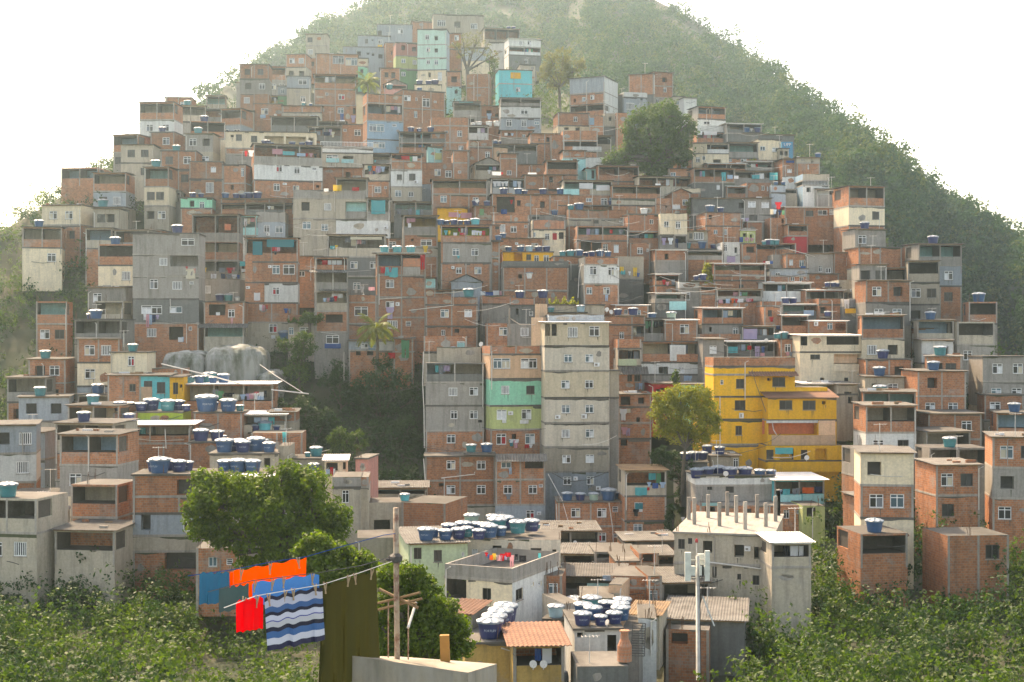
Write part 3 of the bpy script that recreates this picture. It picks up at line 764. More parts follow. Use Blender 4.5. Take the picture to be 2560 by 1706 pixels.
def lobe_leaves(c, r, n, size, g, flat=0.85, shell=.62, tuft=7):
    """leaves in tufts through the outer part of one lobe"""
    k = max(3, n // tuft)
    d = g.normal(0, 1, (k, 3)); d /= np.linalg.norm(d, axis=1)[:, None]
    # uneven outline: bumpy radius
    bump = 1 + .16 * np.sin(d[:, 0] * 5 + c[0]) * np.sin(d[:, 2] * 6 + c[2]) + .10 * np.sin(d[:, 1] * 9 + 1.3 * d[:, 0] * 4)
    rr = r * bump * g.uniform(shell, 1.03, k) ** .8
    P = d * rr[:, None]; P[:, 2] *= flat
    P = np.repeat(P, tuft, 0); dd = np.repeat(d, tuft, 0)
    P = P + g.normal(0, size * .55, P.shape)
    return P + np.array(c), dd + np.array([0, 0, .35])
def TR(label, lobes, D, leaf, n, mat, trunk, cat='tree', name='tree', tr=.25, group=None, seed=1, spread=.5, shell=.62, bare=False, tuft=7, asp=.55):
    """lobes: (x,y,r) in photograph pixels; trunk: (x,y) of the foot"""
    g = np.random.default_rng(seed); rr = random.Random(seed)
    m = D / F
    foot = wp(trunk[0], trunk[1], D)
    ro = root_at(name, foot); og = tuple(foot)
    Vs = []; A = sum(l[2] ** 2 for l in lobes); cs = []
    for l in lobes:
        r = l[2] * m
        dy = l[3] if len(l) > 3 else rr.uniform(-spread, spread) * r * 1.2
        c = wp(l[0], l[1], D + dy); cs.append((c, r))
        nl = int(n * l[2] ** 2 / A)
        P, N = lobe_leaves(tuple(c), r * .86, int(nl * .4), leaf, g, shell=shell, tuft=tuft)
        Vs.append(leaf_arrays(P, N, leaf, g, asp))
        for _ in range(7):      # boughs of their own round the main mass
            d = g.normal(0, 1, 3); d[1] *= .8; d /= np.linalg.norm(d); q = np.array(c) + d * r * g.uniform(.62, .95); rs = r * g.uniform(.24, .42)
            P, N = lobe_leaves(tuple(q), rs, int(nl * .085) + 6, leaf, g, shell=shell, tuft=tuft)
            Vs.append(leaf_arrays(P, N, leaf, g, asp))
    mb = MB()
    top = max(cs, key=lambda q: q[1])[0]
    mid = foot.lerp(top, .55); mid.x += rr.uniform(-.3, .3)
    mb.tube([foot - Vector((0, 0, 1.5)), foot.lerp(mid, .5), mid], [tr * 1.25, tr, tr * .75], BARK, 8)
    for c, r in cs:
        e = c + Vector((0, 0, -r * .1)); q = mid.lerp(e, .5) + Vector((rr.uniform(-.3, .3), 0, rr.uniform(0, .4)))
        mb.tube([mid - Vector((0, 0, .2)), q, e], [tr * .6, tr * .35, tr * .14], BARK, 6)
        for k in range(4):
            d = Vector((rr.gauss(0, 1), rr.gauss(0, 1), rr.uniform(-.2, 1))).normalized() * r * .75
            mb.tube([q.lerp(e, .5), e + d * .5, e + d], [tr * .25, tr * .14, tr * .05], BARK, 5)
    mb.build('trunk', ro, og, smooth=True)
    quads_obj(np.concatenate(Vs), mat, 'crown', ro, og)
    tag(ro, label, cat, group, trunk[0])
    return ro
def PALM(label, x, y, D, fx, fy, rpx, n=20, seed=3, droop=1.0):
    m = D / F; rr = random.Random(seed); g = np.random.default_rng(seed)
    foot = wp(fx, fy, D); top = wp(x, y, D); R_ = rpx * m
    ro = root_at('palm_tree', foot); og = tuple(foot)
    mb = MB(); mid = foot.lerp(top, .5) + Vector((.25, 0, 0))
    mb.tube([foot - Vector((0, 0, 1)), foot.lerp(mid, .5), mid, mid.lerp(top, .5) + Vector((.1, 0, 0)), top], [.24, .2, .17, .15, .17], PBARK, 8); mb.build('trunk', ro, og, smooth=True)
    V = []
    for k in range(n):
        az = 2 * math.pi * k / n + rr.uniform(-.2, .2); el = rr.choice([1.15, .85, .5, .2, -.1]) + rr.uniform(-.12, .12)
        L = R_ * rr.uniform(.85, 1.1); p = Vector(top); d = Vector((math.cos(az) * math.cos(el), math.sin(az) * math.cos(el), math.sin(el)))
        ns = 26; pr = p
        for i in range(ns):
            t = i / ns
            d = (d + Vector((0, 0, -0.085 * droop * (0.4 + t)))).normalized(); q = pr + d * (L / ns)
            sd = d.cross(Vector((0, 0, 1))).normalized(); up = sd.cross(d)
            w = .014 * L
            V += [pr + sd * w, pr - sd * w, q - sd * w, q + sd * w]
            ll = L * .30 * math.sin(math.pi * min(1, .12 + t * .92)) + .04 * L
            for s_ in (1, -1):
                for hh in (0, .5):
                    b0 = pr.lerp(q, hh); tip = b0 + (sd * s_ * .75 + d * .75 - Vector((0, 0, 1)) * rr.uniform(.25, .75)).normalized() * ll
                    ml = b0.lerp(tip, .45) + up * ll * .06
                    V += [b0 - d * .03 * L * .25, ml - d * .022 * L * .6, tip, ml + d * .022 * L * .6]
            pr = q
    quads_obj(np.array([tuple(v) for v in V]), LF['palm'], 'crown', ro, og)
    tag(ro, label, 'palm tree', None, x)
# ================================================================ the hillside, from the top down
tile(800, 0, 3.9217)
H(1110, 1605, "150 k 340", "1190,228,80,60 1347,243,60,60D 1510,258,65,55", 6, label="long sand coloured house with three windows, highest house on the hill")
H(560, 905, "245 v 372", "790,305,50,50 585,330,40,60D", 4, label="small blue grey house cut off under the hilltop, one pale window")
H(900, 1110, "215 b 300", "", 6, 'c', label="low brick hut with dark roof left of the highest house")
H(370, 690, "355 v 482", "455,405,28,42k 590,410,40,42 515,395,16,16D", 4, label="pale blue grey house with yellow cloth below its window")
LA("588,440,45,40y", "below the window of a pale blue grey house near the hilltop")
H(225, 632, "465 v 650", "378,525,45,45D 470,527,25,20D 520,538,25,25D 592,552,40,45D", 5, label="pale blue grey house with four dark windows near the hilltop")
H(640, 760, "425 b 660", "705,520,14,40D", 10, label="brick house squeezed left of the rose painted house")
H(955, 1240, "292 x 440 x 570 x 688 c 835", "1050,365,40,48 1138,375,36,45D 1062,487,38,42 1138,495,36,42D 1062,608,35,40 1140,612,38,45 1073,735,26,50D 1175,752,40,85b", -5, label="tall pale mint house of four storeys beside the bare tree", sm='v')  # side walls coloured blue grey for the grey light on them
H(742, 1002, "425 p 552 n 680 N 808", "817,470,38,45D 923,483,42,45D 818,598,40,42 928,612,40,42 818,727,42,42 968,745,40,45", 12, label="house painted rose on top and two greens below", T=4)
H(-40, 372, "535 b 700", "180,588,110,80 308,605,115,75", 6, 'c', label="brick house with a band of white framed windows")
H(372, 472, "575 c 652 m 760", "410,700,30,40D", 5, label="small cream and mint house above the feathery palm")
H(588, 786, "672 b 815", "652,735,38,50D 718,738,38,62D", 4, 'c', label="brick house with two dark openings left of the green house")
H(1240, 1390, "330 b 480 b 700", "1340,372,40,50 1300,430,18,30S", 2, label="brick house half hidden by the left of the bare tree")
H(1280, 1655, "478 v 600 c 700", "1330,625,90,50D 1425,520,25,35 1540,650,18,18D", -8, label="pale house behind the branches of the bare tree")
H(1240, 1385, "705 b 850 t 965", "1315,780,55,60D 1335,900,30,40D", 3, label="brick house with turquoise base beside the ivy")
H(1430, 1660, "728 b 860 b 1000", "", -4, roof='n', label="blank brick wall house behind the trunk of the bare tree")
H(1612, 1960, "285 O.k 435", "1637,348,15,15D", 10, 'c', label="unfinished house with open top floor beside the forest")
TK("1850,42n 1898,44n", "on the open topped house beside the forest", 1.0)
H(1655, 1860, "420 w 560", "1830,580,20,25D", 4, label="white walled house half hidden by the bare tree")
H(1850, 2165, "385 w 462 O.w 545 d 655", "1968,422,38,40 2053,420,38,40 2020,600,28,40", 12, 'u', label="white house with bright tilted roof sheet by the forest edge", sm='w')
H(1960, 2110, "640 k 780", "2020,700,40,40", 8, label="sand coloured house behind the turquoise house")
H(1755, 2080, "692 a 825 a 955", "1943,878,42,42", 9, label="bright turquoise house below the hilltop")
panel(1868, 712, 1968, 775, 'y', -.05)
tile(960, 180, 5.115)
H(805, 985, "140 b 200 m 300", "920,250,25,30D", 2, label="low brick house with teal wall below the bare tree")
H(1490, 2010, "340 O.g 442 w 592 v 770", "1795,510,92,65 1600,655,72,85 1790,660,62,85 1955,655,60,40", 4, label="white and grey house below the turquoise house")
H(885, 1235, "388 O.g 570 g 700", "1120,630,70,70D", 3, 'f', label="grey house with open terrace under a turquoise tarpaulin")
panel(960, 375, 1140, 396, '*t', -.1, 'tarpaulin')
H(1235, 1500, "440 b 580 b 705", "1340,520,60,60D 1440,560,40,50D", 2, 'c', label="brick house in shade with a pale blue curtain")
LA("1345,530,62,78l", "in the shaded house left of the white and grey house")
H(1070, 1335, "690 O.w 860", "", 2, 'f', label="small white terrace house on the slope")
TK("1140,60w 1215,80w 1345,85w 1440,90w", "on the white terrace house", 1.4)
H(240, 778, "250 b 478 b 720", "300,335,82,72 415,350,30,42S 540,395,92,110 655,385,35,30S 405,545,40,82", 22, 'f', label="brick house with sloping roof line right of the loggia house")
TK("455,70 70,90t", "on the brick house right of the loggia house", 1.0)
H(390, 735, "168 c 262 p 340", "", 4, 'f', label="small cream rooftop house with dark tanks on top")
TK("455,85n 570,80n 650,110n", "on the small cream rooftop house", 1.0)
H(0, 290, "165 O.p 262", "", 5, 'g', label="small gabled rooftop shelter with rose parapet")
H(600, 1088, "585 b 690 b 905 b 1010", "798,770,45,32S 968,790,62,76 985,975,62,62", 5, 'n', label="tall brick house with parapet in the middle of the upper slope")
H(740, 1090, "1010 b 1180", "900,1095,82,80", 4, 'c', label="brick house with single white window under a thin roof")
H(190, 790, "775 O.d 905 O.b 1020", "", 3, 'c', label="dark roofed open terrace house with white tank lids")
TK("345,90n 450,70n 600,95n", "on the dark roofed open terrace house", .6)
H(560, 745, "960 t 1130", "", 6, 'c', label="low turquoise and green shack on the upper slope")
panel(650, 1040, 740, 1125, 'n', -.05)
H(1080, 1395, "870 b 960 b 1160", "1325,1060,62,76", 6, 'n', label="brick house with rounded grey balcony")
H(1400, 1580, "965 e 1090", "", 8, label="small peach house below the grey balcony rows")
H(1490, 1905, "755 b 845 g 920", "1785,828,45,55 1600,800,40,40D", 3, 'c', label="low shaded house below the white and grey house")
LA("1560,780,40,35w 1640,785,36,32l", "on the low shaded house below the white and grey house")
H(1380, 1960, "930 O.d 1080", "1580,1000,40,40D", 4, 'c', label="dark open terrace house with two tanks at its left end")
TK("1420,70 1475,60n", "on the left end of the dark open terrace house", .5)
H(1480, 1705, "1050 b 1110 b 1330", "1600,1290,60,60", 3, 'c', label="brick house with terracotta parapet in the middle of the slope")
H(1160, 1515, "1180 O.k 1330", "", 10, 'g', label="grey gabled terrace house hung with white laundry")
LA("1345,1255,40,50w 1400,1275,45,45w 1455,1285,50,40w 1500,1285,22,30r", "on the grey gabled terrace house")
H(1690, 2090, "1190 b 1290", "", 8, 'c', label="flat dark roofed brick house above the pale green parapet")
H(1870, 2240, "795 b 920 b 1030", "1985,870,20,40D 2100,865,50,60D", 4, 'c', label="rose brick house with dark window on the upper right slope")
tile(540, 180, 5.115)
H(905, 1205, "60 v 212 k 425", "1108,130,108,66 1112,345,62,72", 6, label="grey two storey house at the upper left with two windows")
H(790, 925, "185 v 300 N 425", "850,245,40,66", 5, label="narrow blue green house at the upper left")
H(600, 800, "310 O.o 420", "", 5, 'c', label="orange parapet terrace at the upper left")
LA("755,330,30,70w", "on the orange parapet terrace")
H(1255, 1792, "40 O.b 222 b 428 b 625", "1605,320,78,70r 1418,285,36,36S 1595,495,78,72 1770,500,40,80D", 7, 'c', label="brick house with blue curtains and glazed roof terrace at the upper left", sm='b')
LA("1610,530,45,85b 1755,555,62,90u", "below the brick house with the glazed roof terrace")
H(480, 850, "415 b 640", "622,505,88,76", 6, label="brick house with satellite dish at the upper left edge")
panel(565, 550, 635, 590, 'l', -.05)
dish(760, 555, 44, "on the brick house at the upper left edge")
H(850, 1352, "440 b 522 k 660", "1252,570,104,34", 4, 'c', label="low brick house with mossy wall at the upper left")
TK("1120,60t 1210,50", "on the low mossy brick house", .6)
H(700, 1300, "575 O.d 770", "", 4, 'c', label="dark shed roofed terrace above the yellow loggia")
H(1290, 1660, "640 O.d 720", "", 4, 'c', label="dark flat roofed terrace with a white chair above the brick house")
H(1175, 1605, "705 O.d 900", "", 3, 'c', label="dark terrace full of stored things right of the yellow loggia")
LA("1300,760,70,50h 1420,770,80,45n 1495,765,45,70c", "on the dark terrace right of the yellow loggia")
H(1600, 1930, "680 b 890", "1650,748,42,36S 1810,778,84,78", 4, label="plain brick house with two small windows left of the sky blue house")
H(1932, 2392, "285 b 405 O.b 628 l 870 l 1010", "2055,715,190,95 2280,685,56,36S 2085,935,150,78", 16, 'n', label="house with brick loggia over sky blue lower floors", sm='b', T=4)
H(120, 1282, "775 c 985 b 1060 g 1200", "293,840,76,80k 487,858,78,80k 205,820,40,36D 742,880,240,120O 1020,885,250,115O 1215,890,60,100O", 6, 'f', label="long pale yellow house with deep yellow loggia")
TK("640,120n 700,80n 975,90n 1100,80n 1190,100n", "in front of the yellow loggia", -1.2, z=960)
H(1335, 2010, "895 RL 975 w 1040 k 1240", "1485,1110,150,104W 1690,1120,130,90O", 7, 'n', label="house with white railing round its roof terrace")
panel(1410, 1105, 1575, 1160, 't', -.06); panel(1605, 1118, 1760, 1168, 't', -.06)
H(1842, 2235, "1045 O.d 1190", "", 4, 'c', label="dark open terrace right of the white railing house")
TK("2035,62a", "on the dark open terrace right of the white railing house", .3, z=1170)
H(1200, 1345, "890 b 960 K 1120", "", 10, label="narrow brick house behind the laundry terrace corner")
tile(440, 400, 5.115)
H(995, 1872, "-190 O.g 62 w 268 b 500", "1320,110,76,88r 1548,135,72,86 1770,115,62,40S 1288,350,76,92 1535,360,76,60 1390,310,50,26A 1810,340,40,34D", 14, 'c', label="white corner house with laundry terrace and brick side", sm='b', T=5.5)
tile(540, 180, 5.115)
LA("785,985,130,68p 930,1015,150,50t 1090,1040,110,40l 1160,1040,30,40r 1215,1040,50,50p 1270,1045,40,50k", "on the terrace of the white corner house")
LA("385,1010,34,70r 448,1000,70,80w", "at the left corner of the white corner house")
tile(440, 400, 5.115)
H(170, 602, "30 b 248 b 500", "478,125,66,72b 432,355,100,132", 6, label="brick house with tall blue window at the left edge")
H(600, 892, "72 b 300 b 490", "850,160,40,110W 720,350,40,60D", -4, label="recessed dark brick house left of the white corner house")
H(60, 462, "490 m 620 b 730", "203,560,60,80D 332,578,60,80", 5, 'f', label="small mint house with ladder at the left edge")
TK("215,90n 320,80n", "on the small mint house", .8)
H(575, 1500, "500 b 560 O.b 690", "", 4, 'c', label="low brick house with tank row left of the large sand house")
TK("632,100 770,90n 850,90n 925,130n 1042,120n", "on the house left of the large sand house", .8)
H(1025, 1396, "665 g 785 v 1025", "1160,880,72,92 1318,890,92,88 1178,952,42,36A", 4, 'n', label="blue grey house with parapet and two windows, left of the large sand house")
H(880, 1390, "555 O.d 700", "", 4, 'c', label="dark terrace shelter above the blue grey parapet house")
LA("1190,590,40,40w 1230,590,40,42c", "on the dark terrace shelter")
H(790, 1026, "715 O.tt 970 w 1060", "", -8, 'c', label="turquoise lined terrace with sloping parapet")
H(205, 800, "700 O.gb 1040 O.bc 1285 O.k 1530", "", 4, 'c', label="stacked open terraces with brick parapets and an orange door", D=192)
panel(612, 815, 690, 895, 'C', .9)
tile(320, 560, 5.115)
LA("985,560,40,55y 1095,640,70,58w 1205,560,75,60h 1300,560,80,70r 1355,555,30,50p 1215,635,55,70n 1290,640,70,95h 1358,645,62,85w 1412,650,34,55b", "on the stacked open terraces")
H(895, 1432, "700 g 1005", "1010,840,94,98", 3, 'n', label="grey rendered house below the stacked open terraces")
TK("1175,120n 1285,120t 1400,70w", "on the ledge of the grey rendered house", -1.0, z=985)
H(60, 905, "128 g 392 g 672 g 962 d 1272 b 1545", "765,232,168,92 450,485,104,98 715,478,350,140O 330,770,104,124 628,788,122,104 812,755,52,36S 302,1098,262,108 612,1098,158,82 302,1392,122,108 797,1340,42,50S 615,1400,180,165I", 3, 'f', label="large unpainted grey house of five storeys at the left edge", D=176)
pipe("750,1270 750,1530"); pipe("540,960 548,1100"); panel(525, 545, 890, 660, 'g', -.1, 'balcony_parapet')
LA("798,570,118,130c 750,545,30,40r 850,570,26,60r", "from the balcony of the large grey house")
LA("215,1155,34,75w 250,1155,42,165p 290,1160,36,125l 330,1165,46,90n 378,1165,40,55u", "under the wide window of the large grey house")
LA("670,1450,60,60w 700,1445,24,60l", "in the dark opening of the large grey house")
TK("630,150n", "on the roof of the large grey house", 1.0)
H(968, 1488, "1005 b 1290 O.kt 1560", "1140,1100,205,140I 1322,1145,84,98", 4, 'f', label="brick house over a turquoise veranda, above the pale boulders", T=4)
awning(905, 1275, 1545, 1330, 'c', 1.0)
LA("1150,1130,50,40w 1328,1205,28,75p", "on the brick house over the turquoise veranda")
H(1440, 1765, "490 O.k 740", "", 5, 'c', label="small shack under a teal awning")
panel(1435, 485, 1580, 545, '*t', -.5, 'tarpaulin')
LA("1510,575,120,40w 1640,570,50,50c", "at the small shack under the teal awning")
H(1500, 2172, "182 O.b 490 b 752 w 1012 b 1260 k 1520", "1893,585,96,114W 2057,585,148,124 1640,840,86,86W 1893,858,88,96r 1815,548,42,34A 1535,815,50,34A 1855,1335,104,112r 2085,1365,62,92W", 6, 'c', label="brick and white house with teal tarpaulin terrace", D=182)
panel(1595, 225, 1720, 400, '*a', -.12, 'tarpaulin'); panel(1775, 200, 2125, 300, '*a', -.12, 'tarpaulin')
panel(1500, 762, 1745, 1005, 'b', -.03, 'brick_panel'); panel(1500, 400, 1590, 745, 'b', -.03, 'brick_panel')
LA("1870,290,60,60r 1915,300,60,50p 1885,345,40,50k", "under the teal tarpaulin terrace")
LA("1650,880,80,100w 1700,1030,40,75w 1730,1035,40,75p 1775,1040,24,50r", "on the brick and white house")
LA("2020,1080,50,60b 2070,1085,40,60h", "on the lower floor of the brick and white house")
LA("1858,1425,50,45w", "below the red curtained window of the brick and white house")
TK("2010,180", "beside the red curtained window", -1.5, z=1500)
tile(720, 620, 5.115)
H(0, 432, "860 b 962 k 1130", "222,1065,144,98 40,1065,60,92", 3, 'n', label="planted brick parapet house above the cliff trees")
H(110, 420, "110 b 290 b 460", "175,320,80,90", 3, 'c', label="recessed brick house beside the stacked balcony house", D=190)
H(350, 768, "125 O.bb 290 O.gk 552 O.kc 812 b 1075 g 1345", "590,905,212,104I 570,1172,162,108", 10, 'f', label="narrow stacked balcony house with barred window at its foot", sm='g', T=4)
pipe("705,125 722,150 720,300"); awning(275, 285, 765, 320, 'c', .9); awning(390, 530, 745, 552, 'c', .7)
LA("470,640,48,50l 515,640,30,50p 560,630,48,60n 608,615,48,70r", "on the middle balcony of the stacked balcony house")
LA("572,1225,205,60b", "below the barred window of the stacked balcony house")
H(765, 1135, "600 b 700 b 970 b 1195", "935,810,172,118", 3, 'n', label="brick house with laundry parapet left of the coconut palm")
LA("870,485,40,90h 950,490,60,80h 1070,500,80,45p 965,590,22,30w", "behind the laundry parapet left of the coconut palm", .6)
H(775, 1355, "1190 v 1312 b 1440", "978,1255,92,62 900,1340,60,70I 1050,1340,80,70I", 2, 'c', label="low blue and white shack behind the coconut palm trunk")
panel(1150, 1205, 1345, 1310, 'w', -.04); panel(1030, 1200, 1115, 1305, 'l', -.04)
H(1350, 1600, "1165 b 1330 b 1480", "1320,1370,60,100D", 2, 'c', label="brick shack hung with a green sheet above the gully")
LA("1500,1175,105,230g 1325,1340,88,75r", "at the gully side shack")
H(1140, 1762, "72 O.b 352 b 632 b 890 b 1165", "1303,460,106,104 1303,725,106,80 1540,970,66,62S 1400,720,48,44A 1335,980,130,100", 8, 'u', label="brick house with bright white sheet roof and a red cloth", over=.5, T=4.5)
panel(1470, 245, 1690, 345, 'g', -.05, 'cement_panel'); panel(1470, 135, 1690, 242, 'B', -.05, 'brick_panel')
pipe("1165,330 1165,730"); pipe("1455,640 1170,655")
LA("1215,245,60,75r 1310,250,44,60r 1265,245,60,110t 1350,250,110,125t 1722,85,60,190r 1305,755,100,150u", "on the brick house with the bright sheet roof")
TK("1235,125t 1395,130t 1570,130t", "on the bright white sheet roof", 1.6)
H(1735, 1885, "390 t 520 b 640", "", 4, 'c', label="pale turquoise recess right of the bright sheet roof")
H(1760, 2425, "625 b 730 b 1005 b 1135", "2003,838,106,104 2305,838,98,98b 1985,1085,50,72 2160,1060,60,50D", 5, 'n', label="brick house with terracotta parapet and a big dark tank")
TK("2310,150t", "on the terracotta parapet house, tallest of its roof", 1.2)
pipe("1545,800 2115,735 2120,545"); H(1840, 2330, "540 O.b 625", "", 4, 'c', label="thin roofed shelter above the terracotta parapet")
H(1735, 2290, "1130 b 1335 k 1420", "2210,1265,100,140", 3, 'n', label="brick terrace house with a round wreath on its wall", D=167)
TK("2015,75w 2110,85w", "on the wreath terrace", -.6, z=1325)
panel(2165, 1215, 2260, 1330, 't', -.12, 'water_barrel')
tile(800, 400, 5.115)
H(560, 895, "65 O.k 272 b 500", "738,380,84,78 838,355,38,36S", 4, 'c', label="sand parapet terrace house hung with coloured laundry")
LA("590,70,38,55c 637,75,50,70a 690,75,50,65o 745,80,60,80u 805,85,55,65l", "on the sand parapet terrace")
H(25, 560, "105 b 250", "360,200,60,90w 240,200,10,10D", 6, 'c', label="low brick hut with bent sheet roof right of the white corner house")
H(-342, 205, "385 g 490 k 752 k 1005", "-186,595,104,112D 98,600,90,92 -170,838,108,94 60,865,88,88", 4, 'n', label="large sand rendered house with a square dark opening")
H(205, 602, "235 O.g 495 k 765 w 1000", "460,600,265,130O", 4, 'c', label="grey terrace house with turquoise recessed balcony")
panel(330, 535, 590, 660, 't', 1.2); panel(325, 660, 590, 755, 'g', -.08, 'balcony_parapet')
LA("80,365,60,40w 222,320,110,75y 455,350,90,45r", "on the roof terrace above the large sand house", -.3)
H(600, 895, "490 O.g 765 w 1000", "845,870,50,40A", 4, 'c', label="white house under a hanging turquoise tarpaulin")
LA("745,515,180,175t", "over the balcony of the tarpaulin house", -.25)
H(120, 620, "795 O.g 970", "490,890,60,60D", 5, 'c', label="lean to shed with corrugated side sheet")
panel(615, 800, 770, 950, 'g', -.1, 'corrugated_sheet')
H(95, 835, "960 O.kg 1240 d 1490 d 1730", "435,1345,92,94 680,1345,84,88 470,1615,92,92", 4, 'c', label="dark grey house with sagging canvas over its terrace")
LA("590,985,400,35c", "as a sagging canopy over the dark grey house terrace")
LA("160,1100,60,40t 210,1090,40,45y", "on the terrace of the dark grey house")
H(838, 1050, "1010 b 1200", "925,1090,94,90", 4, 'c', label="small brick house with lilac window left of the narrow alley")
H(905, 1305, "-75 O.b 20 b 128 w 345 k 525", "1015,220,64,68k 1180,220,82,88k 1000,430,82,84 1163,440,66,66 1228,285,54,40A", 4, 'c', label="white walled house with rounded corners and laundry terrace above")
LA("1000,-60,90,50k 1090,-50,110,45r 1165,-40,40,60g 1215,-45,60,60w", "on the terrace of the white walled rounded house")
H(1290, 1720, "35 b 315", "1505,160,78,84 1642,180,82,88", 3, 'n', label="orange brick house with two white windows side by side")
H(1700, 1900, "-110 b 40 b 320", "1785,155,40,36S", 5, 'f', label="brick house end with a single vent behind two white windows")
H(1285, 1680, "312 v 450", "1480,380,30,30D", 2, 'n', label="grey blue base house under the orange brick house")
H(1430, 2140, "255 O.b 440 b 620", "1580,500,84,88 1990,500,72,42", 4, 'c', label="brick house with open loggia and leaning pole", D=208)
H(945, 1505, "540 O.d 720", "1380,640,60,60D", 4, 'c', label="dark balcony under a corrugated roof, hung with clothes")
LA("1010,620,70,70h 1150,620,60,80h 1250,640,50,60t 1300,630,40,70h", "on the dark balcony under corrugated roof")
H(1065, 1505, "715 O.go 955 b 1112 k 1235 b 1470", "1360,1060,144,78 1180,1025,30,30D", 6, 'c', label="ochre backed terrace house right of the lean to shed", sm='g')
LA("1348,1095,62,90y 1145,810,42,55w", "on the ochre backed terrace house")
H(1500, 1885, "612 y 765", "", 3, 'c', label="yellow strip of wall behind pink laundry")
LA("1710,670,130,60p 1778,690,40,45l 1870,675,140,70p", "in front of the yellow strip of wall")
H(1545, 2185, "840 O.bG 1062 g 1318 b 1520", "1738,1180,88,92 1980,1180,92,92 1775,1415,74,78 2020,1415,90,90 1700,1380,40,34A", 3, 'f', label="grey blockwork house with lime green laundry terrace")
panel(1550, 960, 1570, 1320, 'b', -.03, 'brick_edge')
TK("1545,100 1620,90n 1710,100n 1790,90n 1880,90n 1985,125a", "above the lime green terrace", 1.2)
LA("1610,900,50,60t 1655,905,40,50y 1730,930,50,36w 1815,930,60,34r 1850,935,30,30p 1965,900,50,62w 2010,905,40,58w 2050,910,45,55w 2092,905,44,60r", "on the lime green terrace")
LA("1770,1225,36,36t", "below a window of the grey blockwork house")
H(2185, 2300, "840 b 1040 b 1250 b 1500", "2265,870,50,40k 2330,870,40,60", 6, 'f', label="narrow brick house right of the lime green terrace")
TK("2280,90", "on the narrow brick house right of the lime terrace", -.8, z=1030)
H(1975, 2225, "595 b 760 b 860", "2240,640,40,60", 4, 'c', label="brick house with a painted green patch and two tanks")
panel(2040, 630, 2095, 710, 'N', -.04)
TK("1990,100n 2135,90n", "on the brick house with the green patch", .8)
dish(2010, 525, 50, "beside the tanks above the green patch")
tile(1220, 420, 5.115)
H(465, 960, "95 b 280 b 360", "808,150,54,76D", 4, 'c', label="brick house with a single dark window on the middle slope")
H(490, 655, "95 B 185", "", 4, 'n', label="small terracotta box room beside white laundry")
H(475, 640, "185 n 320", "", 4, 'n', label="small leaf green room below the terracotta box")
H(45, 480, "140 O.w 345", "", 4, 'c', label="white walled terrace with rows of white laundry")
LA("90,170,55,70w 140,170,45,65w 190,175,45,60w 235,170,45,62w 345,165,50,75l 400,170,50,80w", "on the white walled terrace")
LA("110,50,110,45w 180,55,24,30r 565,60,110,40w", "above the white walled terrace")
H(48, 1040, "345 b 610", "395,450,48,72D 697,470,62,84D 225,470,230,200I", 3, 'c', label="long brick house with a row of tanks above")
TK("200,110n 388,105 470,80n 705,105n 930,110", "on the long brick house", .7)
LA("300,410,36,50r 205,530,75,60b", "in the opening of the long brick house")
H(965, 1590, "165 O.k 345 b 575", "1485,440,84,104 1290,410,74,52", 5, 'c', label="terrace house with long white sheets and brick floor below")
panel(965, 270, 1165, 345, 't', -.05); panel(1170, 275, 1300, 345, 'b', -.05)
LA("1255,195,180,70w 1470,220,175,70w", "on the white sheet terrace")
H(985, 1310, "430 n 540", "1120,480,90,40D 1250,490,40,50D", -4, 'n', label="low leaf green wall below the turquoise tub")
TK("930,130a 1620,140 1580,90n", "by the low leaf green wall", -.4, z=480)
H(1585, 2215, "230 O.bk 400 k 482 b 610", "", 6, 'c', label="tan roofed brick house below the open concrete frame")
H(1030, 1790, "535 b 655 k 740 b 840", "1380,690,70,44k 1715,665,80,60", 4, 'n', label="brick house with long parapet and small windows")
TK("1060,90t 1165,125b", "at the left of the long parapet house", .6)
H(1790, 2215, "600 B 815 O.b 970", "1925,890,165,112I 2090,690,50,60", 8, 'f', label="terracotta house with a wide dark opening")
TK("1995,100w", "on the terracotta house", .6)
H(520, 1000, "600 g 690", "610,640,90,30D", 3, 'n', label="grey base wall house under the long brick house")
TK("850,90", "on the grey base wall house", .5)
H(565, 990, "668 B 792 c 1030", "590,855,38,62W 757,880,58,78 853,878,56,86d 940,865,66,90D", 3, 'n', label="cream house with red door and terracotta parapet", sm='c')
H(60, 525, "605 b 695 b 905", "180,770,82,92 328,785,78,82 115,765,54,42 482,750,40,40S", 3, 'n', label="brick house with wide parapet and four small windows")
H(125, 710, "905 b 1080", "425,1020,84,90 600,1000,84,72 365,970,40,28A", 3, 'c', label="brick house with blue door and yellow flowers on its roof")
TK("120,70 190,90", "on the brick house with the blue door", .4)
H(1140, 1795, "745 O.b 935 b 1150", "1500,1020,64,94 1640,1035,64,104b 1390,1010,120,120I 1250,1010,130,130I", 3, 'n', label="brick house with open terrace above a row of seven tanks")
LA("1575,790,38,50r 1700,790,60,60h", "on the brick house above the row of tanks")
H(1815, 2075, "965 b 1190", "1945,1060,74,84 2040,1055,30,40W", 5, 'n', label="plain brick house right of the row of tanks")
tile(1140, 620, 5.115)
H(600, 1243, "58 y 190", "930,120,60,72k 1030,138,62,84 1155,135,72,84 795,120,110,120O", 4, 'f', label="pale yellow rooftop house with a tank row on top", sm='b')
TK("670,90 825,100b 935,105l 1055,100n 1158,100n", "on the pale yellow rooftop house", .8)
H(1245, 1650, "115 b 215 d 470", "", 4, 'f', label="stained wall house under the teal tank row")
TK("1362,90t 1465,110t 1570,120 1660,80n 1740,90n 1840,110 1940,95", "in the row right of the yellow rooftop house", 1.0)
H(598, 1440, "170 d 247 b 545 b 660", "820,365,48,54l", 4, 'n', label="brick house with dark stained parapet", sm='d')
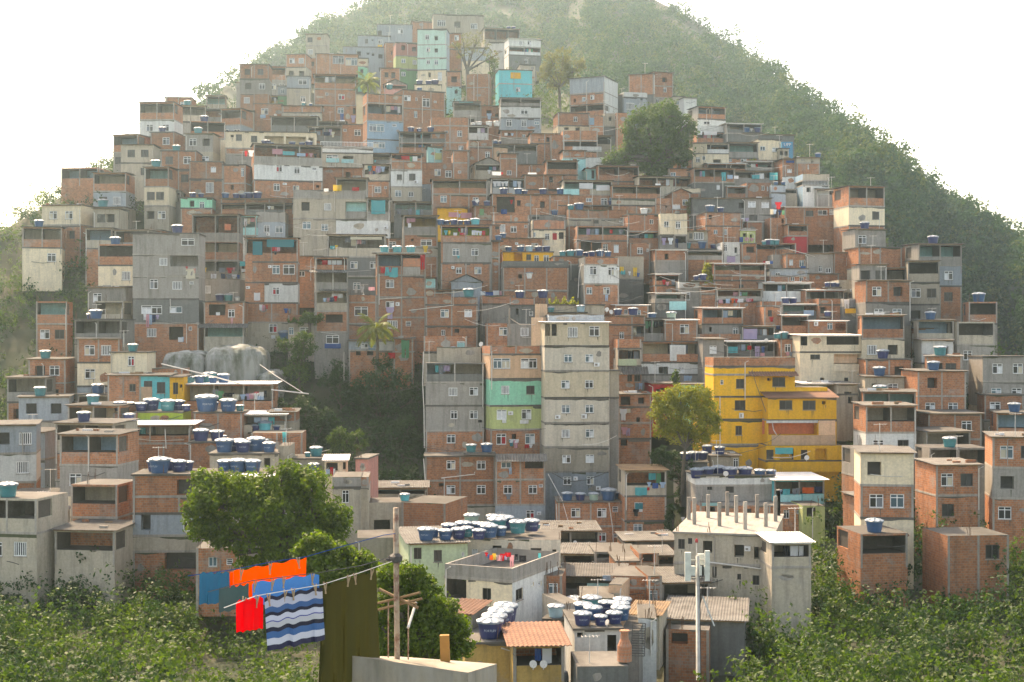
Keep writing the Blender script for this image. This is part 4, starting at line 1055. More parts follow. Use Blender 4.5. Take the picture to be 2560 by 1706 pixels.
H(1635, 2085, "120 b 215 w 462 b 750", "1755,290,92,112 1985,300,84,108 1705,548,74,88 1925,550,82,88 2055,270,44,36A", 6, 'n', label="white house streaked below its windows over a brick ground floor", sm='d')
LA("1925,600,36,80l", "below a window of the streaked white house")
pipe("1600,200 1570,330 1555,640", -.3)
H(2050, 2400, "110 k 395 d 700", "", 4, 'n', label="pale laundry house right of the streaked white house", D=192)
LA("2120,240,50,60y 2135,290,60,50t 2220,300,30,50w 2290,250,50,110y 2330,320,40,50b", "on the pale laundry house")
H(800, 1165, "392 g 502 O.k 650", "985,585,225,115I", 3, 'n', label="pale house with curved corner balcony")
H(580, 805, "395 g 640", "", -20, 'n', label="curved pale wall house left of the corner balcony")
TK("935,115w", "on the pale house with the curved balcony", .8)
H(-60, 330, "435 v 620", "", 3, 'g', label="grey gabled rooftop house with laundry line")
LA("345,555,60,50w 420,565,110,45b 510,545,80,60w 600,550,90,55p", "between the gabled roof and the curved wall")
H(318, 750, "612 B 720 g 965", "", 3, 'n', label="terracotta parapet over a pale cement wall", sm='g')
H(685, 1010, "640 B 735 d 960", "782,815,36,80D 960,840,50,60S", 3, 'n', label="dark recessed house with two tanks on its parapet")
TK("818,125n 1110,140n", "on the parapet left of the yellow flowers", .2)
H(1010, 1190, "715 d 960", "", 3, 'n', label="dark stair wall house left of the white tower roof")
H(1180, 1900, "735 k 870 b 960", "", 2, 'f', label="low sand house under yellow flowering pots")
TK("1595,120l 1215,90t", "on the low sand house behind the tower", -.5, z=820)
H(388, 665, "965 b 1260", "605,1068,106,104", 3, 'n', label="brick house with one white window above the terracotta parapet")
H(655, 960, "965 g 1260", "877,1075,104,108", 3, 'n', label="grey patched house with a wooden window beside the peach wall")
H(1890, 2260, "880 b 985 b 1250", "2120,1120,60,90 2095,1215,20,40W", 4, 'n', label="brick house end right of the white tower roof", D=172)
H(2085, 2420, "870 b 985 O.b 1255", "", 3, 'c', label="brick terrace house with dark opening right of the tower")
TK("2070,110n 2265,130n", "on the flat roofs right of the tower top", 1.0)
dish(1930, 790, 60, "at the right end of the tower roof, leftmost")
dish(1985, 820, 60, "at the right end of the tower roof, nearest the brick")
tile(1380, 180, 5.115)
H(225, 668, "78 v 272 b 420 O.b 570", "515,325,50,60 405,350,44,52 290,370,30,50D", -24, 'f', label="blue grey corner house with white end wall near the forest", sm='w', T=7.5)
H(980, 1300, "35 b 300 d 470", "", -14, 'c', label="shaded brick wall left of the brick tower house")
H(1298, 1550, "10 b 185 b 332 g 470", "1440,100,62,64D 1445,230,42,58 1350,370,40,50 1470,380,60,50W", 16, 'c', label="brick tower house standing up against the forest", T=5)
H(670, 925, "300 d 505", "720,470,60,60W", -10, 'c', label="dark walled house with wide brown roof")
H(918, 1218, "262 w 330 v 510", "1000,440,104,84 1145,345,30,36D", 14, 'n', label="white and blue grey house with wide brown roof")
H(1548, 1700, "322 k 480", "1610,395,44,48", 8, 'f', label="small sand house between the brick tower and the forest")
H(1685, 1850, "340 w 500", "", 16, 'f', label="small white house below the brick tower")
H(75, 475, "532 b 690 c 775", "300,605,50,62 185,725,60,34D 330,730,60,44D", 8, 'f', label="brick and cream house with low cream floor near the olive tree")
H(475, 665, "560 b 700 b 815", "", -6, 'n', label="brick wall house with a pale blue panel")
panel(480, 590, 540, 680, 'l', -.05)
H(672, 850, "530 k 695 d 820", "745,600,40,56D 820,585,34,50", 6, 'n', label="sand house with two windows left of the large tree")
H(825, 970, "520 b 830", "", 6, 'n', label="brick house touching the left of the large tree")
H(-20, 160, "810 b 1050", "", 3, 'n', label="brick block left of the white roof panel")
H(140, 585, "752 b 880 O.b 1010 b 1060", "", 4, 'n', label="brick house with a long white panel on its terrace")
panel(262, 955, 632, 1022, 'w', -.1)
H(570, 760, "820 O.k 1010", "", 8, 'c', label="grey shed left of the large tree")
H(425, 685, "1095 w 1250", "", 5, 'n', label="white blank wall left of the large tree")
H(-70, 330, "1140 O.b 1320 b 1500", "-10,1380,40,70D", 4, 'c', label="brick terrace with thin flat roof on the middle slope")
H(140, 430, "1010 b 1100 t 1270", "300,1210,80,60O", 4, 'c', label="brick and turquoise house below the long white panel")
H(430, 600, "1240 t 1420", "525,1310,40,110D", 2, 'c', label="pale turquoise wall beside the concrete post terrace")
H(590, 1112, "1205 O.b 1405 b 1470", "", 8, 'c', label="brick terrace with concrete posts below the large tree")
H(1105, 1815, "1345 O.kb 1560", "", 8, 'c', label="open concrete frame house below the large tree")
H(1595, 1800, "1090 b 1260", "1685,1205,74,60", 4, 'f', label="brick house under the right side of the large tree")
H(1490, 1850, "1240 b 1350", "1550,1310,70,50W", 4, 'c', label="dark roofed brick house right of the tree foot")
tile(1700, 240, 5.115)
H(225, 585, "145 O.b 300 w 385", "345,345,84,38 560,200,30,50D", 14, 'c', label="open brick terrace house below the forest edge", sm='g')
H(215, 635, "385 w 470 O.b 600", "548,530,44,96d", 6, 'n', label="white parapet house with bedsheets right of the large tree")
LA("255,450,60,50w 390,455,170,46w", "on the white parapet house right of the large tree")
H(590, 1045, "360 O.d 482 d 615", "", 8, 'u', label="terrace house with bright ridged roof below the forest")
TK("850,90 985,90n", "on the terrace under the bright ridged roof", .2, z=470)
dish(915, 430, 34, "under the bright ridged roof")
H(160, 625, "610 O.k 738 c 890", "318,650,54,54 305,795,42,52 230,815,54,66 475,835,100,46D", 3, 'f', label="cream house with white balcony right of the large tree")
panel(350, 685, 620, 738, 'w', -.1, 'balcony_parapet'); panel(165, 615, 345, 735, 'c', -.02, 'cream_wall_panel')
H(620, 1000, "600 O.g 800 b 860", "815,825,74,60 640,815,50,60", 4, 'c', label="grey balcony house left of the cream house on stilts")
H(1000, 1290, "560 c 795", "1058,672,70,54 1220,690,84,54 1065,715,24,40r", 8, 'f', label="cream house on stilts with two barred windows", ext=.3)
pipe("1005,790 1005,860", .1, .12, CONC, 'stilt'); pipe("1100,790 1100,860", .1, .12, CONC, 'stilt'); pipe("1175,790 1175,870", .1, .12, CONC, 'stilt')
H(1268, 1392, "680 k 810", "1300,730,44,60D 1355,735,40,60D", 6, 'f', label="small sand house right of the house on stilts")
H(1030, 1460, "500 d 590", "", 5, 'c', label="low dark roof below the forest at the right")
H(1310, 1480, "812 b 995", "1400,960,60,50b", 5, 'c', label="brick house with bright blue tarpaulin at the right")
panel(1355, 830, 1455, 858, '*b', -.1, 'tarpaulin')
H(1490, 1790, "795 k 860 b 1000", "1640,910,20,60W 1690,850,30,36D", 4, 'c', label="brick house at the upper right edge")
TK("1765,80", "on the brick house at the upper right edge", .4)
H(-20, 165, "780 b 945", "40,900,70,46", 3, 'n', label="brick house with white barred window below the large tree")
H(345, 845, "868 O.b 985", "380,905,50,50", 5, 'u', label="long terrace with bright ridged roof at the right")
H(840, 1185, "842 O.gt 970", "", 4, 'u', label="turquoise backed terrace with white roof edge")
H(175, 700, "930 O.b 1110 d 1310", "490,1170,44,60b", 4, 'c', label="dark grey house with open brick terrace at the right")
LA("560,975,60,110t 640,1010,70,50l 720,1020,60,40w", "on the open brick terrace at the right")
H(695, 1175, "965 O.g 1115", "", 4, 'c', label="terrace hung with a white and a turquoise cloth")
LA("970,1010,100,50t 1045,990,60,70w 1197,980,105,95t", "on the white and turquoise cloth terrace")
H(1170, 1350, "1138 v 1240 v 1360", "", 4, 'n', label="grey stepped house at the right")
TK("1225,60 1320,60", "on the grey stepped house at the right", .4)
H(850, 1175, "1112 b 1312", "1060,1180,44,62 1120,1190,20,60W", 5, 'n', label="brick house with leaning poles at the right")
H(598, 850, "1160 O.b 1320", "", 5, 'u', label="brick bay under a white roof edge at the right")
H(1308, 1490, "1030 w 1150", "", -12, 'n', label="blank white gable wall at the right")
H(1335, 1500, "1190 O.k 1290", "", 4, 'n', label="curved pale parapet terrace at the right")
H(1570, 1910, "1000 k 1082 RL 1145 w 1300", "1645,1200,56,62D 1745,1200,34,44D", 5, 'n', label="white house with dark railing at the right edge", sm='l')  # side walls coloured sky blue for the blue light falling there
H(1740, 2010, "1195 O.g 1320", "", 6, 'c', label="grey roofed terrace at the right edge")
tile(1640, 460, 4.525)
H(415, 1010, "165 d 345 d 440", "965,245,58,64D", 3, 'c', label="dark cement house with a boarded window")
H(1010, 1305, "165 g 340 g 430", "1085,233,88,72b 1237,240,88,68b 1100,385,90,66k", 3, 'c', label="grey house with two white shuttered windows")
LA("935,380,40,30w 985,385,40,45w 1030,385,44,50u", "below the white shuttered windows")
H(1455, 2120, "268 b 440", "1737,335,90,64k 1885,325,110,60 1990,320,62,64b", 5, 'u', label="long brick house with bright roof and row of windows at the right")
H(1715, 1952, "432 g 588 g 755", "1765,500,44,58D 1775,655,48,52 1870,660,54,62 1840,700,24,20A", -12, 'n', label="grey two storey house corner at the right", D=210)
H(1950, 2122, "418 b 582 b 755", "2005,480,58,74b 2085,500,36,60 2000,640,60,70", 10, 'n', label="brick two storey house corner at the right edge", D=210)
H(1290, 1480, "385 b 560", "1435,420,30,50D", 5, 'n', label="brick house below the pink curtain at the right")
LA("1385,205,75,80r 1310,285,40,60c 1345,290,40,50l 1400,300,40,50n 1440,300,30,50g", "near the pink curtain at the right")
H(1490, 1720, "465 O.b 590 R 660", "", 5, 'c', label="brick balcony with broken railing at the right")
H(48, 207, "335 c 580 O.g 745", "118,455,54,64", 3, 'n', label="cream house with single window, left of two joined")
H(207, 352, "335 c 580 O.g 745", "250,465,58,86", 6, 'n', label="cream house with barred window, right of two joined")
LA("90,610,50,80u 165,610,60,75w 235,620,36,100n", "below the two joined cream houses")
H(-10, 187, "160 b 345", "115,260,22,22D", 4, 'n', label="brick house with round white lamp above the cream houses")
H(180, 390, "105 b 290 b 360", "330,210,64,66", 6, 'g', label="brick gabled house with white cloth above the cream houses")
LA("230,240,90,45w", "on the brick gabled house above the cream houses")
H(270, 495, "50 c 108 b 195", "", -14, 'n', label="cream block with brick base, catching the sun")
H(560, 965, "330 b 480 b 665", "675,545,44,48 788,545,30,66W 615,375,40,50D", 8, 'f', label="brick house with a wide tank and pink cloth on top", sm='b')
TK("610,110 730,80n", "on the brick house right of the round bush", .8)
H(765, 990, "400 b 490", "", 4, 'n', label="brick parapet right of the wide tank")
H(752, 952, "660 w 865", "785,725,44,74 905,750,34,64D", 4, 'n', label="small white house hung with a lilac cloth")
LA("850,820,95,70u", "below the small white house")
H(345, 585, "535 k 642 b 700", "485,590,114,84 395,590,36,60k", 3, 'c', label="sand house with glazed balcony right of the cream houses")
TK("355,105t 435,60 515,120b 650,70n", "in the row below the glazed balcony", .4, z=735)
H(955, 1125, "528 n 660", "1005,580,44,40D 1075,590,30,40D", 3, 'u', label="pale green balcony hung with laundry at the right")
LA("965,600,40,60b 1030,605,50,40p 1085,610,40,40p", "on the pale green balcony")
H(1028, 1212, "432 B 545", "", 3, 'u', label="plain terracotta box house at the right")
H(970, 1130, "680 b 890", "1070,745,96,70D", 3, 'f', label="dark brick house with framed opening at the right")
H(1125, 1585, "670 O.b 800", "1435,730,50,60", 4, 'n', label="brick house with teal tanks before its balcony at the right")
TK("1225,62t 1300,84t 1268,84n 1360,80t", "at the brick balcony at the right", -.4, z=690)
H(1472, 1702, "798 b 1010", "1650,900,58,74 1530,890,44,66b", 4, 'f', label="brick house with blue shirt below its window at the right")
LA("1665,930,60,50b", "below a window of the brick house at the right")
H(1320, 1480, "800 g 930", "", 3, 'n', label="plain grey wall house at the right")
LA("1225,870,30,40r 1265,875,50,34w 1305,870,36,34b", "on the line before the plain grey wall")
H(1700, 2015, "790 g 1020", "1950,980,60,60 1860,960,40,70W", 4, 'c', label="grey house overgrown by a climbing plant at the right")
H(2010, 2230, "780 b 1020", "2180,880,50,90", 4, 'c', label="brick house with pale window at the right edge")
H(655, 1245, "905 O.bq 1032 b 1095 b 1215", "965,1170,54,64k 1115,1190,60,60W", 4, 'u', label="mint backed terrace house with thin white roof")
pipe("1230,935 1225,1045 860,1040 858,1095")
H(-10, 345, "750 b 872 g 1010", "120,820,44,66D", 3, 'u', label="brick and grey house with one small dark window")
H(350, 760, "750 O.g 852 b 905", "650,810,80,50D", 3, 'n', label="low grey house with white framed opening")
dish(715, 725, 44, "on the low grey house with white framed opening")
H(1285, 1715, "965 v 1045 b 1120", "1380,1035,54,60 1545,1075,44,52 1645,1080,44,54", 3, 'f', label="blue grey and brick house with three small windows at the right")
H(1718, 2070, "1020 b 1100", "", 3, 'c', label="low brick parapet house at the right")
H(2065, 2275, "1090 k 1330", "2215,1205,44,32A 2210,1265,64,54D 2145,1270,44,80D", 5, 'n', label="sand coloured house with air conditioner at the right edge")
H(1200, 1755, "1120 O.w 1290", "", 5, 'u', label="open terrace under a long bright white roof at the right")
H(1690, 2130, "1205 O.b 1380", "", 5, 'u', label="brick terrace with hanging towels at the right")
TK("1940,70n 2005,70n 2050,60n", "in the frame above the brick towel terrace", .5, z=1165)
H(262, 492, "1105 w 1185 g 1390", "332,1270,110,92", 3, 'n', label="grey house with white parapet and barred window")
H(495, 685, "1150 O.b 1240 b 1385", "", 3, 'c', label="brick house with white drain pipe")
pipe("725,1165 725,1185 680,1190 668,1390")
H(-10, 265, "1025 O.b 1150 b 1255", "", 3, 'u', label="brick terrace hung with red and dark clothes")
LA("90,1085,40,55r 130,1110,36,40p 195,1080,40,60h", "in the brick terrace of dark clothes")
H(-10, 345, "1240 O.gt 1340 d 1450", "", 5, 'u', label="turquoise lined veranda with an aqua panel")
panel(148, 1330, 340, 1428, 't', -.1)
TK("530,95n 455,70n", "beside the white parapet of the grey house", .3, z=1090)
H(685, 1200, "1195 O.gb 1330 b 1410", "", 3, 'c', label="brick terrace with a long line of laundry")
LA("735,1310,50,40p 770,1310,34,45k 812,1300,44,50l 868,1295,36,55o 910,1300,40,45r 955,1300,70,40w 1050,1295,60,38p 1080,1300,40,30r", "on the long laundry line terrace")
H(770, 1205, "1060 b 1210", "965,1170,50,60", 3, 'n', label="brick wall house below the mint terrace")
H(1200, 1430, "1330 b 1380 b 1560", "1285,1465,56,70", 4, 'n', label="brick house with red cloth below its window at the right")
LA("1300,1510,40,40r", "below the window of a brick house at the right")
tile(1540, 660, 3.795)
H(815, 1205, "420 O.b 575 g 700", "895,622,26,44D 1135,638,54,64", 4, 'u', label="brick terrace house with white sheet roof left of the red cloth")
H(1565, 1825, "490 O.b 665", "", 4, 'u', label="open terrace with bright roof edge above the sand house")
H(1820, 2195, "545 b 685", "2030,590,52,62 2130,600,100,66O 1895,570,36,40A", 4, 'u', label="brick house with recessed balcony right of the open terrace")
H(1575, 1935, "385 O.d 500", "", 4, 'u', label="dark terrace hung with a blue sheet at the right")
LA("1830,440,100,50l", "on the dark terrace at the right")
TK("1610,80n 1680,80n", "above the dark terrace at the right", .8)
H(1925, 2180, "330 b 390 b 535", "1968,440,60,60D 2140,440,30,64D", 5, 'n', label="brick house with terracotta parapet at the right edge")
TK("2010,70n", "before the terracotta parapet at the right edge", -1.4, z=500)
H(2160, 2330, "330 g 400 d 580", "", 6, 'n', label="dark grey house with yellow awning at the right edge")
panel(2165, 425, 2265, 470, 'y', -.4, 'awning_cloth')
LA("2190,335,50,90w 2245,330,50,80h", "beside the yellow awning")
H(140, 545, "520 O.gk 745", "375,605,30,56W 440,650,40,150d", 3, 'f', label="shaded recess left of the white roofed brick house")
H(460, 775, "535 b 755", "650,618,88,88", 3, 'u', label="brick house with bright white sheet roof and a green tinted window")
TK("345,85 525,100g", "on the flat roof left of the bright white sheet roof", .8)
pipe("455,565 535,570 535,740")
H(-15, 140, "510 b 585 b 735", "50,680,50,64", 4, 'n', label="brick house corner right of the tower, with small white window")
H(-10, 310, "395 b 520", "95,455,36,44 205,475,64,76", 3, 'u', label="brick house behind two tanks right of the tower")
H(15, 240, "715 b 805 O.kb 970 k 1045 b 1225 b 1330", "130,1085,44,62k 230,1085,114,66k", 3, 'n', label="narrow house with glass railed balcony right of the tower", D=168)
awning(20, 975, 300, 1045, 'c', 1.2); panel(20, 905, 195, 965, 'q', -.08, 'glass_railing')
LA("200,1130,40,70h 235,1130,34,60l", "below the windows of the glass balcony house")
H(240, 818, "742 O.bc 935 w 1052 g 1160", "430,1010,50,60w 620,1010,60,60b 475,1015,40,80D", 3, 'f', label="long house with brick balconies above the red shop", D=172)
panel(510, 770, 660, 920, 'w', -.05); panel(575, 860, 800, 930, 'b', -.1)
LA("665,1060,44,60l 702,1062,40,58l", "above the red shop roof")
H(825, 1025, "715 g 928 g 1160", "922,815,68,76b", 4, 'c', label="grey rendered house with one white window left of the yellow building")
H(1045, 1505, "740 O.dg 900", "", 3, 'u', label="dark veranda full of laundry above the yellow building")
LA("1110,785,90,60t 1265,775,40,40r 1340,780,46,100u 1395,780,30,60b 1390,845,40,30p", "in the dark veranda above the yellow building")
dish(1425, 725, 38, "on the parapet above the dark veranda")
H(1560, 1735, "720 b 960", "1630,800,58,78", 4, 'f', label="brick house with hung clothes right of the dark veranda")
TK("1530,70t 1590,90t 1640,60n", "on the brick house right of the dark veranda", .3)
LA("1630,835,40,36p 1660,835,36,40h", "below a window right of the dark veranda")
H(1195, 1510, "595 O.d 745", "", 3, 'c', label="shaded terrace hung with a wide lilac sheet")
LA("1275,615,130,100u", "on the shaded terrace above the satellite dish")
H(780, 1190, "665 b 735", "", 3, 'n', label="stained brick parapet house left of the lilac sheet")
H(1405, 1570, "410 b 625", "1460,470,40,60k", 4, 'n', label="brick house with a red cloth below one window")
LA("1475,505,40,44r", "below the only window of the brick house")
TK("1540,50n", "beside the blue awning", -.5, z=620)
H(1745, 2330, "682 c 838 c 1150", "1890,883,94,46k 2150,728,310,80I 2195,905,260,96O 1955,1112,40,62D 1780,730,70,90I 2185,1110,40,60k 1985,1120,34,26A", 4, 'u', label="large pale house right of the yellow building", D=170)
panel(2065, 850, 2310, 945, 'e', .8); panel(2065, 952, 2310, 1020, 'c', -.05)
tile(1540, 860, 3.795)
H(2100, 2290, "385 k 480 k 660", "2222,535,44,66D 2200,470,70,30D", 5, 'c', label="pale house with sheet roof right of the yellow building's lower floors")
H(1760, 2110, "380 O.k 600", "", 3, 'u', label="dark gap terrace between the yellow and pale buildings")
H(30, 335, "480 b 600 b 750 b 900 b 1060", "210,730,34,64D 90,540,90,80I 240,540,60,60D 75,940,60,60D", 3, 'c', label="brick stack of rooms left of the yellow leaved tree", D=163)
LA("70,615,70,110w 120,615,34,40c 80,790,60,70p 115,800,40,70u", "on the brick stack of rooms")
H(335, 560, "378 R 620", "400,445,40,30w 460,430,80,24D", 4, 'c', label="red painted shop behind the yellow leaved tree")
H(560, 830, "385 m 560", "", 3, 'c', label="pale mint strip house behind the yellow leaved tree")
# the yellow building: four blocks of one thing
H(925, 1698, "128 b 215 y 292 y 502 y 718 y 955 y 1190", "1005,365,30,46S 1178,378,78,88k 1545,362,124,88k 1452,338,36,28D 1178,582,102,92k 1165,822,62,88k 1187,680,40,50A", 3, 'n', label="large yellow building of four storeys with a coral loggia", D=155, cat='building', name='apartment_building', piers=False)
awning(1255, 262, 1710, 300, 't', 1.4)
pipe("985,500 985,960", -.1, .05); pipe("1430,740 1440,800 1625,1100", -2.6, .05)
H(805, 985, "512 y 720 y 962", "960,560,30,60D", 3, 'f', D=156.5)
TK("850,85n 905,100n", "left of the yellow building's middle floor", .8)
H(1685, 2005, "412 y 505", "", 3, 'n', D=155.4, T=4)
H(1440, 2092, "515 y 725 y 962", "1612,580,124,88k 1833,582,124,88k 1970,560,36,32D 1665,795,500,136O 2005,797,32,42S", 3, 't', D=152.6, T=4, add=.8)
panel(1475, 868, 2080, 965, 'e', -.09, 'balcony_parapet'); panel(1922, 728, 2080, 865, 'e', -.03, 'sand_panel')
mbp = MB()
t0, z0 = CUR.fc.at(sx(1418), sy(735)); t1, z1 = CUR.fc.at(sx(1912), sy(862))
mbp.obox(CUR.fc.o, CUR.fc.u, CUR.fc.n, t0, t1, 1.5, 1.56, z1, z0, W['C']); mbp.build('loggia_back_wall', CUR.root, CUR.org)
panel(1425, 728, 1915, 750, 'w', -.06, 'lintel')
H(1420, 2165, "965 y 1112 y 1215", "1460,1050,70,90B 1620,1045,130,110I 1785,1050,62,88B 1945,1050,110,110O", 3, 'n', D=151.8, T=4)
panel(1420, 1112, 2165, 1205, 'y', -1.0, 'balcony_parapet')
LA("1595,985,170,60t", "as a teal shade over the yellow building's lowest terrace", -.9)
dish(1810, 1080, 48, "on the lowest terrace of the yellow building", -1.1)
tile(1520, 1140, 4.057)
H(890, 1685, "205 w 300 g 495", "1032,310,52,74k 1235,330,84,92B", 4, 'f', label="grey house with aqua railed veranda below the yellow building", D=143)
pipe("1840,-5 1840,0")
H(1685, 2195, "245 O.ak 500", "", 4, 'u', D=142.5, T=6, over=.4)
panel(1690, 395, 1960, 495, 't', -.06, 'balcony_parapet'); panel(1972, 390, 2185, 485, 't', -.06, 'balcony_parapet')
LA("1740,340,50,55l 1810,335,75,60t 1890,330,40,60h 1925,325,36,60h 2030,320,120,60o 2135,310,80,60n", "on the aqua railed veranda")
TK("900,140n 1010,140n 1120,150n 1240,150n 1390,150n 1540,120 1650,110", "in the row below the yellow building", 1.4)
dish(1195, 180, 54, "before the tank row of the grey veranda house")
H(745, 1010, "70 d 210", "", 3, 'f', label="dark low hut below the yellow leaved tree", D=149)
TK("790,120n 870,120n 960,110n", "on the dark hut under the yellow leaved tree", .8)
H(1050, 1330, "0 k 130", "1300,70,56,90", 3, 'c', label="small sand hut with door beside the yellow building", D=150)
TK("1005,110n 1135,110n", "on the sand hut beside the yellow building", .8)
H(930, 1990, "505 b 760", "1035,555,100,90I 1415,570,84,64k 1810,592,60,90W 1930,570,36,40S", 4, 'n', label="brick house below the aqua railed veranda", D=139)
panel(948, 475, 1135, 505, 't', -.2); 
H(1975, 2200, "505 n 650", "2060,570,90,90I", 4, 'n', label="bright green house below the aqua veranda's end", D=138)
LA("830,630,34,55w 920,620,60,40t 985,605,60,40r 760,620,40,40h 1160,640,180,95w 1070,650,60,90n 1150,600,30,40u", "on the line behind the concrete posts")
H(170, 592, "150 O.kb 410 b 660 b 840", "310,520,84,96b 305,735,92,88", 4, 's', label="brick house with cluttered open roof terrace right of the tower", D=146)
LA("418,265,40,45l 480,275,60,55b 555,265,60,60l 335,320,120,80t 410,320,24,30r", "on the cluttered open roof terrace")
LA("315,480,80,60a 285,540,60,70k", "at the window of the cluttered terrace house")
H(170, 700, "860 d 900 b 1000 ", "240,890,80,40D", 4, 'c', label="mossy roofed hut behind the mobile phone mast", D=134)
H(330, 500, "1000 b 1090 v 1170", "410,1040,104,90D", 4, 'f', label="brick hut with dark framed opening left of the phone mast", D=127)
H(500, 680, "1010 O.d 1170", "", 4, 'c', label="dark shed left of the pale roof terrace house", D=128)
H(672, 1672, "800 k 1100 k 1480", "745,895,66,104k 832,865,42,62k 1010,925,92,124D 1330,965,94,124D 1530,988,94,124D 1417,940,56,44A 1080,1182,42,114D 1330,1227,38,60k 1500,1262,66,98k", -14, 'f', label="long sand house with concrete posts rising from its pale roof", D=108, T=13, rm='g')
pc_ = CUR
for px_, py_, d_ in ((820, 770, 7.5), (875, 785, 4.5), (1015, 770, 9), (1130, 810, 4), (1210, 760, 11), (1300, 800, 6.5), (1390, 840, 2.5), (1512, 780, 10), (1600, 830, 4.5), (1750, 770, 12), (1785, 820, 8), (1980, 800, 12)):
    f2 = Face(pc_.fc.p(0, d_, 0)[:2], pc_.fc.u); t_ = f2.s_of(sx(px_)); p_ = f2.p(t_, 0, 0)
    if t_ > pc_.w - .3: t_ = pc_.w - .3; p_ = f2.p(t_, 0, 0)
    mbp = MB(); mbp.box(p_[0] - .14, p_[0] + .14, p_[1] - .14, p_[1] + .14, pc_.roofz, pc_.roofz + 2.0 + rnd.uniform(-.2, .2), CONC); mbp.build('concrete_post', pc_.root, pc_.org)
pipe("1030,1075 1740,1165", -.25, .06)
H(1660, 2060, "880 O.k 1130 k 1400", "1800,1000,200,110I", 4, 'u', label="veranda with white sheet roof at the lower right", D=104, T=4)
# ---------------------------------------------------------------- the three tall blocks in the middle
tile(1040, 780, 4.525)
H(108, 770, "575 O.dv 798 g 1062 g 1345 b 1580", "418,905,98,94 653,900,98,94 430,1165,78,94 653,1165,92,92 725,1240,46,32D 397,1437,98,98", 3, 'n', label="grey rendered block over bare brick, left of the mint striped house", D=161, T=6)
pipe("85,450 75,800 90,1100 95,1540", -.1, .06)
H(235, 735, "400 k 600", "", 3, 'n', D=163.5, T=3)
LA("300,598,56,86l 385,596,28,86w", "on the top terrace of the grey rendered block")
LA("655,950,70,90h 650,950,44,44w 440,1225,44,30w", "below the windows of the grey rendered block")
dish(735, 365, 56, "beside the terracotta parapet of the mint striped house")
H(840, 1418, "385 B 482 e 758 m 1062 n 1332 b 1570", "970,583,192,118 1278,583,186,114 1010,883,92,94 1295,883,94,94k 970,1165,112,114b 1250,1160,112,112 965,1440,112,122r 1110,1417,52,68D 1290,1437,112,116 1068,1147,50,40A", 12, 'n', label="narrow house striped peach, mint and lime over brick", D=159.5, T=5)
pipe("1428,480 1432,1500", .2, .06, M_DARKF)
LA("998,1220,46,38w 1225,1225,100,40w", "below the windows of the lime storey")
LA("1080,1450,60,70a 1130,1450,60,90p 1110,1440,110,40w", "below the middle brick window of the mint striped house")
LA("1255,1500,50,40r 1300,1500,40,40w", "below the last brick window of the mint striped house")
H(1455, 2182, "122 c 388 h 668 c 972 h 1255 h 1528 k 1806 v 2115", "1773,230,112,118 2018,220,118,114 1565,205,58,134D 1480,205,74,134O 1722,525,96,94 1960,525,92,94 1690,820,96,94 1960,818,96,94 1695,1100,96,94 1962,1098,96,94 1693,1377,96,94 1965,1375,96,94 1703,1666,96,94 1967,1662,96,94b 1711,1912,92,92 1973,1909,84,92 2043,597,60,44A 1603,1190,56,44A 1900,1183,60,50A 1803,1885,46,40A 2060,1995,50,44A", 5, 'u', label="tall white apartment tower of seven storeys", D=157, T=6, cat='building', name='apartment_building', over=.3)
H(2184, 2296, "670 k 972 g 2115", "", 5, 'f', D=158.5, T=4)
pipe("2180,400 2180,1990", -.08, .06)
LA("1765,255,40,40r 1775,240,60,80p 1955,295,46,66r 2005,290,56,60w 1980,880,54,76r 1680,1425,70,62b 1957,1425,76,76c", "below a window of the white tower")
H(1500, 2125, "30 v 125", "", 5, 'n', D=160, T=3)
tile(1140, 620, 5.115)
H(962, 1112, "890 e 1255", "", -30, 'n', label="narrow wall given a sunlit peach colour left of the white tower's top storey", D=161, T=3, sm='e')  # peach colour stands for sunlight on the tower's left side
H(1010, 1060, "715 e 900", "", -30, 'n', D=161.5, T=2)
tile(1000, 1080, 4.202)
H(262, 1002, "262 b 512 b 772 k 960", "535,348,92,94 853,350,94,92 535,607,92,92 853,607,94,94 435,557,52,36D", 3, 'f', label="wide brick apartment block below the grey and mint houses", D=154, T=5, cat='building', name='apartment_building')
H(1002, 1527, "292 b 502 b 765 v 990", "1115,340,108,84 1410,345,194,78I 1133,605,92,92 1395,605,92,92 1480,568,44,34S 1055,885,62,90b 1368,880,88,114r 1460,855,44,34A", 3, 'n', D=153.5, T=5)
awning(1000, 232, 1540, 300, 'c', 1.2)
pipe("248,280 272,600", -.3, .06); pipe("430,485 465,490 465,705"); pipe("435,485 785,445 785,420")
TK("748,118t 910,130", "on the ledge above the wide brick block", .6, z=212)
LA("1160,375,30,70l 1140,650,60,60h", "below a window of the wide brick block")
H(1660, 2345, "742 b 992 b 1345", "1845,850,98,98 2120,850,98,98 2262,815,58,58S 2120,1107,92,94r 2265,1090,40,40S", 2, 'f', label="brick house with tank row below the tall white tower", D=148, T=5)
TK("1757,120 1893,110n 2035,110g 2190,170b 2250,100", "in the row at the foot of the white tower", .8)
pipe("2190,740 2230,1020 2240,1340", -.5, .05); pipe("1640,755 1650,1000", -.1, .05)
H(1490, 2095, "1040 O.dk 1265", "", 2, 'c', label="dark open shed with posts below the tall white tower", D=135, T=6)
dish(1840, 1160, 40, "leaning in the dark open shed", -.1)
H(1660, 2330, "1275 d 1420", "", 2, 'c', label="low dark hut below the brick tank row house", D=128)
tile(1280, 1380, 4.057)
H(500, 870, "20 O.k 200", "", -6, 'c', label="shaded porch hung with washing behind the pale blue fascia roof", D=124)
H(840, 1290, "0 O.d 110", "", 3, 'n', label="dark low terrace behind the brick parapets", D=123)
H(1060, 1285, "105 b 260", "", 3, 'f', label="brick hut with two doorways behind the brick parapet", D=117)
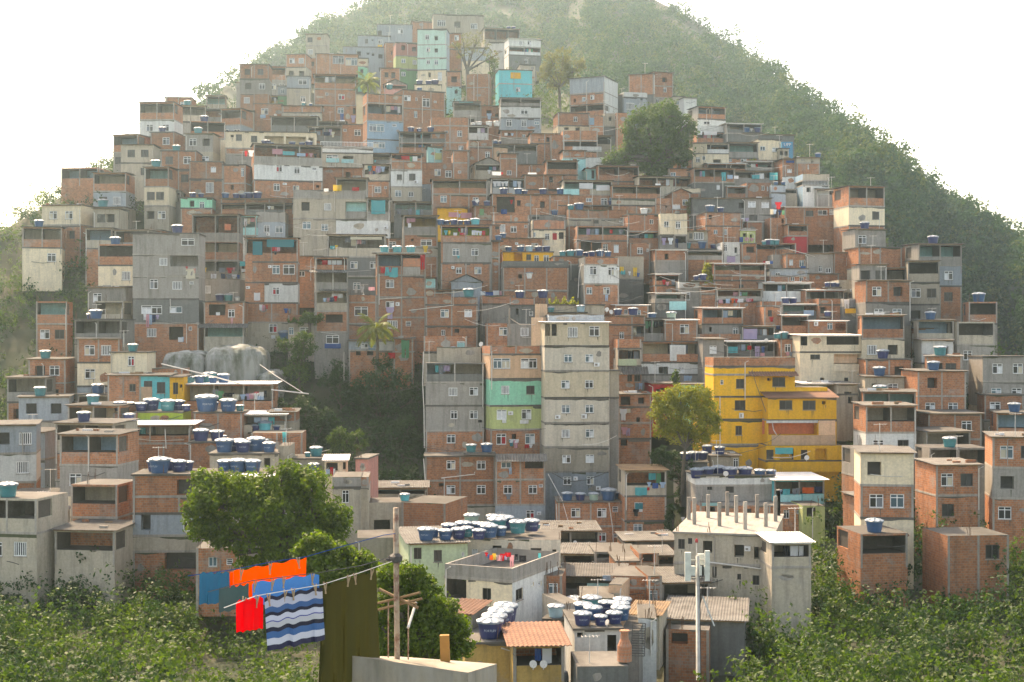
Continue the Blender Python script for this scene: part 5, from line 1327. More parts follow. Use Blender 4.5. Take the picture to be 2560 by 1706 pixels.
H(1290, 1480, "15 b 120 g 230", "1380,65,110,90D", 4, 'n', label="brick room with square dark opening left of the mast", D=120)
H(515, 1130, "240 O.dk 490", "", -4, 'c', label="dark room under a wide pale roof with blue fascia", D=109, T=5, add=.1, over=.5)
mbp = MB(); mbp.obox(CUR.fc.o, CUR.fc.u, CUR.fc.n, CUR.w * .66, CUR.w + .5, -.95, -.9, CUR.roofz - .35, CUR.roofz + .05, W['l']); mbp.build('fascia', CUR.root, CUR.org)
panel(760, 315, 1115, 400, 't', -.1)
H(1380, 1522, "245 b 360 b 560", "1435,450,84,114", 6, 'n', label="brick house corner with white window and spiked fence below", D=105)
H(1000, 1380, "245 b 365 b 500", "", -10, 'n', label="brick parapet terrace right of the pale roof", D=106)
H(980, 1122, "330 e 520", "", -14, 'n', label="salmon walled terrace below the pale roof", D=103)
H(1520, 2010, "310 O.d 620", "", 6, 'c', label="dark open shed behind the mast under grey sheets", D=106, T=6, add=.15)
H(1540, 2360, "690 d 900", "", -10, 'c', label="low house under a broad grey sheet roof at the lower right", D=97, T=8, add=.1)
H(1560, 2000, "790 b 1000", "1700,880,160,110D", -10, 'n', label="brick wall below the broad grey sheet roof", D=95)
# ---------------------------------------------------------------- lower left
tile(300, 820, 5.115)
H(-120, 345, "318 c 590", "142,425,82,124r", 3, 'f', label="pale yellow hut with red shutters", D=160)
TK("165,135t", "on the pale yellow hut", .8)
H(345, 802, "518 b 620", "", 4, 'n', label="long brick parapet right of the pale yellow hut", D=163)
H(-160, 266, "608 b 990", "160,765,78,94k", 4, 'c', label="row house of brick, turquoise and yellow bays", D=156, T=5)
H(266, 636, "612 a 975", "358,750,106,142B 525,765,106,142B", 4, 'c', D=155.9)
panel(270, 755, 412, 940, 'e', -.02, 'bare_plaster')
H(636, 815, "630 y 975", "710,775,64,150k 780,745,36,42D", 4, 'c', D=155.8)
H(822, 1958, "722 O.bk 1070", "", 3, 'u', label="veranda house hung with a long line of laundry", D=158, over=.5)
LA("1220,785,70,130h 1275,805,100,110g 1395,830,130,50k 1480,850,80,70c 1570,850,70,65l 1640,840,60,80u 1680,835,60,70p 1740,830,60,85w 1745,815,60,30r 1810,820,60,60w 1860,800,34,90k 1800,870,80,50l", "on the long veranda line")
TK("860,120t 905,110t 1015,130 1090,130t 1150,180t 1190,110 1325,160", "on the veranda house roof", 1.2)
H(945, 1560, "1090 b 1450", "", 3, 'f', label="blank brick wall house with two tank pairs on its roof", D=149)
TK("1110,290b 1180,160n 1385,220 1535,110t", "on the blank brick wall house", .8, pr=True)
H(205, 802, "1085 G 1225", "705,1195,90,50W", 3, 'f', label="lime green house under a long tank row", D=148)
TK("0,170n 130,150n 270,150n 400,210n 610,200t 740,180n 850,110n", "in the long row above the lime green house", .9, pr=True)
H(-90, 205, "1090 b 1225", "", 3, 'n', label="brick stub left of the lime green house", D=147)
TK("110,150n", "before the brick stub", -.6, z=1200)
H(-140, 905, "1240 O.bk 1480 b 1545", "270,1440,10,10D", 3, 'u', label="open brick house under a long tilted white roof", D=143, over=.6)
pipe("585,1290 600,1540", -.4, .06)
H(885, 1300, "1470 b 1640", "", 4, 'f', label="brick house with two tanks behind thin poles", D=141)
TK("1035,210n 1240,180n 1330,80n", "behind the thin poles", .8)
H(1555, 2130, "1110 O.kg 1345", "", 4, 'u', label="shelter on posts over three water tanks", D=151)
TK("1740,130n 1855,190a 2005,120n", "under the shelter on posts", .3, z=1330)
H(1920, 2250, "1080 b 1200 k 1345", "2255,1140,20,40W", 4, 'c', label="brick and sand house at the edge of the wooded gully", D=152)
H(1675, 2335, "1345 b 1560", "", 4, 'n', label="brick parapet house with an inflatable hanging from it", D=146)
LA("2105,1330,56,140t", "as a long turquoise bundle over the brick parapet")
tile(300, 1060, 3.795)
H(850, 1500, "290 k 520", "1395,370,60,90D", 3, 'f', label="sand house under a crowded tank roof", D=136)
TK("990,175 1070,150n 1130,140n 1165,150n 1290,180 1340,140n 1415,130", "crowded on the sand house roof", 1.2, pr=True)
H(1500, 1610, "210 k 500", "", 3, 'n', label="concrete column house right of the crowded tank roof", D=137)
H(1600, 1960, "338 k 500", "1800,385,30,44 1670,420,60,50D", 4, 'f', label="sand house left of the wooded gully, blue window", D=139)
TK("1670,110n 1840,115", "before the sand house by the wooded gully", -.8, z=455)
TK("1780,60t 1862,126t 1865,100t", "high on the sand house by the wooded gully", 1.6)
H(1940, 2150, "350 c 480", "2010,410,110,80D 2130,400,30,70D", 5, 'u', label="small cream house with dark doorway by the wooded gully", D=136)
LA("1975,430,34,66l 2008,410,30,80r 2030,425,24,66w", "by the dark doorway of the small cream house")
H(2235, 2350, "335 p 475", "", -6, 'f', label="rose chimney block at the end of the gully", D=134)
H(2015, 2285, "505 g 605 k 810", "2140,690,64,120 2300,665,40,90W", 4, 'n', label="sand house with grey parapet right of the big broad tree", D=120)
H(2240, 2360, "505 B 600 k 790", "", 4, 'n', label="brick corner behind the sand house with grey parapet", D=121)
H(120, 1000, "490 b 690 b 850 v 1060 k 1210 b 1420", "690,600,300,145D 245,930,90,160D 640,960,80,120W 590,1300,330,180D", 3, 'f', label="brick and blue grey house half hidden by the big broad tree", D=118)
TK("375,200,1.0 330,150n,2.2 440,150n,2.4 560,150n,2.2 640,120n,2.4 500,120n,1.6 560,90n,1.2", "on the roof left of the big broad tree", pr=True)
TK("1000,160,3 1120,170,2.5 1260,160,2.2 1200,120n,3.6", "at the roof end behind the big tree", z=455, pr=True)
H(920, 1480, "470 k 700", "", 3, 'n', label="sand wall under two grey roof sheets behind the big broad tree", D=119)
awning(1060, 470, 1480, 560, 'u', 3.0)
H(1000, 1700, "560 k 1200", "", 3, 'n', label="sand house behind the big broad tree", D=112)
H(720, 1130, "1180 b 1420", "880,1310,80,90 1040,1310,60,60S", 4, 'n', label="dark brick house below the big broad tree", D=106)
tile(0, 0, 1)
H(935, 1068, "1220 O.k 1248", "", 3, 'c', label="low flat roofs left of the wide brick block", D=140)
H(884, 1006, "1257 k 1395", "955,1322,40,44I 960,1280,4,4D", 8, 'n', label="sand house with square recess left of the rusty pole", D=122, T=4)
H(1004, 1114, "1258 b 1395", "1028,1330,14,20W", -16, 'n', label="brick house with a small turquoise pool on its roof", D=121, T=6)
TK("1012,26a", "like a pool on the brick house roof", 1.2)
H(893, 985, "1345 k 1420", "", 6, 'n', label="low sand wall house behind the rusty pole", D=112)
# ---------------------------------------------------------------- bottom centre
tile(900, 1320, 4.057)
H(495, 1092, "155 q 492", "585,260,78,118k 790,285,82,118k 1045,268,28,46S", 10, 'c', label="pale lime house with two dark windows under a crowd of tanks", D=106, T=8)
TK("672,175,1 745,120,2.6 865,145,1 1000,150n,1 1085,140t,.5 1205,140n,.8 1310,180,1.2 1425,130,1.6 905,160n,3.5 1050,170n,3.6 1390,200t,4.6 1470,190n,4.2 1275,170,3 1180,140,2.6", "in the crowd on the pale lime house", pr=True)
TK("1600,180t,3.6 1740,165n,4.6 1660,70t,6.5 1800,60t,6 1130,160g,9 1345,140,9 1460,120,8", "right of the crowd behind the lime house", pr=True)
H(1095, 2035, "120 h 390", "1390,235,90,110I 1785,270,110,130k 1165,290,60,150b 1970,240,40,40D", -2, 'n', label="rooftop room with a pale wall behind the coloured laundry", D=109, T=6)
H(860, 1545, "388 P.g 522 c 870", "978,615,205,200I 1285,675,88,126k 1615,675,70,118k> 1748,572,30,40S> 1825,565,34,50S> 1040,745,60,50A", -24, 'n', label="cream corner house with stained terrace parapet", D=100, T=8.6, sm='w')
H(1865, 2052, "485 b 800", "1958,620,98,116", -6, 'n', label="red brick bay with opened window right of the cream corner house", D=104, T=4)
LA("1282,250,34,40r 1305,270,30,40b 1330,275,36,50o 1360,258,36,66y 1395,275,34,50c 1415,275,60,60p 1445,262,50,70r 1480,285,30,40u 1500,250,60,44r 1540,275,44,120p 1650,280,70,60k 1585,265,30,60k 1820,255,28,95t", "on the terrace of the cream corner house", -.5)
H(880, 1140, "868 k 900", "", -20, 't', label="low tile roofed hut behind the bottom tree", D=90, T=3)
H(1060, 1555, "1175 o 1580", "", 4, 'f', label="faded ochre house under four dark navy tanks", D=86, T=7.2)
TK("1320,270n,1.1 1362,262n,2.7 1425,262n,4.3 1475,255n,5.9", "in the file on the faded ochre house", pr=True)
tile(1280, 1380, 4.057)
H(10, 530, "945 O.o 1320", "", 5, 't', label="open kitchen under a clay tile roof", D=84, T=5, add=.3, over=.4)
dish(215, 1140, 80, "before the open kitchen, left of a pair", -.4, .3); dish(320, 1140, 80, "before the open kitchen, right of a pair", -.4, .3)
mbp = MB(); mbp.lathe([(.5, 0), (.52, .9), (.45, 1.2), (.02, 1.25)], W['v'], 18); 
o_ = mbp.build('storage_barrel', None); o_.location = CUR.fc.p(3.0, 1.6, CUR.roofz - 3.3); tag(o_, 'blue grey storage barrel standing in the open kitchen', 'barrel', None, 1350)
mbp = MB(); mbp.obox((0, 0), (1, 0), (0, 1), -.4, .4, -.3, .3, 0, .9, W['w']); mbp.box(-.36, .36, -.32, -.3, .1, .8, M_PIPE); o_ = mbp.build('washing_machine', None); o_.location = CUR.fc.p(1.1, .9, CUR.roofz - 3.3); tag(o_, 'white washing machine at the left of the open kitchen', 'appliance', None, 1300)
H(635, 1110, "790 w 1160", "1012,925,92,164I 690,845,60,50D 825,825,24,24D", 4, 'f', label="white house with a torn doorway beside the tile roof", D=88, T=6)
TK("715,185n,.9 900,140n,.8 1035,170n,.7 1100,200,1.6 1095,200,2.6 820,190,2.6 720,190,1.9 960,170n,3.2 1120,190,3.6", "on the white house beside the tile roof", pr=True)
dish(965, 715, 60, "before the tanks on the white house", -.1, -1.0)
H(1110, 1290, "800 g 1160", "", -10, 'n', D=88.5, T=5)
mbp = MB()
la_, ha_ = CUR.fc.at(sx(1225), sy(1020)); lb_, hb_ = CUR.fc.at(sx(1270), sy(720))
for s_ in (la_, la_ + .8): mbp.tube([CUR.fc.p(s_, -.9, ha_), CUR.fc.p(s_, -.15, hb_)], .035, M_DARKF, 6)
for k_ in range(14): t_ = k_ / 13; mbp.tube([CUR.fc.p(la_, -.9 + .75 * t_, ha_ + (hb_ - ha_) * t_), CUR.fc.p(la_ + .8, -.9 + .75 * t_, ha_ + (hb_ - ha_) * t_)], .025, M_DARKF, 5)
o_ = mbp.build('ladder', None); tag(o_, 'dark metal ladder leaning on the white house wall', 'ladder', None, 1590)
H(1280, 1465, "672 w 1010", "", -4, 'n', label="white block wall right of the dark ladder", D=91)
H(1190, 1495, "640 k 700", "", -14, 's', label="small room under a slatted clay roof", D=94, T=4, add=.15)
TK("445,175l,.2", "alone left of the grey tank wall", z=660)
H(525, 690, "520 g 710", "", 20, 'n', label="low grey wall beside the pale blue tank", D=96, T=4)
H(690, 1040, "470 d 600", "", -2, 'n', label="dark low wall behind the lower tank group", D=101)
TK("810,200t,-1.2 640,190b,2 620,160t,1.2", "behind the lower tank group", z=590, pr=True)
H(660, 1180, "1160 d 1340", "", 3, 'n', label="stained dark wall at the bottom of the picture", D=82, T=4)
mbp = MB(); mbp.lathe([(.42, 0), (.42, .9), (.24, 1.3), (.22, 1.7), (.3, 1.72), (.3, 1.8), (.02, 1.82)], W['B'], 12)
o_ = mbp.build('barbecue_oven', None); p_ = CUR.fc.at(sx(1160), sy(1140)); o_.location = CUR.fc.p(p_[0], .8, p_[1]); tag(o_, 'brown brick barbecue oven with chimney on the lower terrace', 'oven', None, 1565)
# ================================================================ trees
LFS = .30
TR("big broad tree with bright lit top at the lower left", [(520, 1240, 62), (498, 1300, 46), (560, 1215, 50), (640, 1225, 58), (700, 1215, 68), (765, 1215, 66), (690, 1290, 90), (790, 1275, 74), (835, 1320, 48), (600, 1300, 70), (740, 1360, 85), (640, 1375, 60), (830, 1370, 46), (545, 1320, 40), (575, 1350, 36), (850, 1290, 30)], 92, .27, 42000, LF['big'], (700, 1480), tr=.45, seed=11)
TR("smaller bright tree in front of the big broad tree", [(795, 1362, 36), (760, 1385, 28), (850, 1385, 34), (905, 1400, 30), (820, 1430, 50), (880, 1440, 40), (770, 1440, 36), (930, 1430, 24)], 76, .22, 15000, LF['big'], (830, 1560), tr=.25, seed=12)
TR("leafy tree below the mint house, behind the rusty pole", [(975, 1450, 40), (1030, 1445, 38), (1060, 1480, 44), (1000, 1510, 60), (1090, 1530, 50), (1130, 1570, 44), (1150, 1610, 32), (1060, 1590, 70), (980, 1590, 60), (1000, 1650, 60), (1100, 1650, 46), (940, 1540, 34)], 64, .19, 26000, LF['big'], (1030, 1760), tr=.3, seed=13)
TR("round yellow leaved tree beside the yellow building", [(1660, 1000, 28), (1700, 985, 34), (1745, 1000, 36), (1775, 1030, 28), (1670, 1040, 40), (1730, 1050, 50), (1690, 1080, 40), (1770, 1070, 30), (1655, 1070, 26), (1745, 1095, 30), (1650, 1020, 20), (1785, 1050, 16)], 147, .24, 21000, LF['yel'], (1705, 1200), tr=.16, seed=14, shell=.6)
TR("large dark tree among the upper right houses", [(1610, 290, 40), (1660, 285, 44), (1580, 320, 34), (1715, 310, 24), (1690, 330, 46), (1640, 340, 60), (1575, 340, 22), (1560, 385, 34), (1600, 370, 44), (1650, 375, 44), (1700, 370, 36), (1545, 395, 26), (1525, 410, 20), (1640, 410, 40), (1625, 430, 34), (1700, 395, 26), (1660, 420, 26), (1730, 330, 14)], 222, .42, 26000, LF['mid'], (1640, 470), tr=.5, seed=15, spread=.35)
TR("bare branched tree on the hilltop beside the mint house", [(1160, 105, 24), (1190, 100, 24), (1215, 125, 18), (1150, 130, 18), (1135, 110, 14), (1235, 140, 14), (1175, 130, 20)], 297, .28, 1500, LF['olive'], (1175, 262), tr=.45, seed=16, shell=.2, cat='tree')
TR("ivy covered trunk beside the turquoise house", [(1228, 205, 8), (1226, 225, 9), (1230, 185, 9), (1228, 245, 9), (1235, 160, 14), (1222, 150, 10)], 300, .3, 1700, LF['mid'], (1228, 262), tr=.3, seed=17)
TR("olive green tree right of the turquoise house", [(1380, 150, 26), (1410, 145, 26), (1440, 170, 22), (1365, 175, 20), (1400, 180, 34), (1430, 195, 22), (1355, 195, 14), (1385, 215, 20), (1455, 160, 12)], 292, .34, 6500, LF['olive'], (1400, 265), tr=.3, seed=18, shell=.3)
PALM("feathery palm on the upper left slope", 917, 208, 262, 917, 252, 44, 22, 3)
PALM("coconut palm above the wooded gully", 938, 822, 170, 941, 915, 68, 22, 5)
for i_, (lb_, lobes_, d_, n_, mt_, ft_) in enumerate([
    ("spreading tree at the cliff edge left of the gully", [(735, 865, 26), (760, 850, 26), (710, 860, 20), (745, 895, 26), (725, 925, 20), (775, 875, 20), (755, 930, 22), (740, 970, 20)], 171, 5200, 'mid', (750, 1010)),
    ("dark tree at the top left of the wooded gully", [(820, 950, 26), (850, 935, 30), (860, 980, 34), (880, 1010, 30), (845, 915, 20)], 170, 4600, 'dark', (855, 1060)),
    ("dark green tree filling the middle of the wooded gully", [(930, 960, 44), (960, 940, 40), (990, 970, 44), (940, 1010, 50), (990, 1030, 50), (910, 985, 30), (1030, 1000, 34), (1020, 960, 26), (960, 905, 26)], 168, 9500, 'dark', (965, 1100)),
    ("lower dark tree in the gully beside the grey block", [(980, 1090, 50), (1020, 1070, 40), (1030, 1120, 40), (960, 1130, 40), (930, 1080, 36), (1000, 1160, 46), (940, 1180, 34), (1040, 1170, 26)], 163, 8500, 'dark', (990, 1230)),
    ("dark tree behind the lower left houses at the gully", [(760, 1020, 32), (790, 1050, 36), (735, 1035, 24), (800, 1090, 34), (820, 1040, 28), (770, 1080, 30), (705, 1015, 18), (770, 1120, 28)], 162, 7000, 'dark', (785, 1170)),
    ("layered tree with flat boughs low in the gully", [(850, 1085, 16), (835, 1100, 18), (870, 1100, 18), (895, 1088, 13), (855, 1122, 22), (885, 1125, 16), (830, 1130, 14), (860, 1145, 20), (910, 1110, 9)], 155, 3600, 'mid', (862, 1190)),
    ("small bushy tree among brick houses at the right", [(1732, 512, 15), (1745, 530, 18), (1722, 532, 14), (1755, 518, 12), (1735, 545, 14)], 208, 2600, 'olive', (1738, 560)),
    ("round yellow topiary bush on a terrace at the right", [(1773, 672, 11), (1768, 680, 8), (1779, 682, 8)], 190, 1400, 'yel', (1773, 700)),
    ("low yellow flowering bush beside the round topiary", [(1778, 698, 8), (1770, 702, 6), (1788, 701, 6)], 189, 800, 'yel', (1778, 706)),
    ("creeper covered tree below the yellow leaved tree", [(1715, 1165, 26), (1700, 1190, 22), (1725, 1200, 24), (1712, 1230, 22), (1730, 1250, 18), (1705, 1260, 16), (1650, 1140, 26), (1640, 1180, 20), (1680, 1150, 26)], 150, 5200, 'dark', (1712, 1290)),
    ("creeper on the brick house right of the tower foot", [(1675, 1290, 10), (1672, 1310, 10), (1678, 1330, 9), (1680, 1270, 9)], 143, 1400, 'dark', (1675, 1345)),
    ("green bush at the brick house left of the gully palm", [(770, 790, 12), (785, 800, 10), (755, 802, 10), (800, 795, 8)], 174, 1500, 'mid', (775, 815)),
    ("yellow green shrub between roofs at the upper right", [(1880, 403, 8), (1878, 412, 9), (1888, 415, 7)], 226, 900, 'yel', (1880, 425)),
    ("thin yellow green cypress above the red shop", [(1690, 935, 4), (1688, 948, 5), (1690, 960, 5)], 160, 420, 'mid', (1690, 1000)),
    ("small plant in the sand window left of the tower", [(582, 1, 1)], 150, 10, 'mid', (582, 2)),
]):
    if lobes_[0][1] < 5: continue
    TR(lb_, lobes_, d_, .30 if d_ > 185 else .26, n_, LF[mt_], ft_, tr=.16, seed=30 + i_, cat='tree' if 'tree' in lb_ else 'bush', name='tree' if 'tree' in lb_ else 'bush', shell=.45)
# planted tops and creepers
def STRIP(label, x0, x1, y, D, hpx, n, mat, seed, cat='plants'):
    g = np.random.default_rng(seed); m = D / F
    a, b = wp(x0, y, D), wp(x1, y, D)
    t = g.random(n); P = np.array(a)[None] * (1 - t[:, None]) + np.array(b)[None] * t[:, None]
    P[:, 2] += np.abs(g.normal(0, .5, n)) * hpx * m * (.5 + .5 * np.sin(t * 23 + seed)); P[:, 1] += g.normal(0, .2, n)
    V = leaf_arrays(P, np.tile([0, -.5, .6], (n, 1)), .26, g)
    o = quads_obj(V, LF[mat], 'potted_plants'); tag(o, label, cat, None, (x0 + x1) / 2)
STRIP("yellow flowering plants in a row below the stained brick house", 1372, 1446, 760, 178, 16, 900, 'yel', 2)
STRIP("straggling creeper along the planted brick parapet", 720, 800, 806, 178.3, 14, 900, 'mid', 3)
STRIP("weeds along the ledge of the cluttered terrace house", 1565, 1690, 1243, 147, 6, 500, 'mid', 4)
STRIP("weeds under the stained terrace parapet of the cream corner house", 1160, 1275, 1448, 101, 7, 1300, 'mid', 5)
STRIP("yellow flower pots on the brick house with the blue door", 1272, 1345, 596, 205, 7, 250, 'yel', 6)
# ================================================================ pale boulders below the houses at the left
def boulder(label, cx, cy, wx, hy, D, seed):
    m = D / F; c = wp(cx, cy, D); g = random.Random(seed); mb = MB(); n1, n2 = 26, 16
    ph = [g.uniform(0, 6) for _ in range(6)]
    sg = lambda v, e: math.copysign(abs(v) ** e, v)
    def P(i, j):
        a = 2 * math.pi * i / n1; b = math.pi * j / n2 - math.pi / 2
        r = 1 + .05 * math.sin(3 * a + ph[0]) * math.cos(2 * b) + .03 * math.sin(5 * a + ph[1] + 3 * b) + .015 * math.sin(9 * a + 7 * b + ph[2])
        k = sg(math.sin(b), .5); cb = abs(math.cos(b)) ** .45
        return (c.x + wx * m * .5 * r * cb * sg(math.cos(a), .6), c.y + 7 + 5 * r * cb * sg(math.sin(a), .7), c.z + hy * m * .5 * r * k)
    for i in range(n1):
        for j in range(n2): mb.quad(P(i, j), P(i + 1, j), P(i + 1, j + 1), P(i, j + 1), ROCK, [(i, j)] * 4)
    o = mb.build('boulder', None, tuple(c), True); o.location = c
    tag(o, label, 'boulder', None, cx)
ROCK, nt_, b_ = new_mat('pale_granite')
tc_ = nt_.nodes.new('ShaderNodeTexCoord'); mp_ = nt_.nodes.new('ShaderNodeMapping'); mp_.inputs['Scale'].default_value = (1, 1, .3)
n_ = node(nt_, 'ShaderNodeTexNoise', i_Scale=.5, i_Detail=7.0, i_Roughness=.65)
nt_.links.new(tc_.outputs['Object'], mp_.inputs[0]); nt_.links.new(mp_.outputs[0], n_.inputs['Vector'])
nt_.links.new(mixc(nt_, ramp(nt_, n_.outputs[0], .42, .62), (.32, .325, .30), (.08, .085, .055)), b_.inputs['Base Color']); b_.inputs['Roughness'].default_value = .95
boulder("large pale boulder under the turquoise veranda house", 565, 930, 160, 130, 166, 3)
boulder("smaller pale boulder left of the large boulder", 440, 935, 120, 110, 166, 5)
boulder("dark narrow boulder at the right of the large boulder", 655, 985, 60, 110, 166, 8)
# ================================================================ foreground: poles, lines and drying cloths on the near roof
def near(x, y, d=14.0): return wp(x, y, d)
RUST, nt_, b_ = new_mat('rusty_painted_pole')
tc_ = nt_.nodes.new('ShaderNodeTexCoord'); n_ = node(nt_, 'ShaderNodeTexNoise', i_Scale=5.0, i_Detail=6.0, i_Roughness=.7); nt_.links.new(tc_.outputs['Object'], n_.inputs['Vector'])
nt_.links.new(mixc(nt_, ramp(nt_, n_.outputs[0], .45, .6), (.36, .28, .20), (.16, .06, .035)), b_.inputs['Base Color']); b_.inputs['Roughness'].default_value = .8
ro_ = root_at('clothesline_pole', near(991, 1900)); og_ = tuple(ro_.location)
mb_ = MB(); mb_.tube([near(994, 1900), near(993, 1640), near(991, 1450), near(990, 1270)], .027, RUST, 12); mb_.build('post', ro_, og_, True)
mb_ = MB()
for a_, b2_ in (((937, 1510), (1050, 1482)), ((937, 1527), (1055, 1497)), ((948, 1473), (1045, 1520)), ((985, 1497), (1040, 1510)), ((1040, 1507), (1020, 1570))):
    mb_.tube([near(*a_, 14.15), near(*b2_, 13.9)], .014, M_WOOD if b2_[1] < 1560 else M_PIPE, 6)
mb_.build('cross_bracket', ro_, og_)
mb_ = MB(); mb_.lathe([(.02, -.05), (.06, -.03), (.065, .02), (.03, .05)], M_DARKF, 12, tuple(near(990, 1396))); mb_.tube([near(990, 1394), near(975, 1392), near(965, 1398), near(980, 1402)], .02, M_DARKF, 8); mb_.build('knot_of_tape', ro_, og_)
tag(ro_, 'rusty upright pole with brackets holding the clotheslines in the foreground', 'pole', None, 990)
def thinpost(x, y0, y1, d, label, r=.008, mat=None):
    mb = MB(); mb.tube([near(x, y1, d), near(x + 1, y0, d)], r, mat or RUST, 6); o = mb.build('iron_rod', None, tuple(near(x, y1, d))); o.location = near(x, y1, d); tag(o, label, 'rod', None, x)
thinpost(970, 1500, 1800, 14.3, 'thin rusty rod left of the foreground pole'); thinpost(1020, 1500, 1800, 14.3, 'thin rusty rod right of the foreground pole')
def line3(label, pts, d0, d1, col, r=.004):
    mb = MB(); n = len(pts); mb.tube([near(x, y, d0 + (d1 - d0) * i / (n - 1)) for i, (x, y) in enumerate(pts)], r, col, 5)
    o = mb.build('clothesline', None, tuple(near(*pts[0], d0))); o.location = near(*pts[0], d0); tag(o, label, 'clothesline', 'foreground clotheslines', pts[0][0]); return o
line3('blue clothesline above the bright tree, holding the orange cloth', [(470, 1440), (580, 1425), (680, 1405), (766, 1392), (860, 1365), (960, 1338), (990, 1334)], 12.5, 14.0, CLOTH['b'][1])
line3('dark clothesline holding the blue towel', [(520, 1480), (630, 1452), (798, 1432), (900, 1415), (960, 1398), (990, 1394)], 11.5, 14.0, M_DARKF)
line3('pale clothesline holding the olive cloth', [(560, 1520), (640, 1490), (805, 1462), (900, 1432), (985, 1402)], 11, 14.0, M_PIPE)
STRIPE, nt_, b_ = new_mat('striped_towel')
uv_ = nt_.nodes.new('ShaderNodeUVMap'); sp_ = nt_.nodes.new('ShaderNodeSeparateXYZ'); cr_ = nt_.nodes.new('ShaderNodeValToRGB'); cr_.color_ramp.interpolation = 'CONSTANT'
nt_.links.new(uv_.outputs[0], sp_.inputs[0]); nt_.links.new(sp_.outputs[1], cr_.inputs[0]); nt_.links.new(cr_.outputs[0], b_.inputs['Base Color']); b_.inputs['Roughness'].default_value = .95
stops = [(0, (.02, .02, .04)), (.07, (.42, .42, .50)), (.2, (.03, .10, .24)), (.3, (.015, .015, .03)), (.36, (.5, .5, .58)), (.46, (.05, .05, .25)), (.48, (.45, .44, .46)), (.58, (.015, .015, .03)), (.66, (.03, .11, .26)), (.78, (.5, .5, .56)), (.9, (.02, .02, .05))]
e_ = cr_.color_ramp.elements
while len(e_) > 1: e_.remove(e_[0])
e_[0].position = 0; e_[0].color = (*stops[0][1], 1)
for p_, c_ in stops[1:]:
    q_ = e_.new(p_); q_.color = (*c_, 1)
def drape(label, cat, name, tl, tr_, hpx, d0, d1, mat, seed, fold=.03, flare=0.0, lean=0.0, n=24):
    """a cloth pegged along a line: top left and right in photograph pixels, hanging hpx"""
    mb = MB(); r = random.Random(seed); ph = [r.uniform(0, 6) for _ in range(4)]
    A, B = near(*tl, d0), near(*tr_, d1); h0, h1 = hpx * d0 / F, hpx * d1 / F
    nz = 16; g = []
    for j in range(nz + 1):
        for i in range(n + 1):
            a, b = i / n, j / nz
            p = A.lerp(B, a); h = h0 + (h1 - h0) * a
            p.z -= b * h + .02 * math.sin(math.pi * 4 * a + ph[0]) ** 2 * (1 - .6 * b)
            p.x += (a - .5) * flare * b + lean * b
            p.y += fold * (.2 + b) * (math.sin(a * 17 + ph[1] + b * 1.5) + .6 * math.sin(a * 31 + ph[2] - b))
            g.append(tuple(p))
    for j in range(nz):
        for i in range(n):
            k = j * (n + 1) + i
            mb.quad(g[k + n + 1], g[k + n + 2], g[k + 1], g[k], mat, [(i / n, (j + 1) / nz), ((i + 1) / n, (j + 1) / nz), ((i + 1) / n, j / nz), (i / n, j / nz)])
    o = mb.build(name, None, tuple(A), True); o.location = A; tag(o, label, cat, 'cloths on the foreground lines', (tl[0] + tr_[0]) / 2)
OR_ = cloth_mat('vivid_orange', (.85, .07, .006)); BL_ = cloth_mat('strong_blue', (.02, .13, .36)); TL_ = cloth_mat('deep_teal', (.01, .09, .17)); RD_ = cloth_mat('vivid_red', (.75, .004, .008)); OL_ = cloth_mat('olive_drab', (.035, .036, .012)); GT_ = cloth_mat('grey_teal', (.03, .07, .075))
drape('vivid orange cloth pegged on the blue clothesline', 'cloth', 'drying_cloth', (584, 1426), (766, 1392), 70, 12.8, 13.3, OR_, 2, .022)
drape('narrow orange cloth strip left of the vivid orange cloth', 'cloth', 'drying_cloth', (574, 1428), (583, 1427), 60, 12.8, 12.8, OR_, 9, .004)
drape('deep teal cloth at the left end of the blue clothesline', 'cloth', 'drying_cloth', (498, 1430), (573, 1428), 80, 12.3, 12.8, TL_, 3, .02)
drape('blue towel pegged on the dark clothesline', 'towel', 'drying_towel', (630, 1455), (798, 1432), 60, 12.2, 12.9, BL_, 4, .02)
drape('grey teal cloth left of the blue towel', 'cloth', 'drying_cloth', (548, 1468), (622, 1458), 62, 11.6, 12.2, GT_, 5, .015)
drape('orange strip between the grey teal cloth and the blue towel', 'cloth', 'drying_cloth', (623, 1458), (631, 1456), 45, 12.2, 12.2, OR_, 8, .004)
drape('vivid red cloth left of the striped towel', 'cloth', 'drying_cloth', (590, 1501), (658, 1490), 80, 11.3, 11.8, RD_, 6, .015)
drape('blue and white striped towel hanging below the blue towel', 'towel', 'drying_towel', (661, 1492), (806, 1464), 135, 11.8, 12.6, STRIPE, 7, .024, 0, .02)
drape('long olive cloth hanging left of the rusty pole', 'cloth', 'drying_cloth', (806, 1464), (940, 1424), 265, 12.7, 13.6, OL_, 10, .05, .07)
PEG = plain('wooden_peg', (.38, .26, .16), .8)
pm_ = None
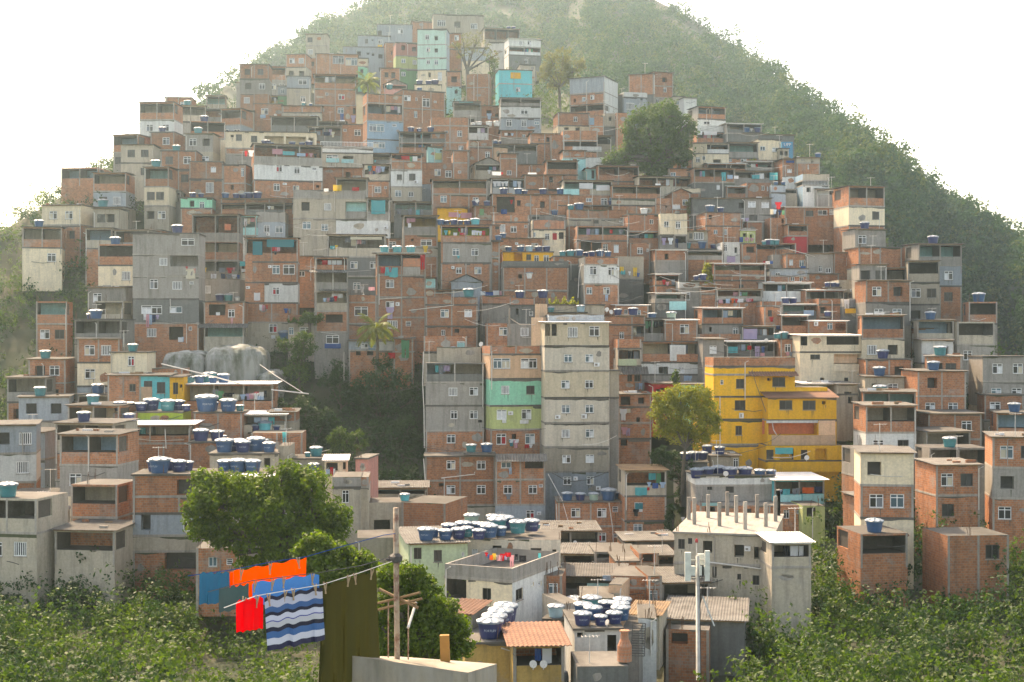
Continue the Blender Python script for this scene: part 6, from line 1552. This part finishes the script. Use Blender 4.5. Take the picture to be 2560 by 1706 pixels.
for i_, (x_, y_, d_) in enumerate([(603, 1420, 12.8), (675, 1406, 13), (746, 1392, 13.2), (637, 1450, 12.1), (681, 1446, 12.3), (709, 1440, 12.5), (781, 1432, 12.8), (642, 1488, 11.7), (672, 1484, 11.8), (712, 1474, 12.1), (733, 1470, 12.2), (788, 1458, 12.5), (813, 1454, 12.6), (871, 1437, 13.0), (888, 1432, 13.1), (929, 1420, 13.4), (608, 1492, 11.5)]):
    if pm_ is None:
        mb_ = MB(); mb_.tube([(-.012, 0, .045), (-.004, 0, 0), (.006, 0, -.06)], [.006, .007, .005], PEG, 6); mb_.tube([(.014, 0, .04), (.006, 0, 0), (-.002, 0, -.06)], [.006, .007, .005], PEG, 6)
        o_ = mb_.build('clothes_peg'); pm_ = o_.data
    else:
        o_ = bpy.data.objects.new('clothes_peg', pm_); COL.objects.link(o_)
    o_.location = near(x_, y_ + 14, d_ - .03); o_.rotation_euler = (0, R(rnd.uniform(-8, 14)), 0)
    tag(o_, 'wooden clothes peg on the ' + ('blue line over the orange cloth' if i_ < 3 else 'dark line over the blue towel' if i_ < 7 else 'pale line over the olive cloth' if 12 <= i_ < 16 else 'pale line over the striped towel' if i_ < 12 else 'pale line over the red cloth'), 'clothes peg', 'pegs on the foreground lines', x_)
# near ledge with an upright board
CONCN = paint('near_rough_concrete', (.26, .22, .17), .6, .5)
mb_ = MB(); a_, b2_, c_, e2_ = near(1000, 1655, 17), near(1243, 1663, 15.5), near(1243, 1690, 14.6), near(900, 1640, 14.6)
top = [near(1000, 1642, 18), near(1242, 1660, 17), near(1170, 1682, 13.2), near(880, 1640, 13.2)]
bot = [Vector((p.x, p.y, p.z - 1.6)) for p in top]
mb_.poly([tuple(p) for p in top[::-1]], CONCN)
for i_ in range(4): mb_.quad(tuple(bot[i_]), tuple(bot[(i_ + 1) % 4]), tuple(top[(i_ + 1) % 4]), tuple(top[i_]), CONCN, [(0, 0), (3, 0), (3, 1.6), (0, 1.6)])
o_ = mb_.build('concrete_ledge', None, tuple(top[3])); o_.location = top[3]; tag(o_, 'rough concrete ledge at the bottom edge in the foreground', 'wall', None, 1100)
mb_ = MB(); p_ = near(1114, 1672, 15.2); mb_.obox((0, 0), (1, 0), (0, 1), -.05, .05, -.03, .03, 0, .36, sheet_mat('orange_board', (.50, .26, .08), (.34, .16, .05), .85))
o_ = mb_.build('wooden_board', None); o_.location = p_; o_.rotation_euler = (0, R(-2), 0); tag(o_, 'short orange wooden board standing on the concrete ledge', 'board', None, 1114)
# ================================================================ mobile phone mast at the lower right
D_ = 92; mm = D_ / F
ro_ = root_at('phone_mast', wp(1745, 1660, D_)); og_ = tuple(ro_.location)
MW = plain('mast_white', (.60, .62, .55), .5); MG = plain('mast_grey', (.42, .42, .38), .5, .2)
mb_ = MB(); mb_.tube([wp(1746, 1700, D_), wp(1744, 1390, D_)], [.16, .12], MG, 10); mb_.tube([wp(1742, 1390, D_), wp(1741, 1352, D_)], .025, MG, 6); mb_.build('pole', ro_, og_, True)
mb_ = MB(); mb_.lathe([(.09, -.12), (.1, 0), (.06, .12), (.01, .14)], W['R'], 10, tuple(wp(1741.5, 1352, D_))); mb_.build('warning_light', ro_, og_, True)
for x0_, x1_, y0_, y1_, dd_ in ((1712, 1727, 1381, 1453, -.4), (1762, 1774, 1377, 1452, -.5), (1744, 1760, 1385, 1412, .5)):
    mb_ = MB(); p0, p1 = wp(x0_, y1_, D_ + dd_), wp(x1_, y0_, D_ + dd_); mb_.box(p0.x, p1.x, D_ + dd_ - .12, D_ + dd_ + .12, p0.z, p1.z, MW); mb_.build('antenna_panel', ro_, og_)
mb_ = MB()
for y_ in (1400, 1420, 1445): mb_.tube([wp(1720, y_, D_), wp(1768, y_, D_)], .04, MG, 6)
for x_ in (1731, 1752, 1758): p0 = wp(x_, 1425, D_); mb_.box(p0.x - .14, p0.x + .14, D_ - .45, D_ - .15, p0.z - .3, p0.z + .3, MW)
for x_ in (1750, 1755, 1760): mb_.tube([wp(x_, 1440, D_ - .2), wp(x_ + rnd.uniform(-3, 3), 1480, D_ - .25), wp(1750, 1510, D_ - .2), wp(1752, 1690, D_ - .25)], .03, M_DARKF, 5)
mb_.build('bracket', ro_, og_); mb_ = MB(); mb_.tube([wp(1756, 1490, D_ - .2), wp(1786, 1566, D_ - 1)], .05, MG, 6); mb_.build('stay_bar', ro_, og_)
tag(ro_, 'mobile phone mast with long white antenna panels and a red lamp', 'mast', None, 1745)
# sign box on the hillside
DU = 236; p0, p1 = wp(1955, 370, DU), wp(1982, 355, DU)
ro_ = root_at('sign_container', ((p0.x + p1.x) / 2, DU, p0.z)); og_ = tuple(ro_.location)
mb_ = MB(); mb_.box(p0.x, p1.x, DU, DU + 2.2, p0.z - 2.0, p1.z, plain('container_blue', (.03, .26, .42), .5))
for k_ in range(12): xk = p0.x + (p1.x - p0.x) * k_ / 12; mb_.box(xk + .02, xk + .06, DU - .03, DU, p0.z - 2.0, p1.z - .05, plain('container_rib', (.03, .24, .40), .5) if k_ == 0 else mb_.mats[-1])
mb_.build('container_body', ro_, og_)
me_ = text_mesh('UPP', .72, M_WHITE, 'sign_lettering', .02); o_ = bpy.data.objects.new('lettering', me_); COL.objects.link(o_); o_.parent = ro_
o_.rotation_euler = (R(90), 0, 0); o_.location = (0, -.06, (p1.z - p0.z) / 2)
tag(ro_, 'blue container with white letters UPP near the forest edge', 'container', None, 1975)
# utility poles and cables between houses
def wpole(label, x, y0, y1, D, r=.09, arms=True):
    ro = root_at('utility_pole', wp(x, y1, D)); mb = MB(); mb.tube([wp(x, y1 + 10, D), wp(x, y0, D)], [r * 1.2, r], CONC, 7); mb.build('shaft', ro, tuple(ro.location))
    tag(ro, label, 'pole', None, x)
wpole("slim white pole rising by the upper right grey house", 1510, 205, 345, 250)
wpole("grey utility pole among cables left of the white tower", 1273, 770, 830, 166, .11)
wpole("pale pole standing under the balconies above the gully", 860, 880, 942, 169, .08)
def cable(label, pts, D0, D1, r=.03, mat=None):
    mb = MB(); n = len(pts); mb.tube([wp(x, y, D0 + (D1 - D0) * i / (n - 1)) for i, (x, y) in enumerate(pts)], r, mat or M_DARKF, 4); o = mb.build('cable', None, tuple(wp(*pts[0], D0))); o.location = wp(*pts[0], D0); tag(o, label, 'cable', 'cables and pipes between houses', pts[0][0])
cable("long grey pipe crossing above the left veranda roof", [(403, 910), (520, 938), (600, 960)], 160, 157, .07, M_PIPE)
cable("long pale pipe jutting from the veranda into the gully", [(678, 975), (720, 979), (772, 985)], 157, 158, .07, M_PIPE)
cable("thin cable slanting down to the veranda corner", [(650, 912), (690, 940), (757, 982)], 165, 158, .04, M_PIPE)
cable("cable sagging from the grey pole to the left", [(1180, 800), (1220, 815), (1273, 790)], 165, 166)
cable("cable from the grey pole to the tower", [(1273, 795), (1300, 812), (1340, 812)], 166, 158)
cable("dark cable drooping across the foot of the white tower", [(1380, 1182), (1420, 1205), (1470, 1200), (1520, 1180)], 152, 153, .04)
cable("cable over the dark shed to the brick terrace", [(1370, 1185), (1405, 1250), (1425, 1320)], 150, 146, .03, M_PIPE)
cable("cable from the yellow building down to the left", [(1880, 925), (1890, 960), (1915, 1030)], 151, 150, .03)
cable("long cable across the roofs at the right edge", [(1960, 620), (2050, 645), (2140, 663)], 190, 196, .03, M_PIPE)
for k_ in range(100):
    y_ = rnd.uniform(330, 1180); x_ = rnd.uniform(float(np.interp(y_, [300, 900, 1200], [700, 420, 480])), 2000); L_ = rnd.uniform(50, 170); d_ = depth(y_ + 40) - 4
    mb_ = MB(); dy_ = rnd.uniform(-30, 30); mb_.tube([wp(x_ + L_ * t, y_ + dy_ * t + 8 * math.sin(math.pi * t), d_) for t in (0, .25, .5, .75, 1)], .022, rnd.choice([M_DARKF, M_PIPE, M_DARKF]), 4)
    o_ = mb_.build('cable', None, tuple(wp(x_, y_, d_))); o_.location = wp(x_, y_, d_); o_['same'] = 1; tag(o_, 'thin cable strung loosely between the houses', 'cable', 'thin cables between houses', x_)
qh = random.Random(77)
for fc_, w_, z0_, z1_, n_, ph_ in HANG:        # washing in the open storeys
    s_ = w_ * (.08 + .5 * ph_)
    for k_ in range(n_):
        ww_ = qh.uniform(.3, .75); hh_ = min(qh.uniform(.5, 1.1), z1_ - z0_ + .25); s_ += ww_ / 2 + .06
        if s_ > w_ - .5 or hh_ < .3: break
        P_ = fc_.p(s_, .45, z1_); cd_ = qh.choice('wwrbtklphcgauwh')
        o_ = cloth_mesh(P_, ww_, hh_, fc_.u, CLOTH[cd_][1], 900 + k_ + int(w_ * 10), .05, 'towel').build('hanging_cloth', None, P_, True); o_.location = P_; o_['same'] = 1
        tag(o_, 'small piece of washing hung inside an open top storey', 'laundry', 'washing inside the open storeys', 0); s_ += ww_ / 2
# ================================================================ ground, forest, water, air
EARTH, nt_, b_ = new_mat('hillside_earth')
tc_ = nt_.nodes.new('ShaderNodeTexCoord'); n_ = node(nt_, 'ShaderNodeTexNoise', i_Scale=.12, i_Detail=8.0, i_Roughness=.65); nt_.links.new(tc_.outputs['Object'], n_.inputs['Vector'])
nt_.links.new(mixc(nt_, ramp(nt_, n_.outputs[0], .42, .58), (.022, .034, .012), (.055, .055, .03)), b_.inputs['Base Color']); b_.inputs['Roughness'].default_value = 1
def ridge_cap(x):   # highest visible ground of the spur, photograph pixels
    return np.interp(x, [-800, 0, 300, 500, 700, 900, 1100, 1250, 1400, 1550, 1700, 1850, 2050, 2160, 2400, 2800, 3600], [700, 480, 320, 230, 140, 95, 80, 130, 215, 245, 300, 350, 430, 520, 760, 1000, 1300])
def spur_z(X, D):
    """ground height under the houses"""
    y = np.interp(D, PD[::-1], PY[::-1]); z = (CY - y) / F * D - 3.6
    x = CX + X / D * F
    zc = (CY - ridge_cap(x)) / F * D - 6.0
    # beyond the crest the spur falls away
    crest = np.interp(ridge_cap(x), PY, PD)
    zc = zc - np.maximum(0, D - crest) * .35
    return np.maximum(np.minimum(z, zc), -46)
Xs = np.linspace(-190, 190, 220); Ds = np.concatenate([np.linspace(4, 60, 12), np.linspace(66, 210, 80), np.linspace(214, 420, 60)])
XX, DD = np.meshgrid(Xs, Ds); XX = XX * np.clip(DD / 160, .35, 2.6)
ZZ = np.where(DD >= 70, spur_z(XX, np.maximum(DD, 70)), 0)
z70 = spur_z(XX, np.full_like(DD, 70.)); nearz = z70 + 0 * DD
ZZ = np.where(DD < 70, np.minimum(nearz, -19.5), ZZ)
def grid_obj(X, Y, Z, name, mat):
    r, c = X.shape; V = np.stack([X, Y, Z], -1).reshape(-1, 3); I = np.arange(r * c).reshape(r, c)
    Fq = np.stack([I[:-1, :-1], I[:-1, 1:], I[1:, 1:], I[1:, :-1]], -1).reshape(-1, 4)
    me = bpy.data.meshes.new(name); me.from_pydata(V.tolist(), [], Fq.tolist()); me.materials.append(mat); me.polygons.foreach_set('use_smooth', [True] * len(Fq)); me.update()
    o = bpy.data.objects.new(name, me); COL.objects.link(o); return o
for fc_, w_, D_, zb_, T_ in FOOT:      # the slope is cut back for every house and keeps below the foot of its front wall
    xc_ = fc_.o[0] + fc_.u[0] * w_ / 2; h_ = w_ / 2 + 2.5
    Dm_ = np.maximum(DD, 1)
    m_ = (np.abs(XX - xc_ * np.where(DD < D_, DD / D_, 1)) < h_) & (DD > D_ - 26) & (DD < D_ + T_ + 1.5)
    lim_ = np.where(DD < D_, zb_ * DD / D_ if zb_ < 0 else zb_ - (D_ - DD) * .25, zb_) - 1.0
    if zb_ < 0: lim_ = np.where(DD < D_, zb_ * (1 + (D_ - DD) / D_ * .0) - 1.0 - (D_ - DD) * .12, lim_)
    ZZ = np.where(m_, np.minimum(ZZ, lim_), ZZ)
gr_ = grid_obj(XX, DD, ZZ, 'hillside_ground', EARTH); gr_['kind'] = 'structure'
# the wooded mountain behind
def mtn_y_at(x):   # skyline of the mountain, photograph pixels
    return np.interp(x, [-1500, -600, -200, 0, 200, 400, 600, 800, 1000, 1200, 1400, 1600, 1750, 1900, 2050, 2200, 2400, 2700, 3200, 4000], [853, 800, 700, 600, 470, 320, 190, 70, -30, -80, -90, -20, 60, 165, 280, 400, 540, 700, 820, 853])
MPY = [1500, 900, 600, 420, 300, 200, 100, 0, -120]; MPD = [305, 328, 350, 372, 425, 495, 575, 655, 750]
Mx = np.linspace(-900, 3400, 170); Mt = np.linspace(0, 1, 70)
def mtn_point(x, t):
    yt = mtn_y_at(x); y = 1500 + (yt - 1500) * t
    D = np.interp(-y, [-v for v in MPY], MPD) + 22 * np.sin(x * .011) + 14 * np.sin(x * .027 + 2)
    return (x - CX) / F * D, D, (CY - y) / F * D
GX, GT = np.meshgrid(Mx, Mt); A_ = mtn_point(GX, GT)
# a back slope falling away behind the skyline
top_ = [a[-1] for a in A_]; back = [np.stack([top_[0], top_[0] * 1.25]), np.stack([top_[1] + 60, top_[1] + 400]), np.stack([top_[2] - 14, top_[2] * .2 - 30])]
A_ = [np.concatenate([a, b], 0) for a, b in zip(A_, back)]
m_ = grid_obj(A_[0], A_[1], A_[2], 'mountain', EARTH); m_['kind'] = 'structure'
g_ = np.random.default_rng(5)
def forest(name, label, n, mats, region, lsize, per, rr_):
    Vs = []
    cnt = 0
    while cnt < n:
        x = g_.uniform(*region); t = g_.uniform(.42, 1.0)
        X, D, Z = mtn_point(np.array(x), np.array(t)); X, D, Z = float(X), float(D), float(Z)
        yy = CY - Z / D * F
        if yy > ridge_cap(x) + 40: continue
        r = g_.uniform(*rr_); c = (X, D, Z + r * .35)
        for _ in range(5):
            o = g_.normal(0, r * .45, 3); o[2] = abs(o[2]) * .8
            P, N = lobe_leaves((c[0] + o[0], c[1] + o[1], c[2] + o[2]), r * g_.uniform(.34, .6), per // 5, lsize, g_, flat=.8, shell=.75, tuft=5)
            Vs.append(leaf_arrays(P, N, lsize, g_, .7, .32))
        cnt += 1
    o = quads_obj(np.concatenate(Vs), mats, name); o['kind'] = 'stuff'; o['label'] = label
    return o
forest('forest', 'dense green forest covering the mountain behind the houses', 1200, LF['for'], (-100, 2700), .85, 260, (3.6, 6.2))
forest('forest', 'olive tinted crowns scattered through the mountain forest', 650, LF['forb'], (-100, 2700), .8, 220, (3.0, 5.4))
# scrub on the open flanks of the spur and in the gully
def scrub(label, n, test, size, mat, seed, lift=.6):
    g = np.random.default_rng(seed); Vs = []; k = 0; tries = 0
    while k < n and tries < n * 40:
        tries += 1
        D = g.uniform(58, 330); x = g.uniform(-500, 3100)
        X = (x - CX) / F * D; z = float(spur_z(np.array(X), np.array(max(D, 70.))))
        if D < 70: z = min(z, -19.5)
        y = CY - z / D * F
        if not test(x, y, D): continue
        r = g.uniform(.8, 2.4) * (lift + .4); P, N = lobe_leaves((X, D, z + r * .4), r, 70, size, g, .8, .6, 5); Vs.append(leaf_arrays(P, N, size, g)); k += 1
    if Vs:
        o = quads_obj(np.concatenate(Vs), LF[mat], 'scrub'); o['kind'] = 'stuff'; o['label'] = label
scrub('low scrub on the bare ground of the hilltop', 320, lambda x, y, D: 1090 < x < 1560 and 60 < y < 330 and D > 240, .36, 'mid', 44, 1.6)
scrub('dark undergrowth below the foreground cloths', 420, lambda x, y, D: 380 < x < 1010 and y > 1470, .3, 'mid', 45)
BX = [0, 100, 300, 500, 700, 850, 950, 1100, 1250, 1400, 1500, 1600, 1706]; BL = [1180, 930, 660, 480, 380, 320, 310, 320, 350, 440, 540, 700, 1100]; BR = [1500, 1740, 1950, 2070, 2125, 2145, 2150, 2130, 2080, 1990, 1900, 1780, 1500]
def outside(x, y, m=40):
    return x < np.interp(y, BX, BL) - m or x > np.interp(y, BX, BR) + m
scrub('dark undergrowth on the floor of the wooded gully', 420, lambda x, y, D: 640 < x < 1060 and 860 < y < 1300, .3, 'dark', 41)
# plain houses going on round the flanks of the hill
tile(0, 0, 1)
qf = random.Random(21)
for yb_ in list(range(170, 470, 36)) + list(range(470, 1440, 50)):
    for side_ in (-1, 1):
        e_x = float(np.interp(yb_, BX, BL if side_ < 0 else BR)); k_ = 0
        d_ = depth(yb_); u_ = F / d_
        yr_ = np.linspace(max(0, yb_ - 3.6 * 2.75 * u_), yb_ + 10, 12); e_x = float(np.interp(yr_, BX, BL).min() if side_ < 0 else np.interp(yr_, BX, BR).max())
        x_ = e_x + side_ * u_ * qf.uniform(.2, 1.2)
        while k_ < qf.choice([1, 2, 3, 3, 4]):
            w_ = u_ * qf.uniform(3.4, 5.8); n_ = qf.choice([1, 2, 2, 3]); h_ = u_ * 2.75
            a_, b2_ = (x_ - w_, x_) if side_ < 0 else (x_, x_ + w_)
            y0_ = yb_ - h_ * n_ + qf.uniform(-8, 8)
            if a_ < -60 or b2_ > 2620 or yb_ < ridge_cap((a_ + b2_) / 2) + 34: break
            cds_ = [qf.choice('bbbbbggkkwcv') for _ in range(n_)]
            if qf.random() < .45: cds_[0] = 'O.' + qf.choice('bbgk')
            lv_ = ' '.join('%d %s' % (y0_ + h_ * i, c) for i, c in enumerate(cds_)) + ' %d' % (y0_ + h_ * n_)
            ws_ = ' '.join('%d,%d%s' % (a_ + w_ * f_ + qf.uniform(-4, 4), y0_ + h_ * (i + .48), qf.choice(['', '', 'k', 'D'])) for i in range(n_) for f_ in (.28, .72) if cds_[i][0] != 'O' and qf.random() < .8)
            H(a_, b2_, lv_, ws_, qf.uniform(-14, 14), qf.choice('cccfn'), label='plain house on the outer flank of the hill', T=5)
            CUR.root['group'] = 'houses round the outer flanks of the hill'; CUR.root['same'] = 1
            if qf.random() < .3: tank_at(*CUR.fc.p(CUR.w * .4, 1.0, CUR.roofz), qf.uniform(1.2, 1.6), qf.choice('bbnt'), 'w', 'water tank on a plain house of the outer flank', (a_ + b2_) / 2, group='tanks round the outer flanks')['same'] = 1
            x_ += side_ * (w_ + u_ * qf.uniform(.2, 3.5)); k_ += 1
def flank(name, label, n, mat, seed, lo, hi, per, size):
    g = np.random.default_rng(seed); Vs = []; k = 0; tries = 0
    while k < n and tries < n * 60:
        tries += 1
        D = g.uniform(60, 300); x = g.uniform(-700, 3300)
        X = (x - CX) / F * D; z = float(spur_z(np.array(X), np.array(max(D, 70.)))); y = CY - z / D * F
        if D < 70: z = min(z, -19.5)
        if not outside(x, y, 50) or (D < 105 and 420 < x < 1850 and not (D < 82 and (x < 900 or x > 1560))): continue
        r = g.uniform(lo, hi)
        for _ in range(4):
            o = g.normal(0, r * .45, 3); o[2] = abs(o[2])
            P, N = lobe_leaves((X + o[0], D + o[1], z + r * .35 + o[2]), r * g.uniform(.4, .65), per // 4, size, g, .85, .7, 6); Vs.append(leaf_arrays(P, N, size, g))
        k += 1
    o = quads_obj(np.concatenate(Vs), LF[mat], name); o['kind'] = 'stuff'; o['label'] = label
flank('woodland', 'mid green woodland on the outer flanks of the hill', 1300, 'mid', 42, 1.6, 3.2, 300, .33)
flank('woodland', 'dark woodland on the outer flanks of the hill', 1300, 'dark', 43, 1.4, 3.0, 280, .33)
# sheet of water reaching the horizon
WAT, nt_, b_ = new_mat('bay_water'); b_.inputs['Base Color'].default_value = (.10, .16, .17, 1); b_.inputs['Roughness'].default_value = .35
n_ = node(nt_, 'ShaderNodeTexNoise', i_Scale=.08, i_Detail=4.0); bp_ = nt_.nodes.new('ShaderNodeBump'); bp_.inputs['Strength'].default_value = .3; nt_.links.new(n_.outputs[0], bp_.inputs['Height']); nt_.links.new(bp_.outputs[0], b_.inputs['Normal'])
mb_ = MB(); mb_.poly([(-2400, -250, -46.5), (2400, -250, -46.5), (2400, 2400, -46.5), (-2400, 2400, -46.5)], WAT); w_ = mb_.build('water'); w_['kind'] = 'structure'
# air
HZ = bpy.data.materials.new('haze'); HZ.use_nodes = True; nt_ = HZ.node_tree; nt_.nodes.clear()
out_ = nt_.nodes.new('ShaderNodeOutputMaterial'); pv_ = nt_.nodes.new('ShaderNodeVolumePrincipled')
pv_.inputs['Color'].default_value = (.68, .92, 1, 1); pv_.inputs['Density'].default_value = HAZE_DENS; pv_.inputs['Anisotropy'].default_value = HAZE_G
nt_.links.new(pv_.outputs[0], out_.inputs['Volume'])
mb_ = MB(); mb_.box(-2450, 2450, -300, 2450, -47.8, 330, HZ); h_ = mb_.build('haze'); h_['kind'] = 'stuff'; h_['label'] = 'pale haze over the hillside'; h_.display_type = 'BOUNDS'
finish_labels()
# ================================================================ sky, sun, camera
wd = bpy.data.worlds.new('World'); SC.world = wd; wd.use_nodes = True; nt_ = wd.node_tree
sk = nt_.nodes.new('ShaderNodeTexSky'); sk.sky_type = 'NISHITA'; sk.sun_disc = False; sk.sun_elevation = R(SUN_EL); sk.sun_rotation = R(SUN_AZ); sk.air_density = 1.0; sk.dust_density = 2.5; sk.altitude = 50
nt_.links.new(sk.outputs[0], nt_.nodes['Background'].inputs[0]); nt_.nodes['Background'].inputs[1].default_value = SKY_S
sl = bpy.data.lights.new('sun', 'SUN'); sl.energy = SUN_S; sl.angle = R(.5); sl.color = (1.0, .94, .84)
so = bpy.data.objects.new('sun', sl); COL.objects.link(so)
sd = Vector((math.sin(R(SUN_AZ)) * math.cos(R(SUN_EL)), math.cos(R(SUN_AZ)) * math.cos(R(SUN_EL)), math.sin(R(SUN_EL))))
so.rotation_euler = sd.to_track_quat('Z', 'Y').to_euler()
cam = bpy.data.cameras.new('camera'); cam.sensor_width = 36; cam.lens = F / 2560 * 36; cam.clip_end = 6000; cam.clip_start = .1
co = bpy.data.objects.new('camera', cam); COL.objects.link(co); co.rotation_euler = (R(90), 0, 0); SC.camera = co
SC.view_settings.view_transform = 'Standard'; SC.view_settings.look = 'None'; SC.view_settings.gamma = 1; SC.view_settings.exposure = EXPO
SC.view_settings.use_white_balance = True; SC.view_settings.white_balance_temperature = 9600; SC.view_settings.white_balance_tint = 17
cy = SC.cycles
cy.use_denoising = True; cy.max_bounces = 5; cy.diffuse_bounces = 3; cy.glossy_bounces = 2; cy.transmission_bounces = 3; cy.volume_bounces = 1; cy.transparent_max_bounces = 4
cy.use_adaptive_sampling = True; cy.adaptive_threshold = .02; cy.sample_clamp_indirect = 4
